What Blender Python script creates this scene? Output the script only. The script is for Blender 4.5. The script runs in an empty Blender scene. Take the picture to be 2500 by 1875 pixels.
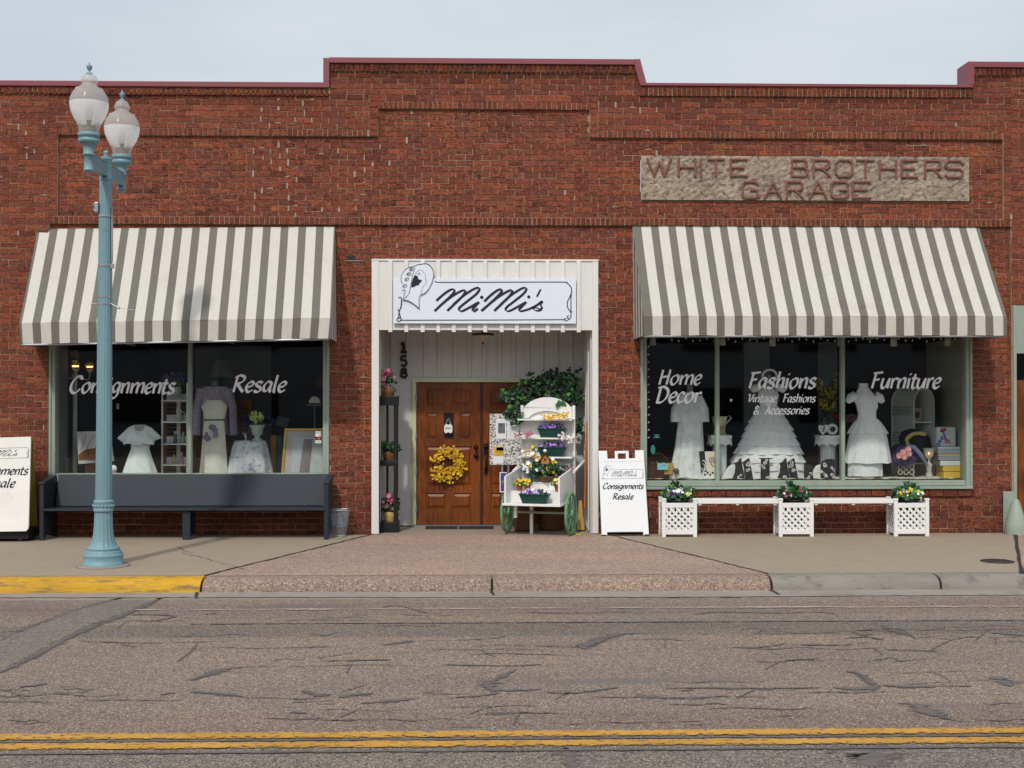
import bpy, math, random
from mathutils import Vector, Matrix
R = math.radians
scene = bpy.context.scene
COL = scene.collection
rnd = random.Random(11)

# ---------------------------------------------------------------- camera
FPX = 3120.0                       # focal length in pixels of a 2500 px wide picture
CAM = Vector((0.0, -17.3, 1.88))
YAW, PITCH = R(1.469), R(0.505)
cam_data = bpy.data.cameras.new('camera'); cam = bpy.data.objects.new('camera', cam_data); COL.objects.link(cam)
cam.location = CAM; cam.rotation_euler = (R(90) + PITCH, 0, -YAW)
cam_data.sensor_width = 36; cam_data.lens = FPX / 2500 * 36; cam_data.clip_end = 600
scene.camera = cam
# ---------------------------------------------------------------- sky, sun, exposure
SUN_TO = Vector((-0.28, -1.0, 1.1)).normalized()     # towards the sun: front left, hazy
world = bpy.data.worlds.new("World"); scene.world = world; world.use_nodes = True
wn, wl = world.node_tree.nodes, world.node_tree.links
for n in list(wn): wn.remove(n)
wo = wn.new('ShaderNodeOutputWorld'); bg = wn.new('ShaderNodeBackground'); bg.inputs['Strength'].default_value = 0.1
sky = wn.new('ShaderNodeTexSky'); sky.sky_type = 'NISHITA'; sky.sun_disc = False
sky.sun_elevation = math.asin(SUN_TO.z); sky.sun_rotation = math.atan2(SUN_TO.x, SUN_TO.y)
sky.air_density = 1.2; sky.dust_density = 3.0
tc = wn.new('ShaderNodeTexCoord')
nz = wn.new('ShaderNodeTexNoise'); nz.inputs['Scale'].default_value = 2.2; nz.inputs['Detail'].default_value = 5; nz.inputs['Roughness'].default_value = .55
mp = wn.new('ShaderNodeMapping'); mp.inputs['Scale'].default_value = (1, 1, 3.2)
wl.new(tc.outputs['Generated'], mp.inputs['Vector']); wl.new(mp.outputs[0], nz.inputs['Vector'])
cr_ = wn.new('ShaderNodeValToRGB')
cr_.color_ramp.elements[0].position = .36; cr_.color_ramp.elements[0].color = (6.5, 7.2, 7.9, 1)
cr_.color_ramp.elements[1].position = .64; cr_.color_ramp.elements[1].color = (8.0, 8.4, 8.75, 1)
wl.new(nz.outputs[0], cr_.inputs[0])
sp = wn.new('ShaderNodeSeparateXYZ'); wl.new(tc.outputs['Generated'], sp.inputs[0])
up_ = wn.new('ShaderNodeMapRange'); up_.inputs[1].default_value = .25; up_.inputs[2].default_value = 1.0; up_.inputs[3].default_value = 1.0; up_.inputs[4].default_value = 1.25
wl.new(sp.outputs[2], up_.inputs[0])                     # an overcast sky is brightest overhead
dt = wn.new('ShaderNodeVectorMath'); dt.operation = 'DOT_PRODUCT'; dt.inputs[1].default_value = SUN_TO
wl.new(tc.outputs['Generated'], dt.inputs[0])
mr = wn.new('ShaderNodeMapRange'); mr.inputs[1].default_value = .45; mr.inputs[2].default_value = 1.0; mr.inputs[3].default_value = 0.0; mr.inputs[4].default_value = .4
wl.new(dt.outputs['Value'], mr.inputs[0])                # and round the veiled sun
sm_ = wn.new('ShaderNodeMath'); sm_.operation = 'ADD'; wl.new(up_.outputs[0], sm_.inputs[0]); wl.new(mr.outputs[0], sm_.inputs[1])
dh = wn.new('ShaderNodeVectorMath'); dh.operation = 'DOT_PRODUCT'; dh.inputs[1].default_value = Vector((SUN_TO.x, SUN_TO.y, .15)).normalized()
wl.new(tc.outputs['Generated'], dh.inputs[0])
mh = wn.new('ShaderNodeMapRange'); mh.inputs[1].default_value = .1; mh.inputs[2].default_value = 1.0; mh.inputs[3].default_value = 0.0; mh.inputs[4].default_value = .12
wl.new(dh.outputs['Value'], mh.inputs[0])                # hazy bright horizon on the sun's side
s2 = wn.new('ShaderNodeMath'); s2.operation = 'ADD'; wl.new(sm_.outputs[0], s2.inputs[0]); wl.new(mh.outputs[0], s2.inputs[1]); sm_ = s2
vm = wn.new('ShaderNodeVectorMath'); vm.operation = 'SCALE'; wl.new(cr_.outputs[0], vm.inputs[0]); wl.new(sm_.outputs[0], vm.inputs['Scale'])
mx = wn.new('ShaderNodeMix'); mx.data_type = 'RGBA'; mx.inputs[0].default_value = .82
wl.new(sky.outputs[0], mx.inputs[6]); wl.new(vm.outputs[0], mx.inputs[7])
wl.new(mx.outputs[2], bg.inputs['Color']); wl.new(bg.outputs[0], wo.inputs['Surface'])
sd = bpy.data.lights.new('sun', 'SUN'); sd.energy = 2.25; sd.angle = R(3.2); sd.color = (1, .93, .84)
sun = bpy.data.objects.new('sun', sd); COL.objects.link(sun)
sun.rotation_euler = (-SUN_TO).to_track_quat('-Z', 'Y').to_euler(); sun.location = (-6, -20, 14)
vs = scene.view_settings; vs.view_transform = 'Standard'; vs.look = 'None'; vs.gamma = 1; vs.use_curve_mapping = False; vs.exposure = -0.02
scene.cycles.max_bounces = 8; scene.cycles.transparent_max_bounces = 16

# ---------------------------------------------------------------- picture geometry -> world
_dir = Vector((math.sin(YAW) * math.cos(PITCH), math.cos(YAW) * math.cos(PITCH), math.sin(PITCH)))
_rt = Vector((math.cos(YAW), -math.sin(YAW), 0)); _up = _rt.cross(_dir)
def ray(px, py): return _dir + _rt * ((px - 1250) / FPX) + _up * ((937.5 - py) / FPX)
def at(px, py, Y=0.0):
    d = ray(px, py); return CAM + d * ((Y - CAM.y) / d.y)
def gnd(px, py, z=0.0):
    d = ray(px, py); return CAM + d * ((z - CAM.z) / d.z)
def mpp(Y): return (17.3 + Y) / FPX        # metres per picture pixel at depth Y

# ---------------------------------------------------------------- mesh builder
class MB:
    def __init__(s): s.v = []; s.f = []; s.m = []; s.sm = []; s.c = []; s.cur = (1, 1, 1, 1)
    def add(s, vs, fs, mat=0, smooth=False):
        o = len(s.v); s.v += [tuple(v) for v in vs]
        for f in fs:
            s.f.append(tuple(i + o for i in f)); s.m.append(mat); s.sm.append(smooth); s.c.append(s.cur)
    def quad(s, a, b, c, d, mat=0): s.add([a, b, c, d], [(0, 1, 2, 3)], mat)
    def poly(s, pts, mat=0): s.add(pts, [tuple(range(len(pts)))], mat)
    def box(s, x0, x1, y0, y1, z0, z1, mat=0, M=None):
        vs = [Vector((x, y, z)) for z in (z0, z1) for y in (y0, y1) for x in (x0, x1)]
        if M: vs = [M @ v for v in vs]
        s.add(vs, [(0, 2, 3, 1), (4, 5, 7, 6), (0, 1, 5, 4), (2, 6, 7, 3), (0, 4, 6, 2), (1, 3, 7, 5)], mat)
    def brick(s, x0, x1, yf, yb, z0, z1, mat=0, q=0.004):
        j = lambda: rnd.uniform(-q * .5, q * .5)
        vs = [(x0 + j(), yf + j(), z0 + j()), (x1 + j(), yf + j(), z0 + j()), (x1 + j(), yf + j(), z1 + j()), (x0 + j(), yf + j(), z1 + j())]
        vs += [(x, yb, z) for x, y, z in vs]
        s.add(vs, [(0, 1, 2, 3), (0, 4, 5, 1), (1, 5, 6, 2), (2, 6, 7, 3), (3, 7, 4, 0)], mat)
    def prism(s, pts, y0, y1, mat=0, M=None):          # pts: (x, z) outline
        n = len(pts)
        vs = [Vector((p[0], y0, p[1])) for p in pts] + [Vector((p[0], y1, p[1])) for p in pts]
        if M: vs = [M @ v for v in vs]
        s.add(vs, [tuple(range(n)), tuple(range(2 * n - 1, n - 1, -1))] + [(i, i + n, (i + 1) % n + n, (i + 1) % n) for i in range(n)], mat)
    def tube(s, pts, r, n=8, mat=0, cap=True, smooth=True, flat=1.0):
        pts = [Vector(p) for p in pts]; k = len(pts); rs = r if isinstance(r, (list, tuple)) else [r] * k
        vs = []
        for i, p in enumerate(pts):
            t = (pts[min(i + 1, k - 1)] - pts[max(i - 1, 0)])
            t = t.normalized() if t.length > 1e-9 else Vector((0, 0, 1))
            a = Vector((0, 1, 0)) if abs(t.y) < .9 else Vector((1, 0, 0))
            u = t.cross(a).normalized(); w = t.cross(u)
            for q in range(n):
                an = 2 * math.pi * q / n
                vs.append(p + (u * math.cos(an) + w * math.sin(an) * flat) * rs[i])
        fs = [(i * n + q, i * n + (q + 1) % n, (i + 1) * n + (q + 1) % n, (i + 1) * n + q) for i in range(k - 1) for q in range(n)]
        s.add(vs, fs, mat, smooth)
        if cap: s.add(vs[:n], [tuple(range(n))], mat); s.add(vs[-n:], [tuple(range(n))], mat)
    def lathe(s, c, prof, n=24, mat=0, smooth=True, flute=None, cap=True, sx=1, sy=1):   # prof: (r, z) from bottom up
        c = Vector(c); vs = []
        for r, z in prof:
            for q in range(n):
                an = 2 * math.pi * q / n; rr = r
                if flute: rr = r * (1 - flute[1] * (1 if q % flute[0] == 0 else 0))
                vs.append(c + Vector((rr * math.cos(an) * sx, rr * math.sin(an) * sy, z)))
        k = len(prof)
        s.add(vs, [(i * n + q, i * n + (q + 1) % n, (i + 1) * n + (q + 1) % n, (i + 1) * n + q) for i in range(k - 1) for q in range(n)], mat, smooth)
        if cap: s.add(vs[:n], [tuple(range(n))[::-1]], mat); s.add(vs[-n:], [tuple(range(n))], mat)
    def ball(s, c, r, mat=0, n=8, sz=1.0, smooth=True, sx=1, sy=1):
        h = max(3, n // 2)
        s.lathe(c, [(max(r * math.cos(a), r * .02), r * sz * math.sin(a)) for a in [math.pi * (i / h - .5) for i in range(h + 1)]], n, mat, smooth, None, False, sx, sy)
    def ring(s, c, rx, rz, t, n=24, mat=0, M=None, depth=None):   # torus in the x-z plane
        d = depth or t
        vs = []; k = 6
        for i in range(n):
            a = 2 * math.pi * i / n
            for q in range(k):
                b = 2 * math.pi * q / k; rr = t * math.cos(b)
                vs.append(Vector(((rx + rr) * math.cos(a), d * math.sin(b), (rz + rr) * math.sin(a))))
        vs = [(M @ v if M else v) + Vector(c) for v in vs]
        s.add(vs, [(i * k + q, i * k + (q + 1) % k, ((i + 1) % n) * k + (q + 1) % k, ((i + 1) % n) * k + q) for i in range(n) for q in range(k)], mat, True)
    def xform(s, M, start=0):
        for i in range(start, len(s.v)): s.v[i] = tuple(M @ Vector(s.v[i]))
    def build(s, name, mats, parent=None, bevel=0, col=False, loc=None):
        me = bpy.data.meshes.new(name); me.from_pydata(s.v, [], s.f)
        mats = mats if isinstance(mats, (list, tuple)) else [mats]
        for m in mats: me.materials.append(m)
        me.polygons.foreach_set('material_index', s.m); me.polygons.foreach_set('use_smooth', s.sm)
        if col:
            ca = me.color_attributes.new('Col', 'FLOAT_COLOR', 'CORNER'); buf = []
            for f, c in zip(s.f, s.c): buf += list(c) * len(f)
            ca.data.foreach_set('color', buf)
        me.update()
        o = bpy.data.objects.new(name, me); COL.objects.link(o)
        if parent:
            o.parent = parent
            o.matrix_parent_inverse = parent.matrix_basis.inverted()
        if loc is not None: o.location = loc
        if bevel:
            b = o.modifiers.new('bevel', 'BEVEL'); b.width = bevel; b.segments = 2; b.limit_method = 'ANGLE'; b.angle_limit = R(40)
        return o
def tag(o, label=None, cat=None, group=None, kind=None):
    for k, v in (('label', label), ('category', cat), ('group', group), ('kind', kind)):
        if v: o[k] = v
    return o
def thing(name, label, cat, loc=(0, 0, 0), group=None, rz=0):
    o = bpy.data.objects.new(name, None); COL.objects.link(o); o.empty_display_size = .2
    o.location = loc; o.rotation_euler = (0, 0, rz)
    return tag(o, label, cat, group)
def copy_tree(o, parent=None):
    c = o.copy(); COL.objects.link(c)
    if parent: c.parent = parent
    for ch in list(o.children): copy_tree(ch, c)
    return c
def structure(b, name, mats, **k): return tag(b.build(name, mats, **k), kind='structure')

# ---------------------------------------------------------------- strokes and lettering
def cr(pts, k=6):                                   # Catmull-Rom through 2-D points
    if len(pts) < 3: return [tuple(p) for p in pts]
    out = []
    P = [pts[0]] + list(pts) + [pts[-1]]
    for i in range(1, len(P) - 2):
        p0, p1, p2, p3 = P[i - 1:i + 3]
        for q in range(k):
            t = q / k
            out.append(tuple(.5 * ((2 * p1[a]) + (-p0[a] + p2[a]) * t + (2 * p0[a] - 5 * p1[a] + 4 * p2[a] - p3[a]) * t * t + (-p0[a] + 3 * p1[a] - 3 * p2[a] + p3[a]) * t ** 3) for a in (0, 1)))
    out.append(tuple(pts[-1])); return out
def ribbon(b, pts, W, thin, nib, fmap, mat=0, smooth=6):   # broad-pen stroke laid flat by fmap(u, v)
    p = cr(pts, smooth) if smooth else list(pts)
    L, Rr = [], []
    for i in range(len(p)):
        a, c = p[max(i - 1, 0)], p[min(i + 1, len(p) - 1)]
        dx, dz = c[0] - a[0], c[1] - a[1]; l = math.hypot(dx, dz) or 1
        an = math.atan2(dz, dx); w = (thin + (W - thin) * abs(math.sin(an - nib))) * .5
        nx, nz_ = -dz / l * w, dx / l * w
        L.append(fmap(p[i][0] + nx, p[i][1] + nz_)); Rr.append(fmap(p[i][0] - nx, p[i][1] - nz_))
    n = len(p)
    b.add(L + Rr, [(i, i + 1, n + i + 1, n + i) for i in range(n - 1)], mat)
o_ = [(.5, .98), (.2, .8), (.08, .4), (.25, .02), (.5, .1), (.72, .5), (.65, .9), (.42, .98)]
n_ = [[(.15, 1), (.13, 0)], [(.15, .5), (.4, .92), (.62, .97), (.68, .7), (.63, 0)]]
GL = {
 'C': (1.08, [[(.98, 1.3), (.8, 1.6), (.45, 1.5), (.15, 1.0), (.1, .4), (.36, 0), (.72, .1), (.95, .4)]]),
 'o': (.84, [o_]), 'n': (.86, n_), 's': (.7, [[(.62, .88), (.4, 1.0), (.15, .85), (.22, .6), (.5, .42), (.55, .15), (.3, 0), (.03, .12)]]),
 'i': (.36, [[(.15, 1), (.13, 0)], [(.13, 1.3), (.26, 1.46)]]),
 'g': (.8, [[(.66, .92), (.36, 1), (.1, .62), (.2, .15), (.45, .22), (.62, .6)], [(.69, 1), (.6, 0), (.38, -.45), (.02, -.4)]]),
 'm': (1.34, n_ + [[(.63, .5), (.9, .92), (1.12, .97), (1.18, .7), (1.13, 0)]]),
 'e': (.7, [[(.14, .45), (.5, .6), (.6, .85), (.42, 1), (.14, .75), (.09, .3), (.3, 0), (.62, .22)]]),
 't': (.52, [[(.27, 1.4), (.17, .3), (.28, 0), (.48, .14)], [(0, .98), (.5, 1.0)]]),
 'R': (.98, [[(.2, 1.55), (.1, 0)], [(.02, 1.4), (.42, 1.62), (.78, 1.4), (.66, 1.0), (.2, .8)], [(.3, .82), (.55, .4), (.85, 0)]]),
 'a': (.82, [[(.62, .9), (.36, 1), (.1, .6), (.17, .1), (.42, .18), (.62, .6)], [(.67, 1), (.61, .2), (.72, 0)]]),
 'l': (.4, [[(.22, 1.65), (.12, .2), (.26, 0)]]),
 'H': (1.02, [[(.2, 1.55), (.1, 0)], [(.86, 1.58), (.75, 0)], [(.12, .78), (.82, .86)]]),
 'D': (1.08, [[(.24, 1.5), (.14, 0)], [(0, 1.42), (.5, 1.55), (.92, 1.15), (.86, .5), (.5, .05), (.04, .02)]]),
 'c': (.66, [[(.6, .8), (.4, 1), (.14, .75), (.09, .3), (.3, 0), (.6, .2)]]),
 'r': (.58, [[(.15, 1), (.12, 0)], [(.15, .55), (.36, .95), (.58, .9)]]),
 'F': (.8, [[(.22, 1.5), (.1, 0)], [(.02, 1.48), (.45, 1.52), (.82, 1.58)], [(.18, .82), (.62, .9)]]),
 'h': (.86, [[(.22, 1.65), (.13, 0)], [(.15, .5), (.4, .92), (.62, .97), (.68, .7), (.63, 0)]]),
 'V': (.9, [[(0, 1.3), (.2, 1.5), (.3, 1.1), (.32, .1)], [(.32, .05), (.7, .6), (.85, 1.5)]]),
 'u': (.84, [[(.14, 1), (.09, .3), (.25, 0), (.5, .25), (.64, .8)], [(.7, 1), (.63, 0)]]),
 'A': (.92, [[(0, 0), (.55, 1.5)], [(.55, 1.5), (.72, 0)], [(.2, .5), (.66, .52)]]),
 '&': (1.0, [[(.85, .55), (.4, 0), (.1, .2), (.22, .65), (.6, 1.15), (.45, 1.48), (.25, 1.2), (.45, .65), (.85, 0)]]),
 ' ': (.55, [])}
def lettering(b, txt, p0, p1, xh, mat=0, Y=0.0, W=.31, thin=.10, slant=.2, k=5):
    """broad-pen italic text between two picture points on the baseline; xh = x-height in picture pixels"""
    tot = sum(GL[c][0] for c in txt) - .1; a, e = at(*p0, Y), at(*p1, Y); u = e - a; hh = xh * mpp(Y)
    sx = u.length / tot; x = 0; ux = u.normalized(); n = 0
    for c in txt:
        for st in GL[c][1]:
            n += 1; ly = -.0003 * (n % 6)
            pts = [((px + x) * sx + pz * hh * slant, pz * hh) for px, pz in st]
            ribbon(b, pts, W * hh, thin * hh, R(38), lambda s_, t_: a + ux * s_ + Vector((0, ly, t_)), mat, k)
        x += GL[c][0]
BL = {'W': [[(0, 1), (.28, 0), (.5, .8), (.72, 0), (1, 1)]], 'H': [[(0, 1), (0, 0)], [(1, 1), (1, 0)], [(0, .5), (1, .5)]], 'I': [[(.5, 1), (.5, 0)]],
 'T': [[(0, 1), (1, 1)], [(.5, 1), (.5, 0)]], 'E': [[(1, 1), (0, 1), (0, 0), (1, 0)], [(0, .5), (.8, .5)]],
 'B': [[(0, 0), (0, 1), (.75, 1), (.9, .88), (.9, .65), (.75, .53), (0, .53)], [(.75, .53), (.95, .4), (.95, .12), (.8, 0), (0, 0)]],
 'R': [[(0, 0), (0, 1), (.8, 1), (.95, .88), (.95, .6), (.8, .48), (0, .48)], [(.5, .48), (1, 0)]],
 'O': [[(.2, 0), (0, .2), (0, .8), (.2, 1), (.8, 1), (1, .8), (1, .2), (.8, 0), (.2, 0)]],
 'S': [[(1, .85), (.85, 1), (.15, 1), (0, .85), (0, .65), (.15, .52), (.85, .5), (1, .36), (1, .15), (.85, 0), (.12, 0), (0, .12)]],
 'G': [[(1, .85), (.85, 1), (.15, 1), (0, .85), (0, .15), (.15, 0), (.85, 0), (1, .15), (1, .48), (.55, .48)]],
 'A': [[(0, 0), (.5, 1), (1, 0)], [(.2, .36), (.8, .36)]]}
# ---------------------------------------------------------------- materials
def lin(c): c /= 255; return c / 12.92 if c <= .04045 else ((c + .055) / 1.055) ** 2.4
def rgb(r, g, b, k=1.0): return (lin(r) * k, lin(g) * k, lin(b) * k)
def NT(name):
    m = bpy.data.materials.new(name); m.use_nodes = True; nt = m.node_tree
    return m, nt, nt.nodes, nt.links, nt.nodes['Principled BSDF']
def noise(nt, scale, detail=4, rough=.6, stretch=(1, 1, 1)):
    g = nt.nodes.new('ShaderNodeTexCoord'); mp = nt.nodes.new('ShaderNodeMapping'); mp.inputs['Scale'].default_value = stretch
    n = nt.nodes.new('ShaderNodeTexNoise'); n.inputs['Scale'].default_value = scale; n.inputs['Detail'].default_value = detail; n.inputs['Roughness'].default_value = rough
    nt.links.new(g.outputs['Object'], mp.inputs[0]); nt.links.new(mp.outputs[0], n.inputs['Vector']); return n.outputs[0]
def ramp(nt, src, stops):
    r = nt.nodes.new('ShaderNodeValToRGB'); e = r.color_ramp.elements
    while len(e) < len(stops): e.new(.5)
    for i, (p, c) in enumerate(stops): e[i].position = p; e[i].color = (*c, 1) if len(c) == 3 else c
    nt.links.new(src, r.inputs[0]); return r.outputs[0]
def mixc(nt, fac, a, b, mode='MIX'):
    m = nt.nodes.new('ShaderNodeMix'); m.data_type = 'RGBA'; m.blend_type = mode
    for sock, v in ((0, fac), (6, a), (7, b)):
        if isinstance(v, (int, float)): m.inputs[sock].default_value = v
        elif isinstance(v, tuple): m.inputs[sock].default_value = (*v, 1) if len(v) == 3 else v
        else: nt.links.new(v, m.inputs[sock])
    return m.outputs[2]
def bump(nt, bs, src, strength, dist=.01):
    b = nt.nodes.new('ShaderNodeBump'); b.inputs['Strength'].default_value = strength; b.inputs['Distance'].default_value = dist
    nt.links.new(src, b.inputs['Height']); nt.links.new(b.outputs[0], bs.inputs['Normal'])
MATS = {}
def M(name, c=(.5, .5, .5), rough=.65, var=.14, scale=9, bmp=.0, bscale=60, metal=0, spec=.35, stretch=(1, 1, 1), dirt=None, emit=None, es=1):
    """plain painted / cloth / wood material: base colour with mottled variation, optional dirt colour and fine relief"""
    if name in MATS: return MATS[name]
    m, nt, N, L, bs = NT(name)
    bs.inputs['Roughness'].default_value = rough; bs.inputs['Metallic'].default_value = metal; bs.inputs['Specular IOR Level'].default_value = spec
    n = noise(nt, scale, 5, .6, stretch)
    base = ramp(nt, n, [(.3, tuple(x * (1 - var) for x in c)), (.7, tuple(min(1, x * (1 + var)) for x in c))])
    if dirt:
        d = noise(nt, dirt[1], 6, .7); f = ramp(nt, d, [(dirt[2], (0, 0, 0)), (min(1, dirt[2] + .14), (1, 1, 1))])
        base = mixc(nt, f, base, dirt[0])
    L.new(base, bs.inputs['Base Color'])
    if bmp: bump(nt, bs, noise(nt, bscale, 3, .6, stretch), bmp)
    if emit: bs.inputs['Emission Color'].default_value = (*emit, 1); bs.inputs['Emission Strength'].default_value = es
    MATS[name] = m; return m

def brick_material():
    m, nt, N, L, bs = NT('brick'); bs.inputs['Roughness'].default_value = .9; bs.inputs['Specular IOR Level'].default_value = .15
    a = N.new('ShaderNodeVertexColor'); a.layer_name = 'Col'
    fine = noise(nt, 36, 5, .72, (1, 1, 1.5)); big = noise(nt, 1.1, 4, .6); scr = noise(nt, 19, 5, .75, (.6, 1, 1.5))
    c = mixc(nt, 1.0, a.outputs[0], ramp(nt, fine, [(.36, (.34, .34, .38)), (.47, (.88, .88, .88)), (.64, (1.4, 1.36, 1.33))]), 'MULTIPLY')
    c = mixc(nt, 1.0, c, ramp(nt, scr, [(.37, (.36, .37, .41)), (.455, (1, 1, 1)), (.9, (1.06, 1.06, 1.06))]), 'MULTIPLY')
    c = mixc(nt, 1.0, c, ramp(nt, big, [(.3, (.9, .91, .94)), (.7, (1.07, 1.05, 1.02))]), 'MULTIPLY')
    L.new(c, bs.inputs['Base Color'])
    bump(nt, bs, mixc(nt, .5, fine, scr), 1.0, .014); return m
BRICK = brick_material()
MORTAR = M('mortar', rgb(160, 134, 108), .95, .2, 6, .4, 120, dirt=(rgb(112, 90, 74), 2.2, .56))
PALE_MORTAR = M('pale_mortar', rgb(154, 142, 130), .95, .2, 40)

def aggregate(name, stones, scale, fade=None, rough=.85, patch=None, bmp=.35, bands=()):
    """exposed stone chips: cell colours; patch = (colour, noise scale, threshold, stretch)"""
    m, nt, N, L, bs = NT(name); bs.inputs['Roughness'].default_value = rough; bs.inputs['Specular IOR Level'].default_value = .25
    g = N.new('ShaderNodeTexCoord'); v = N.new('ShaderNodeTexVoronoi'); v.inputs['Scale'].default_value = scale; L.new(g.outputs['Object'], v.inputs['Vector'])
    w = N.new('ShaderNodeSeparateColor'); L.new(v.outputs['Color'], w.inputs[0])
    c = ramp(nt, w.outputs[0], stones)
    v2 = N.new('ShaderNodeTexVoronoi'); v2.inputs['Scale'].default_value = scale * .37; L.new(g.outputs['Object'], v2.inputs['Vector'])
    w2 = N.new('ShaderNodeSeparateColor'); L.new(v2.outputs['Color'], w2.inputs[0])
    c = mixc(nt, 1.0, c, ramp(nt, w2.outputs[1], [(0, (.84, .84, .85)), (.5, (.98, .97, .97)), (1, (1.15, 1.12, 1.08))]), 'MULTIPLY')
    big = noise(nt, .55, 5, .6, (.5, 1.6, 1)); c = mixc(nt, 1.0, c, ramp(nt, big, [(.3, (.86, .87, .9)), (.7, (1.1, 1.07, 1.03))]), 'MULTIPLY')
    if patch:
        pn = noise(nt, patch[1], 6, .65, patch[3]); c = mixc(nt, ramp(nt, pn, [(patch[2], (0, 0, 0)), (patch[2] + .1, (.8, .8, .8))]), c, patch[0])
    for col, y0, y1, soft, amt in bands:      # old resurfacing strips along the road, ragged edges
        s = N.new('ShaderNodeSeparateXYZ'); L.new(g.outputs['Object'], s.inputs[0])
        q = N.new('ShaderNodeMath'); q.operation = 'MULTIPLY_ADD'; L.new(noise(nt, 1.6, 6, .7, (.35, 1.5, 1)), q.inputs[0]); q.inputs[1].default_value = soft * 2.4; L.new(s.outputs[1], q.inputs[2])
        f = N.new('ShaderNodeMapRange'); f.interpolation_type = 'SMOOTHSTEP'; L.new(q.outputs[0], f.inputs[0]); f.inputs[1].default_value = y0 + soft * .6; f.inputs[2].default_value = y0 + soft * 1.6
        f2 = N.new('ShaderNodeMapRange'); f2.interpolation_type = 'SMOOTHSTEP'; L.new(q.outputs[0], f2.inputs[0]); f2.inputs[1].default_value = y1 + soft * 1.6; f2.inputs[2].default_value = y1 + soft * .6
        t_ = N.new('ShaderNodeMath'); t_.operation = 'MULTIPLY'; L.new(f.outputs[0], t_.inputs[0]); L.new(f2.outputs[0], t_.inputs[1]); a_ = N.new('ShaderNodeMath'); a_.operation = 'MULTIPLY'; L.new(t_.outputs[0], a_.inputs[0]); a_.inputs[1].default_value = amt
        c = mixc(nt, a_.outputs[0], c, mixc(nt, 1.0, c, col, 'MULTIPLY'))
    if fade:      # second surface beyond a line across Y, with a ragged edge
        s = N.new('ShaderNodeSeparateXYZ'); L.new(g.outputs['Object'], s.inputs[0])
        mth = N.new('ShaderNodeMath'); mth.operation = 'MULTIPLY_ADD'; L.new(noise(nt, 2.2, 5, .65), mth.inputs[0]); mth.inputs[1].default_value = .9; L.new(s.outputs[1], mth.inputs[2])
        mr_ = N.new('ShaderNodeMapRange'); L.new(mth.outputs[0], mr_.inputs[0]); mr_.inputs[1].default_value = fade[1]; mr_.inputs[2].default_value = fade[2]
        c = mixc(nt, mr_.outputs[0], c, fade[0])
    L.new(c, bs.inputs['Base Color'])
    if bmp: bump(nt, bs, v.outputs['Distance'], bmp, .01)
    return m
BAND = lambda py: gnd(1250, py, -.13).y
ASPHALT = aggregate('asphalt', [(0, rgb(68, 60, 58)), (.2, rgb(110, 98, 92)), (.6, rgb(130, 115, 106)), (.9, rgb(150, 136, 121)), (1, rgb(196, 182, 160))], 130,
                    patch=(rgb(108, 99, 95), .9, .60, (.3, 1.8, 1)), bands=(((.74, .78, .82), BAND(1553), BAND(1522), .12, 1), ((.9, .9, .92), BAND(1500), BAND(1470), .1, 1), ((.88, .86, .86), BAND(1795), BAND(1730), .25, 1)))
ASPHALT_FAR = aggregate('asphalt_near_lane', [(0, rgb(52, 49, 50)), (.3, rgb(100, 93, 90)), (.65, rgb(120, 112, 106)), (.9, rgb(146, 136, 122)), (1, rgb(180, 170, 150))], 130)
PATCH = aggregate('asphalt_patch', [(0, rgb(84, 79, 77)), (.4, rgb(113, 106, 101)), (.8, rgb(128, 120, 114)), (1, rgb(154, 146, 137))], 130)
TAR = M('tar', rgb(96, 91, 90), .8, .15, 8, .3, 90, dirt=(rgb(122, 112, 105), 11, .5))
SEAM = M('dark_seam', rgb(52, 46, 44), .9, .3, 20)
PINK_AGG = aggregate('pink_aggregate', [(0, rgb(112, 94, 86)), (.3, rgb(148, 126, 114)), (.65, rgb(164, 142, 127)), (.9, rgb(180, 160, 145)), (1, rgb(204, 190, 174))], 100,
                     fade=(rgb(148, 135, 120), .1, .6), bmp=.4)
KERB_AGG = aggregate('kerb_aggregate', [(0, rgb(104, 88, 80)), (.3, rgb(132, 114, 103)), (.65, rgb(147, 128, 116)), (.9, rgb(164, 146, 133)), (1, rgb(186, 172, 158))], 95, bmp=.6)
WALK = M('sidewalk_concrete', rgb(151, 137, 120), .9, .05, 5, .3, 160, dirt=(rgb(143, 130, 114), 2.6, .54))
GUTTER = M('gutter_concrete', rgb(142, 132, 124), .9, .14, 2.5, .25, 120, stretch=(.4, 1, 1), dirt=(rgb(120, 111, 104), 3, .55))
KERB_GREY = M('kerb_concrete', rgb(132, 127, 120), .9, .16, 3, .35, 90, stretch=(.3, 1, 1.5), dirt=(rgb(104, 99, 94), 4, .52))
def worn_paint(name, c, under, scale, thr, stretch=(1, 1, 1)):
    m, nt, N, L, bs = NT(name); bs.inputs['Roughness'].default_value = .8; bs.inputs['Specular IOR Level'].default_value = .2
    n = noise(nt, scale, 7, .75, stretch); v = noise(nt, 2.0, 4, .6)
    a = ramp(nt, v, [(.3, tuple(x * .82 for x in c)), (.7, tuple(min(1, x * 1.1) for x in c))])
    L.new(mixc(nt, ramp(nt, n, [(thr, (0, 0, 0)), (thr + .12, (1, 1, 1))]), a, under), bs.inputs['Base Color'])
    bump(nt, bs, noise(nt, 110, 3, .6), .3); return m
YELLOW_KERB = worn_paint('yellow_kerb_paint', rgb(196, 150, 46), rgb(126, 106, 70), 7, .51, (.35, 1, 2.4))
YELLOW_LINE = worn_paint('yellow_line_paint', rgb(214, 158, 62), rgb(128, 108, 84), 15, .51, (.45, 1.7, 1))
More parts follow.
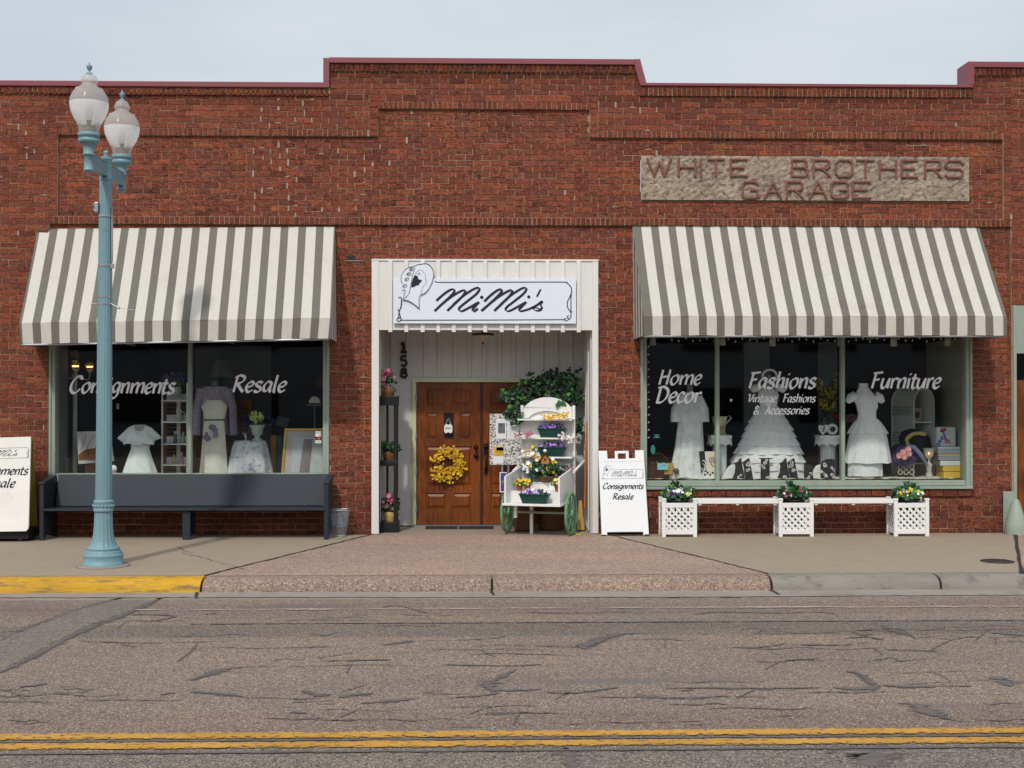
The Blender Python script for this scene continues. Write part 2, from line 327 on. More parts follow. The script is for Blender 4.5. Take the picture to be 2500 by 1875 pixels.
WHITE_LINE = worn_paint('white_line_paint', rgb(176, 166, 156), rgb(130, 116, 108), 9, .5, (.3, 1, 1))
def soft_sheet(name, c, c2, scale=16, amt=1.25, stretch=(.5, 1.4, 1), lo=.45, hi=.62, k=.6, off=-.47):
    """a worn layer on the road: breaks up towards its edges, where the 'Col' attribute falls to 0"""
    m, nt, N, L, bs = NT(name); out = N['Material Output']; bs.inputs['Roughness'].default_value = .85; bs.inputs['Specular IOR Level'].default_value = .2
    a = N.new('ShaderNodeVertexColor'); a.layer_name = 'Col'; n = noise(nt, scale, 6, .72, stretch); v = noise(nt, 2.5, 4, .6)
    L.new(ramp(nt, v, [(.3, c), (.7, c2)]), bs.inputs['Base Color'])
    q = N.new('ShaderNodeMath'); q.operation = 'MULTIPLY_ADD'; L.new(n, q.inputs[0]); q.inputs[1].default_value = amt; s_ = N.new('ShaderNodeMath'); s_.operation = 'MULTIPLY_ADD'; L.new(a.outputs[0], s_.inputs[0]); s_.inputs[1].default_value = k; s_.inputs[2].default_value = off; L.new(s_.outputs[0], q.inputs[2])
    r = N.new('ShaderNodeMapRange'); L.new(q.outputs[0], r.inputs[0]); r.inputs[1].default_value = lo; r.inputs[2].default_value = hi
    t = N.new('ShaderNodeBsdfTransparent'); mxs = N.new('ShaderNodeMixShader'); L.new(r.outputs[0], mxs.inputs[0]); L.new(t.outputs[0], mxs.inputs[1]); L.new(bs.outputs[0], mxs.inputs[2]); L.new(mxs.outputs[0], out.inputs[0]); return m
TAR_SOFT = soft_sheet('tar_seal', rgb(90, 85, 84), rgb(106, 100, 97))
YELLOW_SOFT = soft_sheet('yellow_line_worn', rgb(170, 126, 54), rgb(192, 146, 70), 20, 1.8, (1.1, 1.8, 1), .42, .66, .42, -.52)
WHITE_SOFT = soft_sheet('white_line_worn', rgb(170, 160, 150), rgb(178, 168, 158), 12, 1.7, (.3, 1, 1), .45, .75, .4, -.62)
CHIPS = soft_sheet('pale_chips', rgb(140, 133, 127), rgb(156, 148, 140), 14, 1.7, (.5, 1, 1), .5, .8, .35, -.68)
COPING = M('burgundy_metal', rgb(126, 62, 72), .45, .06, 2, spec=.5)
def stucco():
    m, nt, N, L, bs = NT('rough_stucco'); bs.inputs['Roughness'].default_value = .95; bs.inputs['Specular IOR Level'].default_value = .1
    n = noise(nt, 17, 5, .62, (1, 1, 1)); d = noise(nt, 2.4, 4, .6)
    c = ramp(nt, n, [(.3, rgb(92, 76, 64)), (.45, rgb(162, 145, 130)), (.75, rgb(192, 176, 160))])  # dark stop paints the shadows into the hollows of the rough relief
    L.new(mixc(nt, 1.0, c, ramp(nt, d, [(.3, (.72, .72, .72)), (.7, (1.08, 1.06, 1.02))]), 'MULTIPLY'), bs.inputs['Base Color'])
    bump(nt, bs, n, 1.0, .05); return m
STUCCO = stucco()
RED_LETTER = M('brick_red_paint', rgb(122, 82, 72), .85, .18, 10, .3, 80)
WHITE = M('white_paint', (.76, .76, .745), .5, .04, 3, .08, 70, dirt=((.62, .6, .55), 3.5, .68))
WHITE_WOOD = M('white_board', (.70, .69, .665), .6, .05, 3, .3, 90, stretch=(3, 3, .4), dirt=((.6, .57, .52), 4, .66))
OLD_WHITE = M('old_white_paint', (.72, .71, .68), .6, .06, 3, .2, 90, dirt=((.45, .42, .37), 5, .66))
SIGN_WHITE = M('sign_face', (.70, .75, .82), .35, .02, 2, spec=.4)
INK = M('sign_ink', rgb(34, 28, 44), .5, .05)
WINDOW_PAINT = M('window_lettering_paint', rgb(244, 244, 248), .6, .05, 30)
GREEN_TRIM = M('sage_trim_paint', rgb(144, 157, 145), .5, .08, 3, .1, 70, stretch=(2, 2, .5), dirt=(rgb(112, 124, 112), 6, .64))
CREAM_TRIM = M('pale_green_frame', rgb(190, 194, 158), .5, .06, 4)
def door_wood():
    m, nt, N, L, bs = NT('varnished_wood'); bs.inputs['Roughness'].default_value = .42; bs.inputs['Specular IOR Level'].default_value = .4
    n = noise(nt, 9, 6, .65, (6, 6, .35)); d = noise(nt, 1.6, 5, .6)
    c = ramp(nt, n, [(.25, rgb(70, 33, 10)), (.5, rgb(128, 64, 17)), (.8, rgb(162, 90, 30))])
    L.new(mixc(nt, 1.0, c, ramp(nt, d, [(.34, (.42, .40, .38)), (.6, (1.0, 1.0, 1.0))]), 'MULTIPLY'), bs.inputs['Base Color'])
    bump(nt, bs, n, .2); return m
DOOR = door_wood()
DARK_WOOD = M('dark_stained_wood', rgb(66, 32, 16), .5, .3, 6, .2, 40, stretch=(5, 5, .4))
def glass_mat(name, tint, gloss):
    m, nt, N, L, bs = NT(name); N.remove(bs); out = N['Material Output']
    t = N.new('ShaderNodeBsdfTransparent'); t.inputs[0].default_value = (*tint, 1)
    g = N.new('ShaderNodeBsdfGlossy'); g.inputs['Roughness'].default_value = .015; lw = N.new('ShaderNodeLayerWeight'); lw.inputs[0].default_value = .5; pw = N.new('ShaderNodeMath'); pw.operation = 'POWER'; L.new(lw.outputs['Facing'], pw.inputs[0]); pw.inputs[1].default_value = 5
    fr = N.new('ShaderNodeMath'); fr.operation = 'MULTIPLY_ADD'; L.new(pw.outputs[0], fr.inputs[0]); fr.inputs[1].default_value = .9; fr.inputs[2].default_value = gloss      # Schlick, the same from both sides
    mxs = N.new('ShaderNodeMixShader'); L.new(fr.outputs[0], mxs.inputs[0]); L.new(t.outputs[0], mxs.inputs[1]); L.new(g.outputs[0], mxs.inputs[2])
    L.new(mxs.outputs[0], out.inputs[0]); return m
GLASS = glass_mat('window_glass', (.97, .985, .975), .042)
def globe_mat(name, fac_t, white, rough):
    m, nt, N, L, bs = NT(name); out = N['Material Output']
    bs.inputs['Base Color'].default_value = (*white, 1); bs.inputs['Roughness'].default_value = rough; bs.inputs['Specular IOR Level'].default_value = .6
    t = N.new('ShaderNodeBsdfTransparent'); t.inputs[0].default_value = (.95, .94, .9, 1); tl = N.new('ShaderNodeBsdfTranslucent'); tl.inputs[0].default_value = (*white, 1)
    a = N.new('ShaderNodeMixShader'); a.inputs[0].default_value = .45; L.new(bs.outputs[0], a.inputs[1]); L.new(tl.outputs[0], a.inputs[2])
    w = N.new('ShaderNodeTexWave'); w.wave_type = 'BANDS'; w.bands_direction = 'Z'; w.inputs['Scale'].default_value = 38; g = N.new('ShaderNodeTexCoord'); L.new(g.outputs['Object'], w.inputs['Vector'])
    bmp_ = N.new('ShaderNodeBump'); bmp_.inputs['Strength'].default_value = .25; L.new(w.outputs[0], bmp_.inputs['Height']); L.new(bmp_.outputs[0], bs.inputs['Normal'])
    b = N.new('ShaderNodeMixShader'); b.inputs[0].default_value = fac_t; L.new(a.outputs[0], b.inputs[1]); L.new(t.outputs[0], b.inputs[2]); L.new(b.outputs[0], out.inputs[0]); return m
GLOBE_TOP = globe_mat('clear_ribbed_globe', .58, (.74, .73, .71), .10)
GLOBE_LOW = globe_mat('frosted_ribbed_globe', .18, (.96, .96, .98), .12)
POLE = M('blue_pole_paint', rgb(114, 147, 157), .45, .09, 3, .15, 50, stretch=(2, 2, .5), dirt=(rgb(80, 106, 112), 9, .62))
STRIPE_W = M('awning_cream_canvas', rgb(194, 190, 181), .9, .05, 14, .15, 150, stretch=(3, 1, .6), dirt=(rgb(187, 182, 172), 1.7, .54))
STRIPE_G = M('awning_grey_canvas', rgb(106, 104, 97), .9, .06, 14, .15, 150, stretch=(3, 1, .6), dirt=(rgb(99, 97, 91), 1.7, .54))
BENCH = M('slate_blue_bench_paint', rgb(36, 45, 54), .5, .08, 3, .25, 60, stretch=(.4, 2, 3))
BLACK = M('black_paint', rgb(26, 26, 28), .45, .1)
DARK_METAL = M('dark_bronze', rgb(58, 46, 36), .35, .15, metal=.7)
STEEL = M('galvanised_steel', rgb(160, 164, 170), .4, .1, 8, metal=.8)
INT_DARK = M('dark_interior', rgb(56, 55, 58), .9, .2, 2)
INT_GREY = M('grey_partition', rgb(104, 110, 118), .9, .1, 2)
INT_GREEN = M('pale_green_partition', rgb(150, 152, 132), .8, .1, 2)
CLOTH_CREAM = M('cream_display_cloth', rgb(222, 214, 196), .9, .1, 10, .3, 40)
RUBBER = M('rubber_mat', rgb(52, 52, 50), .9, .2, 30, .4, 120)
LEAF_D = M('dark_leaf', rgb(28, 58, 36), .45, .35, 14)
LEAF_M = M('mid_leaf', rgb(44, 92, 46), .45, .3, 14)
LEAF_L = M('bright_leaf', rgb(74, 130, 58), .45, .25, 14)
def F(name, r, g, b): return M(name, rgb(r, g, b), .6, .12, 30)
PURPLE, LILAC = F('purple_petal', 120, 82, 170), F('lilac_petal', 164, 132, 196)
PINKP, DPINK = F('pink_petal', 182, 118, 138), F('rose_petal', 158, 54, 90)
YEL, WHT, PALEY = F('yellow_petal', 226, 186, 40), F('white_petal', 232, 232, 234), F('pale_yellow_petal', 226, 220, 120)
TERRA = M('terracotta', rgb(160, 88, 62), .8, .12)
WICKER = M('wicker', rgb(112, 80, 50), .8, .35, 40, .8, 70, stretch=(1, 1, 3))
DGREEN = M('dark_green_plastic', rgb(24, 62, 56), .4, .06)
# ---------------------------------------------------------------- ground, road, kerb, pavement
KY = gnd(1200, 1408, 0).y            # kerb edge line
RZ = -.13                            # road level
b = MB(); b.quad((-150, -150, -.3), (150, -150, -.3), (150, 150, -.3), (-150, 150, -.3)); structure(b, 'ground', PATCH)
b = MB(); b.quad((-60, -40, RZ), (60, -40, RZ), (60, KY - .55, RZ), (-60, KY - .55, RZ)); structure(b, 'road', ASPHALT)
b = MB(); cl = gnd(1250, 1826, RZ).y
pts = [(x * .4 - 24, cl + rnd.uniform(-.012, .012)) for x in range(121)]
b.add([(x, y, RZ + .004) for x, y in pts] + [(x, -15.5, RZ + .004) for x, y in pts], [(i, i + 1, 122 + i, 121 + i) for i in range(120)])
structure(b, 'road_lane', ASPHALT_FAR)
b = MB(); b.box(-60, 60, KY - .62, KY - .1, RZ - .1, RZ + .006); structure(b, 'gutter', GUTTER)
b = MB(); b.box(-60, 60, KY + .12, .0, -.29, 0); b.box(at(905, 1290, 0).x, at(1465, 1290, 0).x, -.002, 1.15, -.29, .0); structure(b, 'sidewalk', WALK)
def kerb(x0, x1, mat, name='kerb'):
    b = MB(); prof = [(KY - .19, RZ - .1), (KY - .175, RZ + .02), (KY - .15, RZ + .075), (KY - .12, -.028), (KY - .085, -.009), (KY - .03, 0.002), (KY + .1, .003), (KY + .12, .002), (KY + .12, -.2)]
    n = max(2, int((x1 - x0) / .12)); vs = []
    for i in range(n + 1):
        x = x0 + (x1 - x0) * i / n
        for k, (y, z) in enumerate(prof):
            e = .012 if 0 < k < 6 else 0
            vs.append((x, y + e * math.sin(x * 3.1 + k) * .4 + rnd.uniform(-e, e) * .3, z + rnd.uniform(-e, e) * .25))
    k = len(prof); b.add(vs, [(i * k + q, (i + 1) * k + q, (i + 1) * k + q + 1, i * k + q + 1) for i in range(n) for q in range(k - 1)], 0, True)
    b.add(vs[:k], [tuple(range(k))]); b.add(vs[-k:], [tuple(range(k))]); return structure(b, name, mat)
gx = lambda px, py=1425: gnd(px, py, -.06).x
kerb(-40, gx(496), YELLOW_KERB, 'yellow_kerb'); kerb(gx(502), gx(1198), KERB_AGG); kerb(gx(1204), gx(1880), KERB_AGG); kerb(gx(1887), gx(2297), KERB_GREY); kerb(gx(2304), 40, KERB_GREY)
b = MB(); b.box(-60, 60, KY - .13, KY + .1, RZ - .12, -.045); structure(b, 'kerb_joint_filler', SEAM)
# red stone apron in front of the entry, flaring to the kerb
aw = [gnd(907, 1309), gnd(1500, 1311), gnd(1880, 1404), gnd(502, 1404)]
ap = [Vector((aw[0].x, .0, 0)), Vector((aw[1].x - .1, 0, 0)), Vector((aw[2].x, KY + .12, 0)), Vector((aw[3].x, KY + .12, 0))]
b = MB(); z = Vector((0, 0, .004)); b.poly([p + z for p in (ap[3], ap[2], ap[1], ap[0])]); ent = [at(907, 1300, 0).x, at(1462, 1300, 0).x]
b.quad((ent[0], 0, .004), (ent[1], 0, .004), (ent[1], 1.0, .004), (ent[0], 1.0, .004)); structure(b, 'driveway_apron', PINK_AGG)
SOFT = {}
def soft(b, L, Cc, Rr, e=0.0):
    n = len(L); o = len(b.v); b.v += L + Cc + Rr; S = SOFT.setdefault(id(b), {})
    for i in range(n): S[o + i] = S[o + 2 * n + i] = e; S[o + n + i] = 1.0
    for r in (0, n):
        for i in range(n - 1): b.f.append((o + r + i, o + r + i + 1, o + r + n + i + 1, o + r + n + i)); b.m.append(0); b.sm.append(False); b.c.append((1, 1, 1, 1))
def soft_build(b, name, mat):
    o = structure(b, name, mat); me = o.data; S = SOFT[id(b)]; ca = me.color_attributes.new('Col', 'FLOAT_COLOR', 'POINT')
    for i in range(len(me.vertices)): ca.data[i].color = (S[i],) * 3 + (1,)
    return o
def wiggle(p, q, w, n, amp, zz, b, mat=0):
    p, q = Vector(p), Vector(q); d = (q - p); s = Vector((-d.y, d.x, 0)).normalized(); L, Rr = [], []
    for i in range(n + 1):
        c = p + d * (i / n) + s * rnd.uniform(-amp, amp); h = w * rnd.uniform(.6, 1.3) * .5
        L.append((c + s * h).to_tuple()[:2] + (zz,)); Rr.append((c - s * h).to_tuple()[:2] + (zz,))
    b.add(L + Rr, [(i, i + 1, n + 2 + i, n + 1 + i) for i in range(n)], mat)
b = MB()
wiggle(ap[0], ap[3], .045, 40, .012, .008, b); wiggle(ap[1], ap[2], .035, 40, .012, .008, b)
wiggle((-40, KY + .12, 0), (gx(496), KY + .12, 0), .015, 90, .005, .008, b); wiggle((gx(1890), KY + .125, 0), (40, KY + .125, 0), .018, 90, .006, .008, b)
wiggle(gnd(2478, 1302), gnd(2494, 1402), .045, 10, .006, .008, b)
wiggle(gnd(447, 1350), gnd(600, 1392), .008, 16, .03, .008, b); wiggle(gnd(430, 1336), gnd(470, 1352), .008, 8, .02, .008, b)
structure(b, 'pavement_joints', SEAM)
b = MB(); c = gnd(2494, 1402); e = gnd(2480, 1302); b.poly([(e.x + .03, e.y, .004), (14, e.y, .004), (14, KY + .13, .004), (c.x + .03, KY + .13, .004)]); structure(b, 'driveway_slab', PINK_AGG)
# painted lines
def line(py, w, mat, name, x0=-40, x1=40, zz=.009, e=.35):
    y = gnd(1250, py, RZ).y; n = int((x1 - x0) / .2); b = MB(); L, Rr, Cc = [], [], []
    for i in range(n + 1):
        x = x0 + (x1 - x0) * i / n; h = w / 2 * rnd.uniform(1.05, 1.35); L.append((x, y + h, RZ + zz)); Rr.append((x, y - h, RZ + zz)); Cc.append((x, y, RZ + zz))
    soft(b, L, Cc, Rr, e); return soft_build(b, name, mat)
line(1794, .115, YELLOW_SOFT, 'yellow_line'); line(1817.5, .11, YELLOW_SOFT, 'yellow_line')
line(1487, .085, WHITE_SOFT, 'white_line', x0=gnd(340, 1487, RZ).x)
line(1845, .09, CHIPS, 'road_edge_wear', zz=.007); line(1836, .045, TAR_SOFT, 'road_seam', zz=.011); line(1805.5, .045, TAR_SOFT, 'road_seam', zz=.007); line(1521, .05, TAR_SOFT, 'road_seam', x0=gnd(470, 1521, RZ).x, zz=.008)
# tar-filled cracks and patches in the road, traced on the ground: (picture points, half width in metres)
b = MB()
def crack(pts, w, mat=0, zz=.006):
    P = [gnd(x, y, RZ) for x, y in pts]; p2 = cr([(p.x, p.y) for p in P], 8); n = len(p2); L, Rr, Cc = [], [], []
    for i in range(n):
        a, c = p2[max(0, i - 1)], p2[min(n - 1, i + 1)]; d = Vector((c[0] - a[0], c[1] - a[1])); d.normalize(); t = i / (n - 1)
        ww = w[min(len(w) - 1, int(t * len(w)))] if isinstance(w, (list, tuple)) else w
        ww *= rnd.uniform(.55, 1.35) * min(1, .25 + 4 * t, .25 + 4 * (1 - t))
        ww *= 1.45; L.append((p2[i][0] - d.y * ww, p2[i][1] + d.x * ww, RZ + zz)); Rr.append((p2[i][0] + d.y * ww, p2[i][1] - d.x * ww, RZ + zz)); Cc.append((p2[i][0], p2[i][1], RZ + zz))
    soft(b, L, Cc, Rr)
Z8 = lambda L: [(x / 2.634, 1250 + y / 2.634) for x, y in L]
Z6 = lambda L: [(780 + x / 2.458, 1200 + y / 2.458) for x, y in L]
Z7 = lambda L: [(1620 + x / 2.514, 1400 + y / 2.514) for x, y in L]
for L, w in [([(0, 830), (150, 760), (400, 665), (600, 600), (800, 553)], .055), ([(0, 1035), (200, 940), (400, 830), (600, 735), (820, 655), (1040, 555)], .075),
    ([(230, 630), (480, 632)], .03), ([(0, 690), (130, 690)], .02), ([(480, 830), (900, 845), (1500, 832)], .02), ([(780, 855), (880, 870)], .05), ([(1030, 880), (1380, 882)], .02),
    ([(1140, 965), (1220, 905), (1270, 850)], .02), ([(430, 1020), (610, 988)], .02), ([(1230, 1085), (1400, 1030), (1510, 1005), (1800, 990)], [.1, .09, .03, .015]),
    ([(115, 1130), (220, 1118), (300, 1105)], .05), ([(380, 1125), (500, 1128)], .03), ([(410, 1170), (560, 1158)], .06), ([(1030, 1180), (1130, 1165)], .06), ([(1220, 1158), (1400, 1172), (1560, 1190)], .05),
    ([(1880, 1228), (2140, 1215)], .05), ([(1870, 1290), (1970, 1298)], .09), ([(1760, 1255), (1900, 1258)], .03), ([(820, 660), (1120, 672), (920, 715)], .03), ([(1320, 660), (1400, 652)], .07),
    ([(1720, 680), (2100, 665)], .03), ([(1880, 950), (2200, 920)], .03), ([(1960, 1150), (2030, 1180), (2120, 1180)], .05)]: crack(Z8(L), w)
for L, w in [([(1280, 918), (1500, 932), (1580, 935), (1650, 905), (1760, 868), (1860, 855), (2060, 850)], [.012, .02, .12, .12, .1, .04, .012]), ([(380, 922), (470, 912), (560, 898)], .06), ([(840, 895), (1050, 882), (1120, 868)], .018),
    ([(0, 1020), (250, 1015), (430, 1012)], .035), ([(0, 1005), (200, 968)], .035), ([(530, 1010), (640, 1008)], .02), ([(740, 1040), (870, 1045), (1150, 1048), (1340, 1040)], .03), ([(1190, 1068), (1100, 1110), (1010, 1165), (1080, 1195), (1330, 1190)], [.03, .045, .09, .07, .05]),
    ([(620, 1212), (760, 1195)], .04), ([(640, 1215), (920, 1220)], .05), ([(780, 1240), (960, 1228), (1080, 1212)], .03), ([(1360, 1205), (1480, 1215), (1640, 1200), (1790, 1178)], .03), ([(130, 1205), (270, 1165)], .05), ([(0, 1225), (90, 1218)], .03),
    ([(110, 1240), (200, 1225), (330, 1215)], .05), ([(250, 1272), (420, 1262), (570, 1245)], .045), ([(0, 1280), (80, 1276)], .04), ([(790, 1415), (980, 1418)], .055), ([(590, 1478), (700, 1472)], .075), ([(1510, 1470), (1570, 1464)], .06), ([(1900, 1225), (2060, 1230)], .03),
    ([(200, 740), (290, 745)], .05), ([(0, 762), (700, 766)], .018), ([(380, 700), (420, 688), (500, 692), (640, 730), (740, 735)], .02), ([(1180, 725), (1500, 732), (1900, 724)], .02), ([(1480, 1530), (1500, 1600), (1520, 1660)], [.05, .09, .09]), ([(610, 1605), (645, 1580)], .025), ([(1400, 1528), (1520, 1560)], .08)]: crack(Z6(L), w)
for L, w in [([(180, 255), (330, 240), (700, 245), (950, 240), (1080, 255)], .022), ([(680, 238), (840, 214)], .03), ([(1190, 355), (1280, 350)], .1), ([(1200, 385), (1290, 375)], .1), ([(1110, 402), (1250, 392), (1350, 412)], .04), ([(1340, 320), (1400, 350), (1480, 376), (1640, 374)], [.07, .09, .05, .015]),
    ([(400, 456), (600, 455), (760, 430)], .03), ([(780, 440), (1080, 442), (1160, 436)], .04), ([(1190, 430), (1290, 422)], .04), ([(230, 465), (340, 462)], .03), ([(2010, 365), (2150, 378), (2212, 384)], .06), ([(2110, 415), (2212, 420)], .07), ([(1370, 470), (1520, 475), (1680, 480)], .03), ([(1680, 492), (1740, 498)], .05),
    ([(740, 540), (860, 530), (950, 525)], .025), ([(1000, 525), (1240, 540), (1400, 520), (1460, 540), (1680, 520)], .016), ([(1120, 598), (1200, 620), (1260, 665), (1290, 690)], .05), ([(0, 708), (260, 705), (620, 708), (980, 704)], .03), ([(1050, 705), (1240, 708), (1330, 690)], .075), ([(1340, 688), (1500, 700), (1690, 695)], .05), ([(1690, 692), (1890, 695)], .085), ([(2010, 638), (2080, 660), (2130, 695)], .1),
    ([(110, 722), (180, 720)], .09), ([(400, 756), (640, 762)], .035), ([(700, 760), (900, 762)], .018), ([(1220, 750), (1330, 756)], .03), ([(1830, 742), (2120, 746)], .02), ([(1440, 800), (1540, 810), (1640, 860), (1760, 900), (1860, 915)], [.03, .1, .12, .03, .012]), ([(170, 930), (290, 930)], .06), ([(1000, 1040), (1120, 1085), (1270, 1110), (1260, 1190)], [.05, .12, .22, .2]), ([(1960, 975), (2212, 980)], .02)]: crack(Z7(L), w)
rc_ = random.Random(5)
for _ in range(70):                # hairline cracks wandering along the lane
    x, y = rc_.uniform(-80, 2560), rc_.uniform(1500, 1775); l = rc_.uniform(60, 320); P = [(x + l * t, y + rc_.uniform(-3.5, 3.5)) for t in (0, .25, .5, .75, 1)]
    crack(P, rc_.uniform(.008, .018)); 
    if rc_.random() < .3: dx = rc_.uniform(-60, 60); crack([P[2], (P[2][0] + dx * .5, P[2][1] + rc_.uniform(6, 12)), (P[2][0] + dx * 1.1, P[2][1] + rc_.uniform(16, 30))], rc_.uniform(.008, .014))
soft_build(b, 'road_crack_sealing', TAR_SOFT)
b = MB()
wiggle(gnd(-400, 1462, RZ), gnd(1660, 1460, RZ), .03, 120, .012, RZ + .009, b); wiggle(gnd(1660, 1460, RZ), gnd(3200, 1450, RZ), .03, 120, .012, RZ + .009, b)
for x0, x1, y in ((1870, 1902, 1445), (1196, 1206, 1447), (480, 500, 1455), (2297, 2306, 1432)): wiggle(gnd(x0, y - 8, RZ), gnd(x1 if x0 != 480 else 478, y + 8, RZ), .03, 8, .01, RZ + .011, b)
structure(b, 'road_seams', SEAM)
def band(poly, mat, name, zz):
    b = MB(); b.poly([(gnd(x, y, RZ).x, gnd(x, y, RZ).y, RZ + zz) for x, y in poly]); structure(b, name, mat)
band(Z8([(0, 830), (150, 760), (400, 665), (600, 600), (800, 553), (1040, 555), (820, 655), (600, 735), (400, 830), (200, 940), (0, 1035), (-700, 1330), (-700, 1090)]), PATCH, 'road_trench_patch', .005)
# cast iron cover in the pavement
c = gnd(2435, 1371); t = thing('utility_cover', 'round dark iron cover set in the pavement near the kerb', 'utility cover', (c.x, c.y, 0))
b = MB(); b.lathe((c.x, c.y, 0), [(.185, 0.001), (.185, .008), (.17, .009)], 32); b.build('cover_frame', SEAM, t)
b = MB(); b.lathe((c.x, c.y, 0), [(.165, .002), (.165, .012), (.16, .013)], 32)
for k in range(5): b.box(c.x - .1 + k * .05 - .008, c.x - .1 + k * .05 + .008, c.y - .1, c.y + .1, .013, .017)
b.build('lid', M('cast_iron', rgb(74, 70, 70), .6, .2, 20, metal=.5), t)
# ---------------------------------------------------------------- the brick building
bld = thing('shop_building', 'long single storey red brick shop with stepped parapet and recessed white entry', 'building', (0, .3, 0))
X = lambda px, py=700: at(px, py, 0).x
Zp = lambda py, px=1250: at(px, py, 0).z
P0, P1 = 0.0, .045
PAL = [((132, 72, 55), 7), ((138, 75, 56), 6), ((126, 70, 56), 6), ((144, 79, 57), 3), ((120, 68, 56), 3), ((132, 75, 60), 4), ((146, 83, 59), 1), ((124, 71, 60), 2)]
PALX = [c for c, w in PAL for _ in range(w)]
wall = MB(); gaps = []
def tone(k=1.0):
    r = rnd.choice(PALX); j = rnd.uniform(.88, 1.06) * k; return (lin(r[0]) * j * .93, lin(r[1]) * j * .98, lin(r[2]) * j, 1)
HOLES = []
def sub(x0, x1, z0, z1):
    iv = [(x0, x1)]
    for hx0, hx1, hz0, hz1 in HOLES:
        if z1 <= hz0 + .01 or z0 >= hz1 - .01: continue
        nv = []
        for a, c in iv:
            if c <= hx0 or a >= hx1: nv.append((a, c)); continue
            if a < hx0 - .03: nv.append((a, hx0))
            if c > hx1 + .03: nv.append((hx1, c))
        iv = nv
    return iv
EFF = [(640, 800, 235, 320, .55), (620, 760, 330, 545, .5), (780, 1000, 330, 545, .16), (1520, 1640, 200, 390, .3), (2250, 2480, 320, 560, .14), (0, 118, 300, 560, .12), (1400, 1560, 420, 560, .12)]
EFFW = [(X(a), X(c), Zp(e), Zp(d), p) for a, c, d, e, p in EFF]
def eff(x, z):
    return max([p for a, c, d, e, p in EFFW if a < x < c and d < z < e] or [.006])
def lay(x0, x1, z0, z1, yf, bw=.228, pat='run', ch=.0788, mort=.011, dark=None):
    n = max(1, round((z1 - z0) / ch)) if pat != 'sold' else 1; h = (z1 - z0) / n
    for k in range(n):
        a0, a1 = z0 + k * h, z0 + (k + 1) * h
        off = {'run': (k % 2) * .5 * bw + rnd.uniform(-.012, .012), 'stack': 0, 'sold': 0}[pat]
        dk = dark(a0) if dark else 1
        for s0, s1 in sub(x0, x1, a0, a1):
            x = x0 - off - bw + math.floor((s0 - x0 + off) / bw + 1) * bw if pat == 'run' else s0
            while x < s1 - .01:
                w = bw * rnd.uniform(.97, 1.03) if pat != 'run' else bw
                u0, u1 = max(x, s0), min(x + w, s1)
                if u1 - u0 > .03:
                    j = rnd.uniform(-.0025, .0025); wall.cur = tone(dk * rnd.uniform(.93, 1.07))
                    if rnd.random() < .06: wall.cur = tuple(v * .78 for v in wall.cur[:3]) + (1,)
                    g0 = mort / 2 * rnd.uniform(.7, 1.3)
                    wall.brick(u0 + g0, u1 - g0, yf + rnd.uniform(-.003, .003), yf + .03, a0 + g0 + j, a1 - mort / 2 + j * .4)
                    if pat == 'run' and rnd.random() < eff((u0 + u1) / 2, a0):
                        if rnd.random() < .75: gaps.append((u0, yf, a0 + rnd.uniform(-.012, .012), rnd.uniform(.012, .03), h * rnd.uniform(.6, 1.15)))
                        else: gaps.append((u0, yf, a0 - .006, rnd.uniform(.03, .09), .012))
                x += w
XL, XR = -9.5, 9.5
LW = (X(117, 1000), X(803, 1000), Zp(1176), Zp(790))       # left window opening
RW = (X(1565, 1000), X(2376, 1000), Zp(1195, 1900), Zp(790, 1900))
DO = (X(907, 900), X(1461, 900), -.3, Zp(634))
RD = (X(2474, 1000), XR + 1, -.3, Zp(745, 2480))
ST = (X(1565, 430), X(2367, 430), Zp(489, 1970), Zp(381, 1970))
HOLES += [LW, RW, DO, RD, ST]
zA = Zp(549); zB = Zp(531); zg = -.02
def footTone(z): return .8 if z < .3 else 1.0  # courses near the ground toned darker
lay(XL, X(118, 900), zg, Zp(232, 100), P0, dark=footTone)
lay(X(118, 900), X(2470, 900), zg, zA, P1, dark=footTone)
lay(X(2470, 900), XR, zg, Zp(186, 2420), P0, dark=footTone)
lay(X(118, 540), X(2470, 540), zA, zB, P0, bw=.067, pat='sold', dark=lambda z: .85)
lay(X(118, 420), X(140, 420), zB, Zp(317), P0, bw=.3, pat='stack'); lay(X(2450, 420), X(2470, 420), zB, Zp(320, 2400), P0, bw=.3, pat='stack')
lay(X(140, 420), X(2450, 420), zB, Zp(334), P1)
lay(X(140, 325), X(901, 325), Zp(334), Zp(317), P0, bw=.067, pat='sold', dark=lambda z: .95); lay(X(1460, 325), X(2450, 325), Zp(334), Zp(317), P0, bw=.067, pat='sold', dark=lambda z: .95)
lay(X(901, 290), X(923, 290), Zp(334), Zp(249), P0, bw=.3, pat='stack'); lay(X(1440, 290), X(1460, 290), Zp(334), Zp(249), P0, bw=.3, pat='stack')
lay(X(923, 290), X(1440, 290), Zp(334), Zp(266), P1)
lay(X(923, 260), X(1440, 260), Zp(266), Zp(249), P0, bw=.067, pat='sold', dark=lambda z: .95)
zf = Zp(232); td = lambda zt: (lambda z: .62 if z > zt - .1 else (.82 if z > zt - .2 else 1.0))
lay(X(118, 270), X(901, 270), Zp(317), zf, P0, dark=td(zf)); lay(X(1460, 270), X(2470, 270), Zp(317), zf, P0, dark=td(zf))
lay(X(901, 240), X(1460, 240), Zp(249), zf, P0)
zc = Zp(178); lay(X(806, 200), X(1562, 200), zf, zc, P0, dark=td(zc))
lay(X(2374, 200), X(2470, 200), zf, Zp(186, 2420), P0, dark=td(Zp(186, 2420)))
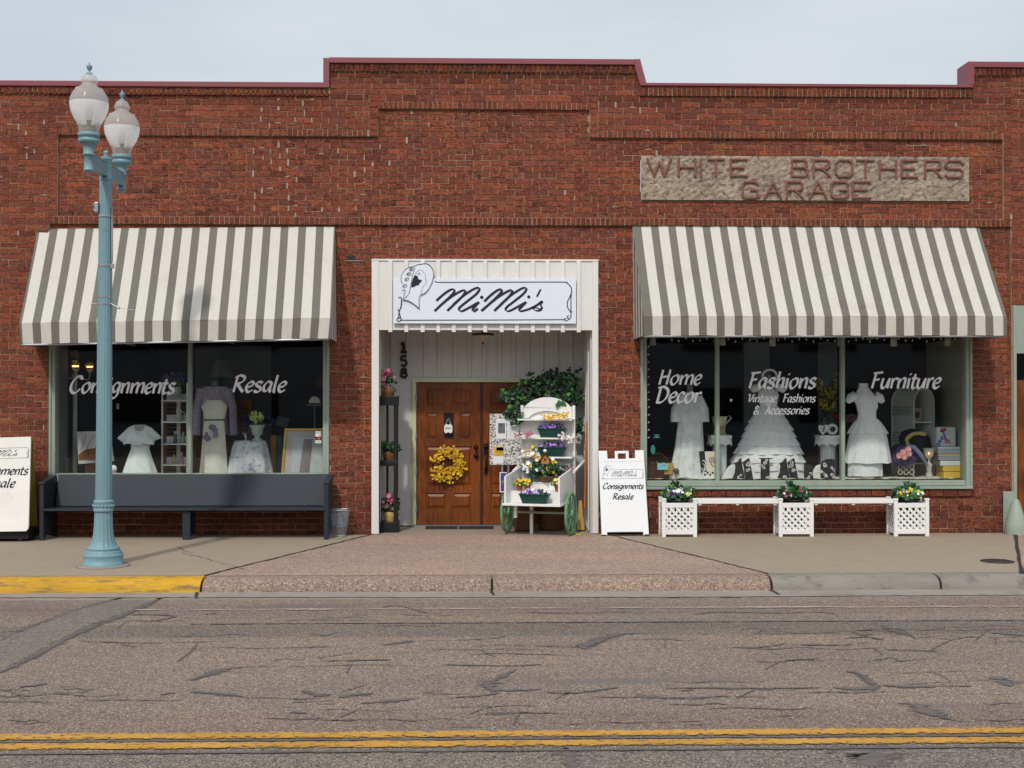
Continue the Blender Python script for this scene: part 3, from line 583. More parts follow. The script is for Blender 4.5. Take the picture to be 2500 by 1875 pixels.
# rowlock course below the coping, standing proud
PR = -.022
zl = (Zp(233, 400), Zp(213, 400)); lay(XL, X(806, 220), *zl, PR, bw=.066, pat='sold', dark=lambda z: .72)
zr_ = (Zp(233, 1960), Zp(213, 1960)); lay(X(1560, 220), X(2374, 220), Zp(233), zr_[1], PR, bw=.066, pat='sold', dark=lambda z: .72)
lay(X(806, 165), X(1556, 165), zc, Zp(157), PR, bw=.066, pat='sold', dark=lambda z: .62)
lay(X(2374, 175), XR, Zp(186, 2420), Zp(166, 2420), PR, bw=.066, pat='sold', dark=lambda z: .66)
# projecting sill course under the windows
for w in (LW, RW): lay(w[0] - .03, w[1] + .03, w[2] - .1, w[2] - .005, P1 - .03, bw=.2, pat='sold', dark=lambda z: .85)
# a missing brick and a broken one
for g in gaps: wall.box(g[0] - g[3] / 2, g[0] + g[3] / 2, g[1] - .004, g[1] + .02, g[2], g[2] + g[4], 2)
# mortar body, cut round the openings
def slab(x0, x1, z0, z1, yf, yb=.34):
    xs = sorted({x0, x1} | {v for h in HOLES for v in h[:2] if x0 < v < x1}); zs = sorted({z0, z1} | {v for h in HOLES for v in h[2:] if z0 < v < z1})
    for i in range(len(xs) - 1):
        for k in range(len(zs) - 1):
            cx, cz = (xs[i] + xs[i + 1]) / 2, (zs[k] + zs[k + 1]) / 2
            if not any(h[0] < cx < h[1] and h[2] < cz < h[3] for h in HOLES): wall.box(xs[i], xs[i + 1], yf, yb, zs[k], zs[k + 1], 1)
mo = .0095
slab(XL, X(118, 900), -.3, Zp(232), P0 + mo); slab(X(118, 900), X(2470, 900), -.3, zA, P1 + mo); slab(X(2470, 900), XR, -.3, Zp(320), P0 + mo)
slab(X(118, 900), X(140, 420), zA, Zp(317), P0 + mo, .0535); slab(X(2450, 420), X(2470, 900), zA, Zp(317), P0 + mo, .0535)
slab(X(118, 900), X(2470, 900), zA, Zp(266), P1 + mo); wall.box(X(140, 420), X(2450, 420), P0 + mo, .05, zA, zB, 1)
for a, c, d, e in ((140, 901, 334, 317), (1460, 2450, 334, 317), (901, 923, 334, 249), (1440, 1460, 334, 249)): wall.box(X(a, 320), X(c, 320), P0 + mo, .0535, Zp(d), Zp(e), 1)
wall.box(X(118, 270), X(901, 270), P0 + mo, .0535, Zp(317), zf, 1); wall.box(X(1460, 270), X(2470, 270), P0 + mo, .0535, Zp(317), zf, 1); wall.box(X(901, 250), X(1460, 250), P0 + mo, .0535, Zp(266), zf, 1)
wall.box(X(118, 900), X(2470, 900), .0535, .34, Zp(266), zf, 1)
wall.box(X(806, 200), X(1562, 200), P0 + mo, .34, zf, Zp(157), 1); wall.box(XL, X(806, 200), P0 + mo - .022, .34, zf, zl[1], 1); wall.box(X(1562, 200), X(2374, 200), P0 + mo - .022, .34, zf, zr_[1], 1)
wall.box(X(2374, 200), X(2470, 900), P0 + mo, .34, zf, Zp(166, 2420), 1); wall.box(X(2470, 900), XR, P0 + mo, .34, Zp(320), Zp(166, 2420), 1)
hx, hz = at(1170, 430, 0).x, at(1170, 430, 0).z
wall.box(hx - .02, hx + .012, P1 - .006, P1 + .02, hz - .02, hz + .028, 3)
hx, hz = at(856, 628, 0).x, at(856, 628, 0).z; wall.box(hx - .06, hx + .06, P1 - .005, P1 + .02, hz - .03, hz + .028, 3); wall.box(hx - .08, hx + .16, P1 - .012, P1 + .02, hz - .05, hz - .038, 2)
wall.build('wall', [BRICK, MORTAR, PALE_MORTAR, SEAM], bld, col=True)
# side and back walls, flat roof
b = MB(); b.box(XL, XL + .3, .34, 11, -.3, 4.9); b.box(XR - .3, XR, .34, 11, -.3, 4.9); b.box(XL, XR, 11, 11.3, -.3, 4.9); b.build('rear_wall', MORTAR, bld)
b = MB(); b.box(XL + .3, XR - .3, .34, 11, 4.45, 4.7); b.build('roof', SEAM, bld)
# burgundy metal coping following the steps
b = MB(); D0, D1 = -.045, .37; tw = .012
def cop(x0, x1, zt, zb): b.box(x0, x1, D0, D1, zb, zt)
zt = lambda py, px: Zp(py, px)
cop(XL, X(805, 200), zt(200, 400), zl[1]); b.box(X(790, 170), X(805, 170), D0, D1, zt(200, 400), zt(143, 800)); cop(X(805, 150), X(1548, 150), zt(144, 1200), Zp(158))
s = [(X(1548, 146), zt(146, 1555)), (X(1562, 146), zt(146, 1555)), (X(1577, 208), zt(203, 1577)), (X(1577, 216), zr_[1]), (X(1562, 212), zr_[1]), (X(1548, 158), Zp(158))]
b.prism(s, D0 - .002, D1)
cop(X(1577, 208), X(2374, 208), zt(206, 1960), zr_[1]); b.box(X(2361, 180), X(2376, 180), D0 - .002, D1, zt(206, 1960), zt(152, 2400)); cop(X(2376, 160), XR, zt(152, 2400), Zp(166, 2420))
b.build('coping', COPING, bld, bevel=.006)
# name stone with raised letters
t = MB(); n, m_ = 80, 14; vs = []
for i in range(n + 1):
    for k in range(m_ + 1):
        x = ST[0] + (ST[1] - ST[0]) * i / n; z = ST[2] + (ST[3] - ST[2]) * k / m_; edge = i in (0, n) or k in (0, m_)
        vs.append((x, .012 + (0 if edge else rnd.uniform(-.009, .009)), z))
t.add(vs, [(i * (m_ + 1) + k, (i + 1) * (m_ + 1) + k, (i + 1) * (m_ + 1) + k + 1, i * (m_ + 1) + k + 1) for i in range(n) for k in range(m_)])
ns = t.build('name_panel', STUCCO, bld)
t = MB()
def block(ch, x0, x1, y0, y1, Y=-.004):
    for st in BL[ch]:
        P = [at(x0 + (x1 - x0) * (u if x1 - x0 > 3 else 0), y1 + (y0 - y1) * v, Y) for u, v in st]
        for a, c in zip(P, P[1:]):
            e = (c - a).normalized() * .012; t.tube([a - e, c + e], .0165, 8, 0, True, False, .9)
for ch, x0, x1 in (('W', 1581, 1638), ('H', 1657, 1697), ('I', 1711, 1713), ('T', 1729, 1767), ('E', 1784, 1823), ('B', 1934, 1973), ('R', 1987, 2027), ('O', 2041, 2081), ('T', 2093, 2133), ('H', 2148, 2188), ('E', 2202, 2239), ('R', 2259, 2298), ('S', 2310, 2350)):
    dy = (x0 - 1581) / 770 * 5; block(ch, x0, x1, 388 + dy, 428 + dy)
for ch, x0, x1 in (('G', 1813, 1850), ('A', 1867, 1907), ('R', 1921, 1960), ('A', 1977, 2018), ('G', 2030, 2070), ('E', 2082, 2124)): block(ch, x0, x1, 444, 483)
t.build('lettering', RED_LETTER, ns)
# ---------------------------------------------------------------- shop windows, interiors
def shop_window(win, mull, name_lbl, glassY=.115):
    x0, x1, z0, z1 = win
    fw = .085; b = MB()
    b.box(x0, x0 + fw, .03, .2, z0, z1); b.box(x1 - fw, x1, .03, .2, z0, z1)
    b.box(x0 + .004, x0 + .035, .012, .03, z0, z1); b.box(x1 - .035, x1 - .004, .012, .03, z0, z1)
    b.box(x0 + fw, x1 - fw, .03, .2, z1 - .1, z1); b.box(x0 + fw, x1 - fw, .05, .2, z0, z0 + .115)
    fr = b.build('window_frame', GREEN_TRIM, bld, bevel=.004)
    b = MB(); b.box(x0 + .01, x1 - .01, -.015, .029, z0 + .003, z0 + .04); b.box(x0 + fw, x1 - fw, .03, .049, z0 + .045, z0 + .058); b.build('sill', GREEN_TRIM, fr, bevel=.005)
    for m in mull:
        b = MB(); b.box(m - .025, m + .025, .055, .16, z0 + .06, z1 - .1); b.box(m - .01, m + .01, .048, .0549, z0 + .06, z1 - .1); b.build('mullion', GREEN_TRIM, fr, bevel=.003)
    xs = [x0 + fw] + [v for m in mull for v in (m - .02, m + .02)] + [x1 - fw]
    for i in range(0, len(xs), 2):
        b = MB(); b.box(xs[i], xs[i + 1], glassY, glassY + .006, z0 + .1, z1 - .08); b.build('pane', GLASS, fr)
    return fr
lwf = shop_window(LW, [X(460.5, 1000)], '')
rwf = shop_window(RW, [X(1754, 1000), X(2061.5, 1000)], '')
GY = .113
def words_on(win, L):
    for txt, p0, p1, xh in L:
        b = MB(); lettering(b, txt, p0, p1, xh, 0, GY); b.build('lettering', WINDOW_PAINT, win)
words_on(lwf, [('Consignments', (168, 959), (423, 961), 25), ('Resale', (567, 957), (694, 957), 25)])
words_on(rwf, [('Home', (1607, 939), (1708, 939), 23.5), ('Decor', (1600, 983), (1706, 983), 25), ('Fashions', (1827, 948), (1988, 948), 25),
    ('Vintage', (1824, 982), (1893, 982), 13), ('Fashions', (1911, 982), (1989, 982), 13), ('&', (1839, 1011), (1852, 1011), 13.5), ('Accessories', (1867, 1011), (1974, 1011), 13), ('Furniture', (2126, 948), (2292, 948), 25)])
def text_mesh(txt, size, name, mat, parent, loc, rot=(R(90), 0, 0), ext=.0, sx=1):
    c = bpy.data.curves.new(name, 'FONT'); c.body = txt; c.size = size; c.align_x = 'CENTER'; c.align_y = 'CENTER'; c.extrude = ext; c.resolution_u = 3
    tmp = bpy.data.objects.new('tmp_text', c); COL.objects.link(tmp); dg = bpy.context.evaluated_depsgraph_get()
    me = bpy.data.meshes.new_from_object(tmp.evaluated_get(dg)); bpy.data.objects.remove(tmp); bpy.data.curves.remove(c)
    o = bpy.data.objects.new(name, me); COL.objects.link(o); me.materials.clear(); me.materials.append(mat)
    Mx = Matrix.Translation(loc) @ Matrix.Rotation(rot[0], 4, 'X') @ Matrix.Diagonal((sx, 1, 1, 1))
    me.transform(Mx)
    if parent: o.parent = parent; o.matrix_parent_inverse = parent.matrix_basis.inverted()
    return o
# card stickers on the left window
def sticker(px0, px1, py0, py1, base, lbl, build):
    a, c = at(px0, py1, .112), at(px1, py0, .112); t = thing('payment_sticker', lbl, 'sticker', (a.x, .112, a.z), 'payment stickers on the left window')
    b = MB(); b.box(a.x, c.x, .110, .113, a.z, c.z); b.build('backing', base, t); build(t, (a.x + c.x) / 2, (a.z + c.z) / 2, c.x - a.x, c.z - a.z)
CARD_W = M('sticker_white', (.75, .75, .75), .5, .02); CARD_K = M('sticker_navy', rgb(24, 28, 60), .5, .05); ORANGE = M('sticker_orange', rgb(236, 130, 40), .5, .05); REDC = M('sticker_red', rgb(206, 40, 36), .5, .05)
def st_disc(t, x, z, w, h):
    b = MB(); b.prism([(x + .0 * w, z - .42 * h), (x + .46 * w, z - .42 * h), (x + .46 * w, z - .02 * h)], .1085, .1098); b.build('orange_corner', ORANGE, t); text_mesh('DISCOVER', h * .26, 'lettering', INK, t, (x, .1092, z + .18 * h))
def st_mc(t, x, z, w, h):
    for s, m in ((-1, REDC), (1, ORANGE)):
        b = MB(); b.lathe((0, 0, 0), [(h * .32, 0), (h * .32, .001)], 20); b.xform(Matrix.Translation((x + s * w * .17, .1095 - .0006 * s, z)) @ Matrix.Rotation(R(90), 4, 'X')); b.build('disc', m, t)
def st_visa(t, x, z, w, h): text_mesh('VISA', h * .7, 'lettering', CARD_K, t, (x, .1092, z))
sticker(770, 784, 1053, 1066, CARD_W, 'white and orange card sticker, topmost of three on the left window', st_disc)
sticker(770, 784, 1067, 1074, CARD_K, 'dark card sticker with red and orange discs, middle of three', st_mc)
sticker(770, 784, 1075, 1082, CARD_W, 'white card sticker with blue lettering, lowest of three', st_visa)
# rooms behind the glass
def room(x0, x1, z0, z1, deep, name, ztop=3.3):
    b = MB()
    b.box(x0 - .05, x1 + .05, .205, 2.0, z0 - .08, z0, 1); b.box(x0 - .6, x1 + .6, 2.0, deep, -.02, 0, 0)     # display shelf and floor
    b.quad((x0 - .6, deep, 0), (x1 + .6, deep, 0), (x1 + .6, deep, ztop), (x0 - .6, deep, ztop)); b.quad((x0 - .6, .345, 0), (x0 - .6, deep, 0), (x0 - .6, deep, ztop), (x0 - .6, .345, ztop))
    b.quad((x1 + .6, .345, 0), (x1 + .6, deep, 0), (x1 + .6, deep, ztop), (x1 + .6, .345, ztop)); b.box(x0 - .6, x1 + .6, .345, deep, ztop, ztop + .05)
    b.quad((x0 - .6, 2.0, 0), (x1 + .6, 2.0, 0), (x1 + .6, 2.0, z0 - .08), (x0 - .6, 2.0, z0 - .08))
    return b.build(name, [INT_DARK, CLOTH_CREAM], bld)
LZ, RZ2 = LW[2] + .03, RW[2] + .11
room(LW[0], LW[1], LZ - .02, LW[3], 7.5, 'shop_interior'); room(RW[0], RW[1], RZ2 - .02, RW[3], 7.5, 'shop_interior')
b = MB(); x = at(163, 900, .55).x; b.box(x - .3, x, .22, .6, LZ, 3.2); b.build('side_partition', INT_GREY, bld); b = MB()
x0, x1, zt_ = at(476, 900, 1.9).x, at(662, 900, 1.9).x, at(600, 845, 1.9).z; b.box(x0, x1, 1.9, 1.95, LZ, zt_); b.build('partition', INT_GREY, bld)
b = MB(); x = at(2357, 1000, .21).x; b.box(x, x + .04, .21, 1.75, RZ2 - .02, at(2300, 836, 1.7).z); b.build('side_partition', INT_GREEN, bld)
b = MB(); x0, x1 = at(1817, 900, 1.8).x, at(1879, 900, 1.8).x; zt_ = at(1850, 835, 1.8).z; b.box(x0, x1, 1.8, 1.83, RZ2, zt_); b.build('partition', INT_GREY, bld)
b = MB(); b.box(at(1998, 900, 1.8).x, at(2044, 900, 1.8).x, 1.8, 1.83, RZ2, zt_); b.build('partition', INT_GREY, bld)
# right hand doorway at the edge of the picture
g = MB(); x0 = RD[0]; zt_ = RD[3]; g.box(x0, x0 + .045, -.01, .2, 0, zt_); g.box(x0 + .045, XR + .5, .01, .2, zt_ - .66, zt_); dfr = g.build('side_door_frame', GREEN_TRIM, bld, bevel=.004)
g = MB(); zd = at(2495, 928, .2).z; g.box(x0 + .045, XR + .5, .17, .2, zd, zt_ - .66); g.build('transom', GLASS, dfr)
g = MB(); g.box(x0 + .1, x0 + .1 + 2.2, .16, .2, .02, zd); g.box(x0 + .045, x0 + .1, .12, .2, .0, zd); g.build('side_door', DOOR, bld)
g = MB(); g.quad((x0 - .2, 1.5, 0), (XR + .5, 1.5, 0), (XR + .5, 1.5, 4), (x0 - .2, 1.5, 4)); g.build('side_room_wall', INT_DARK, bld)

# ---------------------------------------------------------------- awnings
def awning(label, wl_, wr_, vtl, vtr, vbl, vbr, bl, br, Yf, t0, period, grey_first, sag=.016):
    A, B_ = at(*wl_, P1 - .005), at(*wr_, P1 - .005); C_, D_ = at(*vtl, Yf), at(*vtr, Yf); E, G = at(*vbl, Yf), at(*vbr, Yf); H, I = at(*bl, .01), at(*br, .01)
    t = thing('awning', label, 'awning', (A + B_) / 2, 'striped canvas awnings')
    L = [0]; x = t0
    while x < 1 - 1e-4: L.append(x); x = x + period * (.56 if (len(L) % 2 == 0) == grey_first else .44)
    L.append(1); rows = 9
    can, val = MB(), MB()
    for i in range(len(L) - 1):
        m = (0 if i % 2 else 1) if grey_first else (i % 2)
        u0, u1 = L[i], L[i + 1]
        for k in range(rows):
            q = []
            for u, v in ((u0, k), (u1, k), (u1, k + 1), (u0, k + 1)):
                v /= rows; p = A.lerp(B_, u).lerp(C_.lerp(D_, u), v); rib = abs(math.sin(math.pi * 3 * u)); p.z -= sag * math.sin(math.pi * v) * (.5 + 1.5 * rib) + .006 * math.sin(u * 23 + v * 5) * math.sin(v * 7 + u * 11) * (v * (1 - v) * 4); p.y += .004 * math.sin(u * 40); q.append(p)
            can.quad(*q, m)
        p0, p1, p2, p3 = C_.lerp(D_, u0), C_.lerp(D_, u1), E.lerp(G, u1), E.lerp(G, u0)
        for p, u in ((p2, u1), (p3, u0)): p.y += .012 * math.sin(u * 31) + .01; p.z += .003 * math.sin(u * 50)
        val.quad(p0, p1, p2, p3, m)
    can.build('canopy', [STRIPE_W, STRIPE_G], t); val.build('valance', [STRIPE_W, STRIPE_G], t)
    for Wt, Vt, Vb, Bk in ((A, C_, E, H), (B_, D_, G, I)):
        s = MB(); n = 8
        for i in range(n):
            f0, f1 = i / n, (i + 1) / n
            s.quad(Wt.lerp(Vt, f0), Wt.lerp(Vt, f1), Bk.lerp(Vb, f1), Bk.lerp(Vb, f0), i % 2)
        s.build('side_panel', [STRIPE_W, STRIPE_G], t)
    f = MB(); off = Vector((0, .03, -.01))
    f.tube([C_ + off, D_ + off], .014, 8); f.tube([E + off, G + off], .014, 8)
    for u in (.02, .33, .66, .98): f.tube([A.lerp(B_, u) + Vector((0, .0, -.05)), C_.lerp(D_, u) + off], .012, 6); f.tube([H.lerp(I, u) + Vector((0, -.01, 0)), E.lerp(G, u) + off], .012, 6)
    f.build('frame_tube', STEEL, t); return t
awning('striped cream and grey awning behind the lamp post, over the lavender dress window', (92, 559), (818, 553), (47, 789), (808.5, 776), (49, 840), (804, 826), (86, 848), (821.5, 834), -.98, .008, 43.3 / 726, True)
awning('striped cream and grey awning over the wedding dress window, below the name stone', (1544, 549), (2390, 553.4), (1571.4, 772), (2458, 772), (1572, 819), (2459, 819), (1547, 828), (2405, 829), -.98, .0245, 41.75 / 846, True)

# ---------------------------------------------------------------- entry: header, jambs, recess, doors
ent = MB(); JL0, JL1 = at(907, 900, -.03).x, at(925, 900, -.03).x; JR0, JR1 = at(1446, 900, -.03).x, at(1461, 900, -.03).x; HT = at(1200, 634, -.02).z; HB = at(1200, 806, -.02).z
RY = 1.0
SHADED_WHITE = M('shaded_white_board', (.54, .53, .51), .65, .05, 3, .3, 90, stretch=(3, 3, .4), dirt=((.46, .44, .41), 4, .64))  # the white board greyed, so the recess shade is partly in its colour
RX0, RX1 = at(927, 900, 0.05).x - .02, at(1424, 1000, RY).x + .02
hd = MB(); hd.box(JL1, JR0, -.02, .08, HB, HT - .02); hd.box(JL0, JR1, -.035, .08, HT - .02, HT + .006)
hdo = hd.build('entry_header', WHITE_WOOD, bld, bevel=.003)
hd = MB()
for px in (953, 992, 1032, 1070, 1108, 1147, 1184.5, 1225, 1262, 1301, 1337, 1374, 1413): c = at(px, 700, -.04); hd.box(c.x - .027, c.x + .027, -.045, -.0201, HB - .028, HT - .02)
hd.build('batten', WHITE_WOOD, hdo, bevel=.003)
for x0, x1 in ((JL0, JL1), (JR0, JR1)):
    j = MB(); j.box(x0, x1, -.03, .05, .01, HT - .021); j.box(x0 + .02, x1 - .02, .05, .16, .01, HB); j.build('jamb', WHITE_WOOD, bld, bevel=.006)
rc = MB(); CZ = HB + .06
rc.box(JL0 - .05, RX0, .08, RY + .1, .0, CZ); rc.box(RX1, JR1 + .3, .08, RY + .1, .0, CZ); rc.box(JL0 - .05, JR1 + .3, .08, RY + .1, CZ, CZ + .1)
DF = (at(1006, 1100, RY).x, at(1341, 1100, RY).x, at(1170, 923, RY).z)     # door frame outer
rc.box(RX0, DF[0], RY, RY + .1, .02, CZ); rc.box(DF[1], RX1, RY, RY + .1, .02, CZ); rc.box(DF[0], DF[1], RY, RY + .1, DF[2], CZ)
rw = rc.build('entry_wall', SHADED_WHITE, bld)
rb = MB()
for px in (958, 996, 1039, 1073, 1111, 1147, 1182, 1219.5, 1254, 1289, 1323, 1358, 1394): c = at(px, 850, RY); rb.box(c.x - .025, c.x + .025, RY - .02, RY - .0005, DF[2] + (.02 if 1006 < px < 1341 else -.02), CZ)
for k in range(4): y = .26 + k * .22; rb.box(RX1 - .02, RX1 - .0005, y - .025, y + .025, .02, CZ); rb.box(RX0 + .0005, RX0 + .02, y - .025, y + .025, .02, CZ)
rb.build('batten', SHADED_WHITE, rw, bevel=.003)
df = MB(); dw = .06; df.box(DF[0], DF[0] + dw, RY - .03, RY + .08, .03, DF[2] - dw); df.box(DF[1] - dw, DF[1], RY - .03, RY + .08, .03, DF[2] - dw); df.box(DF[0], DF[1], RY - .03, RY + .08, DF[2] - dw, DF[2])
dfo = df.build('door_frame', CREAM_TRIM, bld, bevel=.006)
df = MB(); df.box(DF[0], DF[1], RY - .06, RY + .1, .0, .028); df.build('threshold', STEEL, dfo)
DZ0, DZ1 = .032, DF[2] - dw - .004; dx0 = DF[0] + dw + .003; dxm = at(1174, 1100, RY).x; dx1 = DF[1] - dw - .003
def door_leaf(x0, x1):
    """six raised panels; picture rows taken from the left leaf"""
    zz = lambda py: at(1100, py, RY).z; w = x1 - x0; fx = lambda f: x0 + w * f
    y = RY + .02; b = MB()
    cells = [(.145, .44, 951, 990), (.56, .86, 951, 990), (.15, .34, 1007, 1072), (.67, .86, 1007, 1072), (.145, .86, 1090, 1186), (.145, .46, 1204, 1243), (.56, .86, 1204, 1243)]
    win = (.44, .57, 1010, 1068)
    b.box(x0, x1, y + .018, y + .05, DZ0, DZ1)
    holes = cells + [win]; xs = sorted({0, 1} | {v for h in holes for v in h[:2]}); zs = sorted({DZ0, DZ1} | {zz(v) for h in holes for v in h[2:]})
    for i in range(len(xs) - 1):
        for k in range(len(zs) - 1):
            cx, cz = (xs[i] + xs[i + 1]) / 2, (zs[k] + zs[k + 1]) / 2
            if not any(h[0] < cx < h[1] and zz(h[3]) < cz < zz(h[2]) for h in holes): b.box(fx(xs[i]), fx(xs[i + 1]), y, y + .0179, zs[k], zs[k + 1])
    for h in cells:
        p = [(fx(h[0]), zz(h[3])), (fx(h[1]), zz(h[3])), (fx(h[1]), zz(h[2])), (fx(h[0]), zz(h[2]))]; cx, cz = (p[0][0] + p[2][0]) / 2, (p[0][1] + p[2][1]) / 2
        q = lambda d: [(a + (d if a < cx else -d), e + (d if e < cz else -d)) for a, e in p]
        r0, r1 = q(.016), q(.05); v = [(a, y + .0178, e) for a, e in r0] + [(a, y + .003, e) for a, e in r1]
        b.add(v, [(0, 1, 5, 4), (1, 2, 6, 5), (2, 3, 7, 6), (3, 0, 4, 7), (4, 5, 6, 7)])
    o = b.build('entrance_door', DOOR, bld); wb = MB(); a = [fx(win[0]), fx(win[1]), zz(win[3]), zz(win[2])]; wb.box(a[0], a[1], y + .008, y + .0178, a[2], a[3]); wb.build('peep_window', BLACK, o)
    wb = MB(); s = .014
    wb.box(a[0] - s, a[0], y - .008, y + .01, a[2] - s, a[3] + s); wb.box(a[1], a[1] + s, y - .008, y + .01, a[2] - s, a[3] + s); wb.box(a[0], a[1], y - .008, y + .01, a[3], a[3] + s); wb.box(a[0], a[1], y - .008, y + .01, a[2] - s, a[2]); wb.build('window_trim', DARK_WOOD, o)
    return o
dl = door_leaf(dx0, dxm - .003); dr = door_leaf(dxm + .003, dx1)
b = MB(); b.box(dxm - .012, dxm + .03, RY + .008, RY + .0195, DZ0, DZ1); b.build('astragal', DARK_WOOD, dr)
for px, py in ((1162, 1092), (1162, 1112)):
    k = MB(); c = at(px, py, RY - .02); k.lathe((0, 0, 0), [(.034, 0), (.034, .012), (.012, .016), (.012, .03), (.03, .036), (.03, .055), (.012, .062)], 18); k.xform(Matrix.Translation((c.x, RY + .02, c.z)) @ Matrix.Rotation(R(90), 4, 'X')); k.build('door_knob', DARK_METAL, dl)
k = MB(); c = at(1186, 1090, RY); c2 = at(1186, 1150, RY); k.box(c.x - .03, c.x + .03, RY - .005, RY + .02, c.z - .13, c.z + .04); k.tube([(c.x, RY - .01, c.z - .1), (c.x, RY - .06, c.z - .15), (c.x + .005, RY - .065, c2.z + .08), (c.x, RY - .02, c2.z + .02), (c.x, RY, c2.z)], .014, 8)
k.box(c.x - .022, c.x + .022, RY - .005, RY + .02, c2.z - .04, c2.z + .04); k.ball((c.x, RY - .02, c.z), .026); k.build('door_handle', DARK_METAL, dr)
for py in (972, 1066, 1150, 1242): k = MB(); c = at(1016.5, py, RY - .03); k.tube([(c.x, RY - .038, c.z - .05), (c.x, RY - .038, c.z + .05)], .011, 8); k.build('hinge', STEEL, dl)
# house number
def digit(ch, px0, px1, py0, py1):
    D = {'1': [[(.15, .8), (.5, 1), (.5, 0)], [(.1, .02), (.9, .02)]], '5': [[(.85, 1), (.22, 1), (.18, .55), (.5, .62), (.85, .45), (.85, .15), (.5, 0), (.12, .1)]],
         '8': [[(.5, .53), (.2, .65), (.18, .85), (.5, 1), (.8, .86), (.78, .65), (.5, .53), (.12, .38), (.12, .12), (.5, 0), (.88, .12), (.88, .38), (.5, .53)]]}[ch]
    b = MB()
    for st in D:
        P = [at(px0 + (px1 - px0) * u, py1 + (py0 - py1) * v, RY - .03) for u, v in (cr(st, 5) if ch != '1' else st)]
        for a, c in zip(P, P[1:]): b.tube([a, c], .017 if ch == '1' else .016, 6, 0, True, False)
    o = b.build('house_number', BLACK, bld)
digit('1', 976, 995, 837, 860); digit('5', 977, 995, 870, 893); digit('8', 977, 995, 900, 921)
# ceiling lamp in the entry
c = at(1179, 807, .45); t = thing('ceiling_light', 'bronze and cream glass ceiling light hanging in the entry recess', 'ceiling light', (c.x, .45, CZ))
b = MB(); zc_ = at(1179, 822, .45).z; b.lathe((c.x, .45, 0), [(.05, CZ - .001), (.06, CZ - .02), (.02, CZ - .03), (.02, zc_ + .05), (.15, zc_ + .045), (.16, zc_ + .02), (.14, zc_ + .015)][::-1], 24); b.build('canopy', DARK_METAL, t)
b = MB(); b.lathe((c.x, .45, 0), [(.012, zc_ - .075), (.04, zc_ - .065), (.1, zc_ - .02), (.138, zc_ + .016)], 24); b.build('shade', M('cream_glass', rgb(176, 164, 140), .3, .06), t)
b = MB(); b.lathe((c.x, .45, 0), [(.006, zc_ - .11), (.016, zc_ - .095), (.008, zc_ - .085), (.018, zc_ - .074)], 12); b.build('finial', DARK_METAL, t)

# ---------------------------------------------------------------- signboard over the entry
SY = -.075
a, c = at(960.5, 789.5, SY), at(1406.5, 680.5, SY)
sg = thing('shop_signboard', 'long white shop signboard with script name and hatted lady, above the entry', 'sign', ((a.x + c.x) / 2, SY, a.z))
b = MB(); b.box(a.x, c.x, SY, SY + .028, a.z, c.z); b.build('board', SIGN_WHITE, sg, bevel=.002)
SGN = dict(
 name=[[(555, 418), (620, 358), (700, 302), (745, 294), (745, 325), (690, 385), (610, 458), (535, 530)], [(598, 468), (700, 385), (790, 328), (850, 303), (868, 318), (835, 370), (755, 448), (672, 526)],
  [(735, 462), (850, 360), (945, 298), (1002, 276), (1020, 292), (985, 345), (885, 425), (810, 487), (800, 520), (835, 528), (920, 485), (1012, 432)], [(1016, 430), (968, 482), (945, 514), (962, 530), (1004, 502)],
  [(1072, 425), (1130, 368), (1210, 306), (1255, 294), (1255, 325), (1200, 385), (1120, 458), (1040, 528)], [(1108, 468), (1210, 385), (1300, 328), (1358, 303), (1376, 318), (1342, 370), (1262, 448), (1180, 526)],
  [(1245, 462), (1358, 360), (1453, 298), (1508, 276), (1527, 292), (1492, 345), (1392, 425), (1315, 487), (1305, 520), (1342, 528), (1428, 485), (1522, 432)], [(1526, 430), (1476, 482), (1450, 514), (1470, 530), (1560, 505), (1640, 465), (1697, 424), (1680, 455), (1694, 492), (1668, 522), (1625, 522), (1602, 502), (1622, 490), (1690, 515)]],
 dots=[(1045, 380, 19), (1553, 376, 18)], apo=[[(1682, 292), (1640, 374)]],
 frame=[[(540, 203), (560, 216), (640, 218), (1300, 216), (1900, 215), (1965, 226), (2005, 265), (2016, 310), (1996, 375), (1970, 430), (1974, 490), (2004, 540), (2008, 590), (1985, 618), (1952, 634), (1938, 616), (1962, 606)], [(2015, 310), (2008, 400), (2009, 530)], [(160, 627), (500, 626), (1300, 624), (1945, 620)],
  [(145, 390), (162, 378), (178, 400), (172, 470), (152, 540), (146, 590), (128, 618), (150, 642), (177, 620), (160, 600), (148, 612)], [(138, 505), (158, 560), (168, 600)], [(1990, 575), (1968, 590), (1985, 615)], [(2000, 540), (2025, 536)]],
 hat=[[(305, 48), (235, 68), (188, 125), (172, 185), (186, 235)], [(300, 58), (340, 32), (390, 22), (450, 18), (500, 55), (525, 120), (512, 200), (475, 280), (435, 328), (383, 356)], [(325, 60), (300, 130), (286, 210), (272, 280), (255, 345), (205, 398)], [(190, 300), (216, 310), (208, 355), (194, 402), (250, 418), (315, 455), (370, 502)], [(372, 360), (366, 420), (370, 502)]],
 face=[[(325, 130), (350, 100), (383, 82), (420, 115), (438, 150), (434, 178), (452, 196), (438, 208), (444, 222), (440, 240), (412, 262), (395, 310), (383, 356)], [(350, 125), (380, 112)], [(355, 138), (375, 125), (378, 142)], [(388, 186), (396, 205), (382, 218)]],
 hair=[(322, 138), (350, 150), (362, 185), (388, 190), (394, 208), (376, 222), (366, 248), (340, 252), (312, 268), (282, 274), (288, 225), (302, 175)], roses=[(285, 82, 22), (259, 132, 24), (236, 190, 24), (214, 262, 26)])
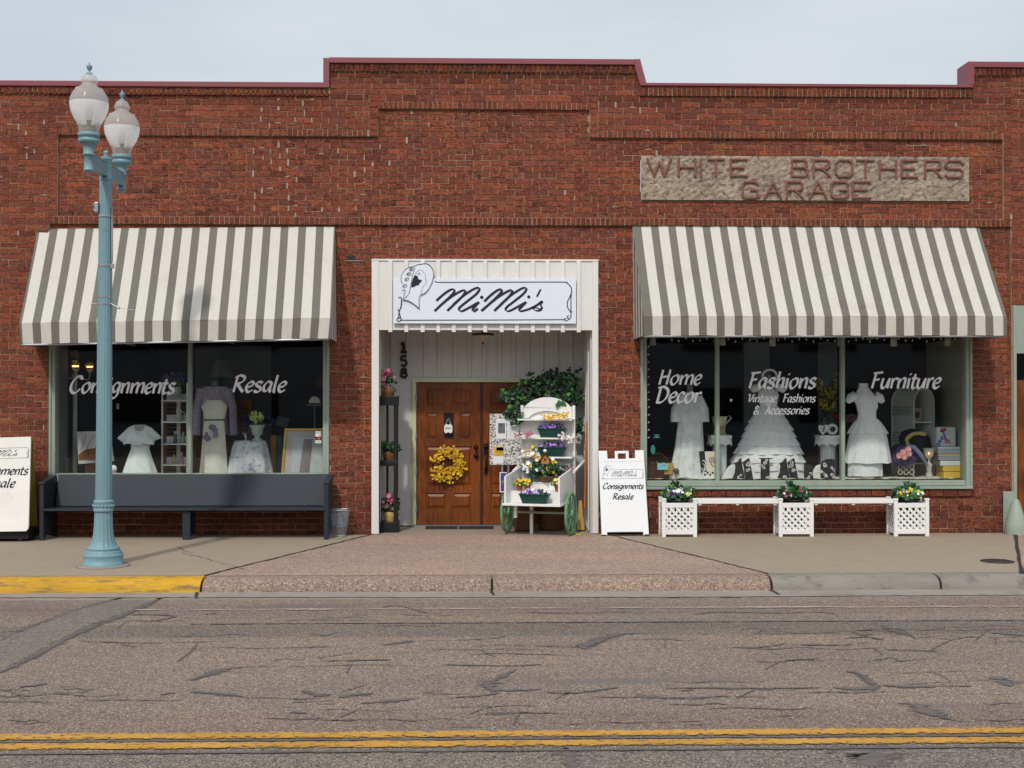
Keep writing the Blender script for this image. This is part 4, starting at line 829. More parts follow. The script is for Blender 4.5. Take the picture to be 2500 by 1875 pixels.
def script_sign(parent, fm, k, parts=('name', 'frame', 'hat'), mat=None, hw=1.0, nw=1.0):
    """the painted name, frame and hatted head; fm maps drawing units to the board, k = metres per unit"""
    mat = mat or INK; n = [0]
    def rb(b, st, W, thin, nib, sm=6):
        n[0] += 1; ly = -.0004 * (n[0] % 7); ribbon(b, st, W, thin, nib, lambda u, v: fm(u, -v) + Vector((0, ly, 0)), 0, sm)
    fl = lambda st: [(x, -y) for x, y in st]
    b = MB()
    for st in SGN['name']: rb(b, fl(st), 28 * nw, 7 * max(.8, nw), R(145))
    for st in SGN['apo']: rb(b, fl(st), 20, 20, 0)
    for x, y, r in SGN['dots']: b.poly([fm(x + r * math.cos(q), y + r * math.sin(q)) for q in [i * math.pi / 8 for i in range(16)]])
    b.build('lettering', mat, parent)
    b = MB()
    for st in SGN['frame']: rb(b, fl(st), 10 * hw, 8 * hw, R(20))
    b.build('scroll_frame', mat, parent)
    b = MB()
    for st in SGN['hat']: rb(b, fl(st), 8 * hw, 4 * hw, R(60))
    for st in SGN['face']: rb(b, fl(st), 3.5, 2.5, 0)
    b.poly([fm(x, y) - Vector((0, .001, 0)) for x, y in SGN['hair']])
    for x, y, r in SGN['roses']:
        rb(b, [(x + r * math.cos(q) * (1 - q / 14), -y + r * math.sin(q) * (1 - q / 14)) for q in [i * .6 for i in range(20)]], 5, 4, 0)
        b.poly([fm(x - r * 1.2, y + r * .2), fm(x - r * .5, y - r * .5), fm(x - r * .6, y + r * .5)])
    b.build('lady_drawing', mat, parent)
U = lambda u, v: at(940 + u / 4.424, 640 + v / 4.424, SY - .002)
# cut-out plaque of the head, proud of the board
hp = [(172, 185), (188, 125), (235, 66), (300, 44), (345, 28), (400, 16), (455, 14), (505, 50), (530, 120), (517, 205), (480, 285), (437, 335), (383, 365), (372, 420), (374, 508), (315, 462), (250, 424), (188, 406), (205, 345), (180, 300), (168, 250)]
b = MB(); b.prism([(U(*p).x, U(*p).z) for p in reversed(hp)], SY - .014, SY - .0005); b.build('head_plaque', SIGN_WHITE, sg)
U2 = lambda u, v: at(940 + u / 4.424, 640 + v / 4.424, SY - (.0165 if u < 530 and v < 510 and not (u < 170) else .0025))
script_sign(sg, U2, 1)
# ---------------------------------------------------------------- the building across the street, mirrored in the glass
ob = thing('office_building', 'pale grey building across the street, seen only mirrored in the shop windows', 'building', (0, -31, 0))
b = MB(); b.box(-26, 26, -37, -31, -.3, 7.4); b.build('wall', M('grey_siding', rgb(128, 131, 136), .9, .06, 2, .2, 5, stretch=(.1, 1, 6)), ob)
for i in range(11):
    for zz in (.9, 3.6): w = MB(); x = -23 + i * 4.4; w.box(x, x + 2.2, -30.995, -30.9, zz, zz + 1.25); w.build('window', BLACK, ob)

# ---------------------------------------------------------------- plants
def flower(b, c, r, mat, n=5, face=None):
    c = Vector(c); d = (face or Vector((rnd.uniform(-.7, .7), -1, rnd.uniform(-.2, .9)))).normalized()
    u = d.cross(Vector((0.1, .2, 1))).normalized(); w = d.cross(u); a0 = rnd.random() * 6
    for i in range(n):
        a = a0 + 2 * math.pi * i / n; p = u * math.cos(a) + w * math.sin(a); q = u * -math.sin(a) + w * math.cos(a)
        b.add([c, c + p * r * .6 + q * r * .45 + d * r * .2, c + p * r + d * r * .35, c + p * r * .6 - q * r * .45 + d * r * .2], [(0, 1, 2, 3)], mat)
def leaf(b, c, r, mat, dr=None, wd=.42):
    c = Vector(c); d = (dr or Vector((rnd.uniform(-1, 1), rnd.uniform(-1, .6), rnd.uniform(-.6, 1)))).normalized()
    s = d.cross(Vector((rnd.uniform(-.4, .4), -1, rnd.uniform(-.2, .9)))).normalized(); up = s.cross(d)
    b.add([c, c + d * r * .5 + s * r * wd - up * r * .1, c + d * r - up * r * .2, c + d * r * .5 - s * r * wd - up * r * .1, c + d * r * .5 + up * r * .06], [(0, 1, 4), (1, 2, 4), (2, 3, 4), (3, 0, 4)], mat)
def inball(c, rx, ry, rz):
    while 1:
        p = Vector((rnd.uniform(-1, 1), rnd.uniform(-1, 1), rnd.uniform(-1, 1)))
        if p.length < 1: return Vector(c) + Vector((p.x * rx, p.y * ry, p.z * rz))
def posy(parent, c, rx, ry, rz, nl, ls, nf, fs, fm, lm=(LEAF_D, LEAF_M, LEAF_L), top=.25):
    """foliage and blossoms of one plant"""
    b = MB()
    for _ in range(nl): leaf(b, inball(c, rx, ry, rz), ls * rnd.uniform(.7, 1.3), rnd.randrange(len(lm)))
    if nl: b.build('foliage', list(lm), parent)
    b = MB()
    for _ in range(nf):
        p = inball(c, rx, ry, rz); p.y -= ry * .3; p.z += rz * top; flower(b, p, fs * rnd.uniform(.75, 1.25), rnd.randrange(len(fm)))
    if nf: b.build('blossoms', list(fm), parent)

# ---------------------------------------------------------------- twin globe street lamp
lp = at(252, 1378, -3.1); lp.z = 0
sl = thing('street_lamp', 'pale blue fluted street lamp with two ribbed globes at the kerb', 'street lamp', lp)
def lathe_part(name, prof, mat, parent, c=(0, 0, 0), n=32, **k):
    b = MB(); b.lathe(Vector(lp) + Vector(c), prof, n, **k); return b.build(name, mat, parent)
lathe_part('footing', [(.285, .002), (.285, .015), (.25, .02)], GUTTER, sl)
lathe_part('base', [(.222, .02), (.222, .032), (.212, .034), (.212, .115), (.216, .125), (.205, .14), (.192, .15), (.196, .165), (.18, .172), (.168, .178), (.178, .19), (.178, .205), (.16, .215), (.152, .222)], POLE, sl)
fl = 32
lathe_part('shaft', [(.15, .222), (.132, .25), (.12, .29), (.109, .35), (.101, .45), (.095, .60)], POLE, sl, n=64, flute=(4, .10))
lathe_part('collar', [(.096, .598), (.108, .605), (.111, .62), (.106, .63), (.106, .70), (.111, .71), (.108, .722), (.09, .73)], POLE, sl)
b = MB()
for k in range(18):
    a = 2 * math.pi * k / 18; c = Vector(lp) + Vector((.107 * math.cos(a), .107 * math.sin(a), .665)); b.ball(c, .017, 0, 6)
b.build('collar_relief', POLE, sl)
lathe_part('shaft', [(.089, .73), (.084, 1.6), (.077, 3.0), (.069, 4.25)], POLE, sl, n=64, flute=(4, .09))
lathe_part('cap', [(.071, 4.25), (.074, 4.262), (.074, 4.272), (.066, 4.28), (.06, 4.46), (.07, 4.475), (.07, 4.485), (.055, 4.505), (.028, 4.52), (.018, 4.53), (.026, 4.545), (.028, 4.56), (.02, 4.578), (.004, 4.585)], POLE, sl)
b = MB()
for s in (-1, 1):
    y0, y1 = (lp.y - .62, lp.y - .05) if s < 0 else (lp.y + .05, lp.y + .62)
    b.box(lp.x - .032, lp.x + .032, y0, y1, 4.30, 4.43); b.box(lp.x - .038, lp.x + .038, y0, y1, 4.43, 4.445); b.box(lp.x - .038, lp.x + .038, y0, y1, 4.288, 4.30)
    for z in (4.335, 4.365, 4.395): b.box(lp.x - .036, lp.x + .036, y0 + .05, y1 - .03, z, z + .012)
b.build('crossarm', POLE, sl, bevel=.004)
for s in (-1, 1):
    o = (0, .62 * s, 0)
    lum = lathe_part('luminaire', [(.004, 4.19), (.014, 4.2), (.01, 4.215), (.03, 4.235), (.056, 4.25), (.056, 4.26), (.048, 4.27), (.048, 4.41), (.064, 4.415), (.064, 4.425), (.05, 4.435), (.07, 4.53), (.085, 4.535), (.112, 4.55), (.108, 4.58), (.098, 4.59), (.098, 4.602), (.111, 4.606), (.111, 4.644), (.1, 4.648)], POLE, sl, o)
    b = MB()
    for k in range(24): a = 2 * math.pi * k / 24; b.ball(Vector(lp) + Vector((.1 * math.cos(a), .62 * s + .1 * math.sin(a), 4.597)), .009, 0, 5)
    b.build('bead_ring', POLE, lum)
    b = MB(); b.lathe(Vector(lp) + Vector(o), [(.129, 4.758), (.16, 4.81), (.19, 4.885), (.2, 4.955), (.2, 4.967)], 36, cap=False); b.build('lower_globe', GLOBE_LOW, lum)
    b = MB(); b.lathe(Vector(lp) + Vector(o), [(.1, 4.646), (.104, 4.68), (.112, 4.71), (.128, 4.756)], 36, cap=False); b.build('globe_neck', GLOBE_TOP, lum)
    b = MB(); b.lathe(Vector(lp) + Vector(o), [(.2, 4.968), (.197, 5.0), (.185, 5.04), (.165, 5.075), (.146, 5.1), (.142, 5.115), (.115, 5.125), (.085, 5.145), (.073, 5.165), (.073, 5.175), (.088, 5.19), (.09, 5.205), (.08, 5.215), (.078, 5.235), (.062, 5.26), (.036, 5.276)], 36, cap=False); b.build('upper_globe', GLOBE_TOP, lum)
    b = MB(); b.lathe(Vector(lp) + Vector(o), [(.07, 4.65), (.075, 4.72), (.02, 4.74), (.035, 4.8), (.045, 4.86), (.035, 4.92), (.01, 4.95)], 16); b.build('bulb', M('lamp_ballast', rgb(84, 80, 76), .4, .1), lum)
    b = MB(); b.lathe(Vector(lp) + Vector(o), [(.036, 5.275), (.034, 5.285), (.014, 5.295), (.011, 5.31), (.026, 5.325), (.03, 5.352), (.03, 5.36), (.022, 5.366), (.008, 5.375), (.009, 5.39), (.002, 5.4)], 16); b.build('finial', POLE, lum)
for py in (528, 648, 725, 742): z = at(256, py, -3.1).z; lathe_part('clamp', [(.079, z - .012), (.079, z + .012)], STEEL, sl)
b = MB(); z0, z1 = at(266, 508, -3.1).z, at(266, 640, -3.1).z; x = lp.x + .083; b.tube([(x, lp.y - .03, z1), (x - .002, lp.y - .03, z0)], .011, 8); b.box(x - .015, x + .02, lp.y - .045, lp.y - .01, z1 - .07, z1 - .02); b.build('flag_holder', M('grey_conduit', rgb(150, 140, 138), .5, .1), sl)
b = MB(); z = at(242, 508, -3.1).z; b.box(lp.x - .1, lp.x - .06, lp.y - .08, lp.y - .02, z - .055, z + .055); b.box(lp.x - .115, lp.x - .1, lp.y - .07, lp.y - .03, z + .02, z + .045); b.box(lp.x - .115, lp.x - .1, lp.y - .07, lp.y - .03, z - .045, z - .02); b.build('outlet_box', STEEL, sl, bevel=.006)
b = MB(); z = at(256, 742, -3.1).z; b.tube([(lp.x + .075, lp.y - .03, z + .0), (lp.x + .16, lp.y - .04, z - .045)], .008, 6); b.ball((lp.x + .165, lp.y - .04, z - .047), .014); b.tube([(lp.x + .165, lp.y - .04, z - .047), (lp.x + .33, lp.y - .04, z - .07)], .003, 5); b.build('wire_bracket', STEEL, sl); b = MB(); b.tube([(lp.x - .078, lp.y - .03, z), (lp.x - .16, lp.y - .03, z - .002)], .004, 5); b.build('wire_end', STEEL, sl)
sl.rotation_euler = (0, R(.22), 0)

# ---------------------------------------------------------------- long pew bench
BF, BB = -.60, -.13
bx0, bx1 = at(96, 1250, BF).x, at(801, 1250, BF).x
bt = at(450, 1158, BB).z; bs_ = at(450, 1241, BF).z; ba = at(95, 1182, BF).z
bn = thing('pew_bench', 'long slate blue pew bench below the left shop window', 'bench', ((bx0 + bx1) / 2, BF, 0))
b = MB(); b.prism([(0, 0)] * 0 or [(BB - .1, bs_ + .0), (BB - .065, bs_ + .0), (BB + .03, bt - .02), (BB + .03, bt), (BB + .0, bt)], 0, 1); 
# prism runs along y, so turn it: x<-y
def turn(b, x0, x1): b.v = [(x0 + (x1 - x0) * v[1], v[0], v[2]) for v in b.v]
turn(b, bx0 + .09, bx1 - .04); b.build('backrest', BENCH, bn, bevel=.004)
b = MB(); b.prism([(BF + .0, bs_ - .035), (BB - .05, bs_ - .045), (BB - .05, bs_ - .01), (BF + .0, bs_ - .003), (BF - .02, bs_ - .012), (BF - .02, bs_ - .03)], 0, 1); turn(b, bx0 + .04, bx1 - .04); b.build('seat', BENCH, bn, bevel=.004)
for x0 in (bx0, bx1 - .055):
    b = MB(); b.prism([(BF, .0), (BF + .07, .0), (BF + .1, .08), (BB - .02, .08), (BB + .03, 0), (BB + .07, 0), (BB + .07, ba + .05), (BB + .03, ba + .06), (BF, ba), ][::-1], 0, 1); turn(b, x0, x0 + .055); b.build('end_panel', BENCH, bn, bevel=.006)
    b = MB(); b.prism([(BF - .012, ba), (BB + .02, ba + .058), (BB + .02, ba + .085), (BF - .012, ba + .022)], 0, 1); turn(b, x0 - .012, x0 + .068); b.build('armrest', BENCH, bn, bevel=.006)
lx = at(454, 1250, BF).x; b = MB(); b.box(lx - .05, lx + .05, BF + .02, BF + .055, 0, bs_ - .04); b.box(lx - .02, lx + .02, BF + .056, BB, .05, bs_ - .046); b.build('leg', BENCH, bn, bevel=.004)

# ---------------------------------------------------------------- sandwich boards
def board_text(parent, rows, Y=0, xh_map=None):
    for txt, p0, p1, xh, yy in rows:
        b = MB(); lettering(b, txt, p0, p1, xh, 0, yy, W=.3, thin=.08); b.build('lettering', INK, parent)
# plastic folding sign by the right jamb: local plane leaning back
def leaning(P00, P10, P11, P01):
    """bilinear map from (0..1, 0..1) to a board given by its four corners (bottom left, bottom right, top right, top left)"""
    return lambda u, v: P00.lerp(P10, u).lerp(P01.lerp(P11, u), v)
AF = thing('folding_sign', 'white plastic folding sign leaning between the entry and the right window', 'sandwich board', at(1526, 1307, -.28))
Yb, Yt = -.30, -.10
mp_ = leaning(at(1469, 1308, Yb), at(1584.5, 1307, Yb), at(1571.5, 1099, Yt), at(1461, 1101, Yt))
def slabpoly(b, uv, th, m=mp_, mat=0, front=0.0):
    n = len(uv); A = [m(u, v) + Vector((0, -front, 0)) for u, v in uv]; B2 = [p + Vector((0, th, 0)) for p in A]
    b.add(A + B2, [tuple(range(n)), tuple(range(2 * n - 1, n - 1, -1))] + [(i, i + n, (i + 1) % n + n, (i + 1) % n) for i in range(n)], mat)
b = MB(); PL = M('white_plastic', (.80, .82, .84), .4, .02, 3, spec=.4)
slabpoly(b, [(0, 0), (.115, 0), (.12, .042), (.88, .042), (.885, 0), (1, 0), (1, 1), (.81, 1), (.80, .905), (.63, .905), (.62, .9), (.38, .9), (.37, .905), (.195, .905), (.19, 1), (0, 1)], .035); fp = b.build('front_panel', PL, AF, bevel=.006)
b = MB()
for (u0, u1, v0, v1) in ((.36, .425, .9005, .995), (.6, .665, .9005, .995), (.4255, .5995, .965, .995)): slabpoly(b, [(u0, v0), (u1, v0), (u1, v1), (u0, v1)], .03)
b.build('handle', PL, AF, bevel=.005)
b = MB(); slabpoly(b, [(.03, .87), (.97, .87), (.97, .873), (.03, .873)], .002, front=.0015); b.build('panel_groove', M('groove_grey', (.5, .5, .52), .6, .05), fp)
mb_ = leaning(at(1469, 1308, Yb) + Vector((0.03, .27, .01)), at(1584.5, 1307, Yb) + Vector((-.01, .27, .01)), at(1571.5, 1099, Yt) + Vector((0, .05, -.12)), at(1461, 1101, Yt) + Vector((.02, .05, -.12)))
b = MB(); slabpoly(b, [(0, 0), (1, 0), (1, 1), (0, 1)], .02, mb_); b.build('rear_panel', PL, AF)
b = MB(); slabpoly(b, [(.0, 0), (.1, 0), (.1, .012), (0, .012)], .02, front=.004); b.build('rubber_foot', RUBBER, AF); b = MB(); slabpoly(b, [(.9, 0), (1, 0), (1, .012), (.9, .012)], .02, front=.004); b.build('rubber_foot', RUBBER, AF)
fmap = lambda u, v: mp_(*(lambda px, py: ((px - (1469 - 8 * (1308 - py) / 207)) / (115.5 - 5 * (1308 - py) / 207), (1308 - py) / 208))(1470.5 + (u - 130) / 1890 * 100.5, 1136 + (v - 15) / 640 * 34.5)) + Vector((0, -.003, 0))
script_sign(AF, fmap, .1, mat=M('grey_ink', rgb(60, 58, 66), .5, .05), hw=1.0, nw=.55)
yat = lambda py: Yb + (Yt - Yb) * (1308 - py) / 208 - .004
def tilted_words(parent, txt, p0, p1, xh, base_y, lean):
    b = MB(); Y = yat(p0[1]); lettering(b, txt, p0, p1, xh, 0, Y, W=.34, thin=.12); z0 = at(*p0, Y).z
    b.v = [(x, y + (z - z0) * lean, z) for x, y, z in b.v]; b.build('lettering', INK, parent)
ln = (Yt - Yb) / (at(1500, 1100, Yt).z - at(1500, 1308, Yb).z)
tilted_words(AF, 'Consignments', (1471.5, 1193.5), (1570, 1193.5), 8.6, 0, ln); tilted_words(AF, 'Resale', (1496, 1219), (1545, 1219), 8.8, 0, ln)
# timber sandwich board at the left edge of the picture
WB = thing('sandwich_board', 'large white timber sandwich board with yellowish inside, left of the bench', 'sandwich board', at(0, 1316, -.62))
Yb2, Yt2 = -.78, -.5
mw = leaning(at(-110, 1300, Yb2), at(69.5, 1297, Yb2), at(75.5, 1066, Yt2), at(-112, 1072, Yt2))
b = MB(); slabpoly(b, [(.04, 0), (.965, 0), (.99, .02), (1, .05), (1, .98), (.99, 1), (.01, 1), (0, .97), (0, .03)], .03, mw); b.build('front_panel', OLD_WHITE, WB, bevel=.004)
mr2 = leaning(at(-90, 1283, -.22), at(91, 1283, -.22), at(77, 1066, Yt2) + Vector((0, .04, 0)), at(-108, 1070, Yt2) + Vector((0, .04, 0)))
b = MB(); slabpoly(b, [(0, 0), (1, 0), (1, 1), (0, 1)], .02, mr2); b.build('rear_panel', M('mustard_board', rgb(150, 130, 52), .7, .1), WB)
b = MB(); p = at(69, 1297, Yb2); q = at(91, 1283, -.22)
b.box(p.x - .9, p.x - .02, Yb2 + .06, -.24, .035, .12); b.build('base_frame', BLACK, WB)  # base frame coloured black for the shadow under the board
for xx, yy in ((p.x - .15, Yb2 + .14), (p.x - .75, Yb2 + .14), (p.x - .15, -.3), (p.x - .75, -.3)):
    w = MB(); w.lathe((0, 0, 0), [(.03, -.012), (.034, -.006), (.034, .006), (.03, .012)], 14); w.xform(Matrix.Translation((xx, yy, .034)) @ Matrix.Rotation(R(90), 4, 'Y')); w.build('caster', STEEL, WB)
w2 = lambda px, py: mw((px + 110 + 2 * (1300 - py) / 230) / (179.5 + 8 * (1300 - py) / 230), (1300 - py) / 232) + Vector((0, -.003, 0))
script_sign(WB, lambda u, v: w2(71 - (2020 - u) / 1890 * 170, 1082 + (v - 15) / 640 * 40), .1, mat=M('grey_ink'), hw=1.0, nw=.55)
def wood_words(txt, x1, wd, by, xh):
    yy = Yb2 + (Yt2 - Yb2) * (1300 - by) / 232 - .004; b = MB(); lettering(b, txt, (x1 - wd, by), (x1, by), xh, 0, yy, W=.34, thin=.12); z0 = at(0, by, yy).z
    k = (Yt2 - Yb2) / (at(0, 1068, Yt2).z - at(0, 1299, Yb2).z); b.v = [(x, y + (z - z0) * k, z) for x, y, z in b.v]; b.build('lettering', INK, WB)
wood_words('Consignments', 66, 156, 1159, 13); wood_words('Resale', 34, 80, 1190, 13.5)

# ---------------------------------------------------------------- wire waste bin
c = gnd(824, 1311); bi = thing('wire_bin', 'small silver mesh waste bin between bench and brick pier', 'waste bin', (c.x, c.y + .1, 0))
def meshmat():
    m, nt, N, L, bs = NT('wire_mesh'); out = N['Material Output']; bs.inputs['Base Color'].default_value = (.30, .31, .32, 1); bs.inputs['Metallic'].default_value = .5; bs.inputs['Roughness'].default_value = .45
    t = N.new('ShaderNodeBsdfTransparent'); mxs = N.new('ShaderNodeMixShader'); v = N.new('ShaderNodeTexChecker'); v.inputs['Scale'].default_value = 170
    g = N.new('ShaderNodeTexCoord'); mp = N.new('ShaderNodeMapping'); mp.inputs['Rotation'].default_value = (0, R(45), 0); L.new(g.outputs['Object'], mp.inputs[0]); L.new(mp.outputs[0], v.inputs['Vector'])
    r = N.new('ShaderNodeMapRange'); L.new(v.outputs['Fac'], r.inputs[0]); r.inputs[3].default_value = .25; r.inputs[4].default_value = .75; L.new(r.outputs[0], mxs.inputs[0]); L.new(t.outputs[0], mxs.inputs[1]); L.new(bs.outputs[0], mxs.inputs[2]); L.new(mxs.outputs[0], out.inputs[0]); return m
def rrect(x, y, hx, hy, r, n=5):
    out = []
    for sx, sy, a in ((1, 1, 0), (-1, 1, 90), (-1, -1, 180), (1, -1, 270)):
        for i in range(n): q = R(a + 90 * i / (n - 1)); out.append((x + sx * (hx - r) + r * math.cos(q), y + sy * (hy - r) + r * math.sin(q)))
    return out
bx, by_ = c.x, c.y + .1; zt_ = at(824, 1244, by_).z
b = MB(); lo, hi = rrect(bx - .01, by_, .118, .085, .04), rrect(bx, by_, .155, .115, .05); n = len(lo)
b.add([(x, y, .012) for x, y in lo] + [(x, y, zt_) for x, y in hi], [(i, (i + 1) % n, n + (i + 1) % n, n + i) for i in range(n)], 0, True); b.build('basket_side', meshmat(), bi)
b = MB(); b.tube([(x, y, zt_) for x, y in hi + hi[:1]], .009, 6, cap=False); b.build('rim', STEEL, bi); b = MB(); b.poly([(x, y, .008) for x, y in lo]); b.tube([(x, y, .01) for x, y in lo + lo[:1]], .008, 6, cap=False); b.build('bottom', STEEL, bi)
pp = thing('paper_wrapper', 'crumpled pale blue wrapper inside the silver waste bin', 'wrapper', (bx, by_, .1))
b = MB(); f = lambda px, py, y: at(px, py, by_ + y)
b.poly([f(807, 1256, -.05), f(832, 1252, -.06), f(838, 1278, -.03), f(812, 1284, -.04)]); b.poly([f(818, 1281, -.06), f(846, 1278, -.07), f(840, 1286, -.04), f(822, 1288, -.05)]); b.build('sheet', M('blue_paper', rgb(136, 182, 220), .7, .1), pp)
b = MB(); b.poly([f(812, 1262, -.0665), f(830, 1257, -.068), f(831, 1259, -.068), f(812, 1264, -.0665)]); b.build('red_print', M('red_print', rgb(220, 120, 90), .7, .1), pp)

# ---------------------------------------------------------------- planter benches
YF, YBk = -.42, -.07
def planter(pxl, pxr, label):
    x0, x1 = at(pxl, 1300, YF).x, at(pxr, 1300, YF).x; zt_ = at(pxl, 1217, YF).z; t = thing('lattice_planter', label, 'planter', ((x0 + x1) / 2, (YF + YBk) / 2, 0), 'lattice planters under the right window')
    pw = .05
    for x, y in ((x0, YF), (x1 - pw, YF), (x0, YBk - pw), (x1 - pw, YBk - pw)):
        b = MB(); b.box(x, x + pw, y, y + pw, 0, zt_ - .028); b.box(x - .004, x + pw + .004, y - .004, y + pw + .004, zt_ - .028, zt_); b.build('post', WHITE, t, bevel=.004)
    zr = (.035, .10, zt_ - .125, zt_ - .06)
    for s, (y0, y1) in (('front', (YF + .008, YF + .03)), ('rear', (YBk - .03, YBk - .008))):
        for z0, z1 in (zr[:2], zr[2:]): b = MB(); b.box(x0 + pw, x1 - pw, y0, y1, z0, z1); b.build('rail', WHITE, t, bevel=.003)
    for xs in (x0 + .008, x1 - .03):
        for z0, z1 in (zr[:2], zr[2:]): b = MB(); b.box(xs, xs + .022, YF + pw, YBk - pw, z0, z1); b.build('rail', WHITE, t, bevel=.003)
    def lattice(a0, a1, z0, z1, place):
        b = MB(); sp = .0945; w = .023
        for d in (1, -1):
            k = -12
            while k < 14:
                c0 = a0 + k * sp * .9; pts = []
                for t0, t1 in ((0, 1),):
                    za, zb = z0, z1; aa = c0 if d > 0 else c0; ab = aa + d * (z1 - z0)
                    lo, hi = 0.0, 1.0
                    for p, q in ((aa - a0, ab - aa), (a1 - aa, aa - ab)):
                        if q > 0: lo = max(lo, -p / q)
                        elif q < 0: hi = min(hi, -p / q)
                    if hi - lo > .04:
                        P = [(aa + (ab - aa) * s_, za + (zb - za) * s_) for s_ in (lo, hi)]
                        b.add([place(P[0][0], P[0][1] - w, d), place(P[1][0], P[1][1] - w, d), place(P[1][0], P[1][1] + w, d), place(P[0][0], P[0][1] + w, d)], [(0, 1, 2, 3)])
                k += 1
        return b
    lt = lattice(x0 + pw, x1 - pw, zr[1], zr[2], lambda a, z, d: Vector((a, YF + .015 + .004 * d, z))).build('lattice_panel', WHITE, t)
    lattice(YF + pw, YBk - pw, zr[1], zr[2], lambda a, z, d: Vector((x0 + .018 + .004 * d, a, z))).build('lattice_panel', WHITE, t)
    lattice(YF + pw, YBk - pw, zr[1], zr[2], lambda a, z, d: Vector((x1 - .018 + .004 * d, a, z))).build('lattice_panel', WHITE, t)
    return x0, x1, zt_
PX = [(1616.6, 1702), (1902, 1987), (2183.5, 2269)]
pl = [planter(*p, l) for p, l in zip(PX, ('white lattice planter nearest the folding sign', 'white lattice planter with rose pink flowers, middle of three', 'white lattice planter nearest the right doorway'))]
for (a, c), lab in (((0, 1), 'white slatted bench plank between the yellow flowers and the pink flowers'), ((1, 2), 'white slatted bench plank between the pink flowers and the right planter')):
    x0, x1 = pl[a][1] + .003, pl[c][0] - .003; zt_ = at(1800, 1216, -.25).z; t = thing('planter_bench', lab, 'bench', ((x0 + x1) / 2, -.25, 0), 'bench planks between the planters')
    for k in range(3): y0 = YF + .035 + k * .085; b = MB(); b.box(x0, x1, y0, y0 + .078, zt_ - .045, zt_ - .005); b.build('plank', WHITE, t, bevel=.004)
    b = MB(); b.box(x0, x1, YF + .018, YF + .034, zt_ - .062, zt_ - .008); b.build('front_board', WHITE, t, bevel=.003)
    for xb in (x0 + .04, (x0 + x1) / 2, x1 - .04): b = MB(); b.box(xb - .02, xb + .02, YF + .03, YBk - .05, zt_ - .085, zt_ - .046); b.build('bracket', WHITE, t, bevel=.003)
for (x0, x1, zt_), px, lab, fm, k in ((pl[0], 1650, 'white and pale yellow flowers in the planter nearest the folding sign', (WHT, WHT, PALEY, PURPLE), 0), (pl[1], 1942, 'rose pink and white flowers in the middle planter', (DPINK, PINKP, WHT, DPINK), 1), (pl[2], 2222, 'yellow and white flowers in the planter nearest the right doorway', (WHT, PALEY, YEL, WHT), 2)):
    cx, cy = (x0 + x1) / 2, (YF + YBk) / 2; t = thing('flower_pot', lab, 'flowers', (cx, cy, zt_ - .2), 'flower pots in the lattice planters')
    b = MB(); b.lathe((cx, cy, 0), [(.10, zt_ - .2), (.145, zt_ - .045), (.155, zt_ - .04), (.155, zt_ - .02), (.135, zt_ - .025)], 24); b.build('pot', BLACK, t)
    posy(t, (cx, cy - .02, zt_ + .05), .19, .14, .075, 240, .07, 42, .026, fm, (LEAF_D, LEAF_M, LEAF_M, LEAF_L) if k != 1 else (LEAF_D, LEAF_D, LEAF_M))
    b = MB()
    for i in range(16): leaf(b, inball((cx + (-.02, -.03, .03)[k], cy, zt_ + .13), .05, .05, .055), .075, rnd.randrange(2), Vector((rnd.uniform(-.8, .8), rnd.uniform(-.6, .3), .8)), .3)
    b.build('shoot', [LEAF_M, LEAF_D], t)
# ---------------------------------------------------------------- sage green corner guard
cg = thing('corner_guard', 'sage green cone shaped corner guard beside the right doorway', 'corner guard', (at(2478, 1300, -.1).x, -.1, 0))
x0, x1 = at(2450, 1250, -.03).x, at(2477, 1250, -.03).x; b = MB(); b.box(x0, x1, -.03, -.006, .0, at(2460, 1200, -.03).z); b.build('plate', GREEN_TRIM, cg, bevel=.008)
b = MB(); z1 = at(2475, 1218, -.2).z; cx = at(2480, 1260, -.17).x; b.lathe((cx, -.17, 0), [(.145, .0), (.145, .1), (.138, .15), (.055, z1 - .05), (.035, z1 - .012), (.01, z1)], 28); b.build('cone', GREEN_TRIM, cg)
b = MB()
for py in (1221, 1250, 1287): p = at(2455, py, -.03); b.ball((p.x, -.032, p.z), .009, 0, 6)
b.build('bolt', GREEN_TRIM, cg)
# ---------------------------------------------------------------- flower cart
cartM = Matrix.Translation((at(1316, 1290, -.08).x, -.08, 0)) @ Matrix.Rotation(R(-19), 4, 'Z')
ct = thing('flower_cart', 'white wooden flower cart with arched back, shelves and green wheels, in the entry', 'cart', cartM.translation)
def cart(b, name, mat, parent=None, **k): b.xform(cartM); return b.build(name, mat, parent or ct, **k)
CW = WHITE
for x in (-.39, .35):
    b = MB(); b.box(x, x + .04, .42, .46, (.02 if x > 0 else .42), 1.74); cart(b, 'post', CW, bevel=.004)
b = MB(); arch = [(-.345, 1.56), (-.345, 1.72)] + [(.345 * math.sin(a), 1.70 + .155 * (math.cos(a) - math.cos(1.1)) / (1 - math.cos(1.1)) ) for a in [(-1.1 + i * .2) for i in range(12)]] + [(.345, 1.56)] + [(.30 * math.sin(a), 1.565 + .10 * (math.cos(a) - math.cos(1.2)) / (1 - math.cos(1.2))) for a in [(1.2 - i * .24) for i in range(11)]]
arch = [(x * (1 / .8912 if abs(x) < .345 and z > 1.69 else 1), z) for x, z in arch]
b.prism(arch, .415, .44); cart(b, 'arched_header', CW, bevel=.003)
b = MB(); b.box(-.35, .35, .45, .465, .45, 1.72); cart(b, 'back_panel', CW)
for z in (1.555, 1.30, 1.04): b = MB(); b.box(-.385, .385, .26, .448, z - .022, z); cart(b, 'shelf', CW, bevel=.003)
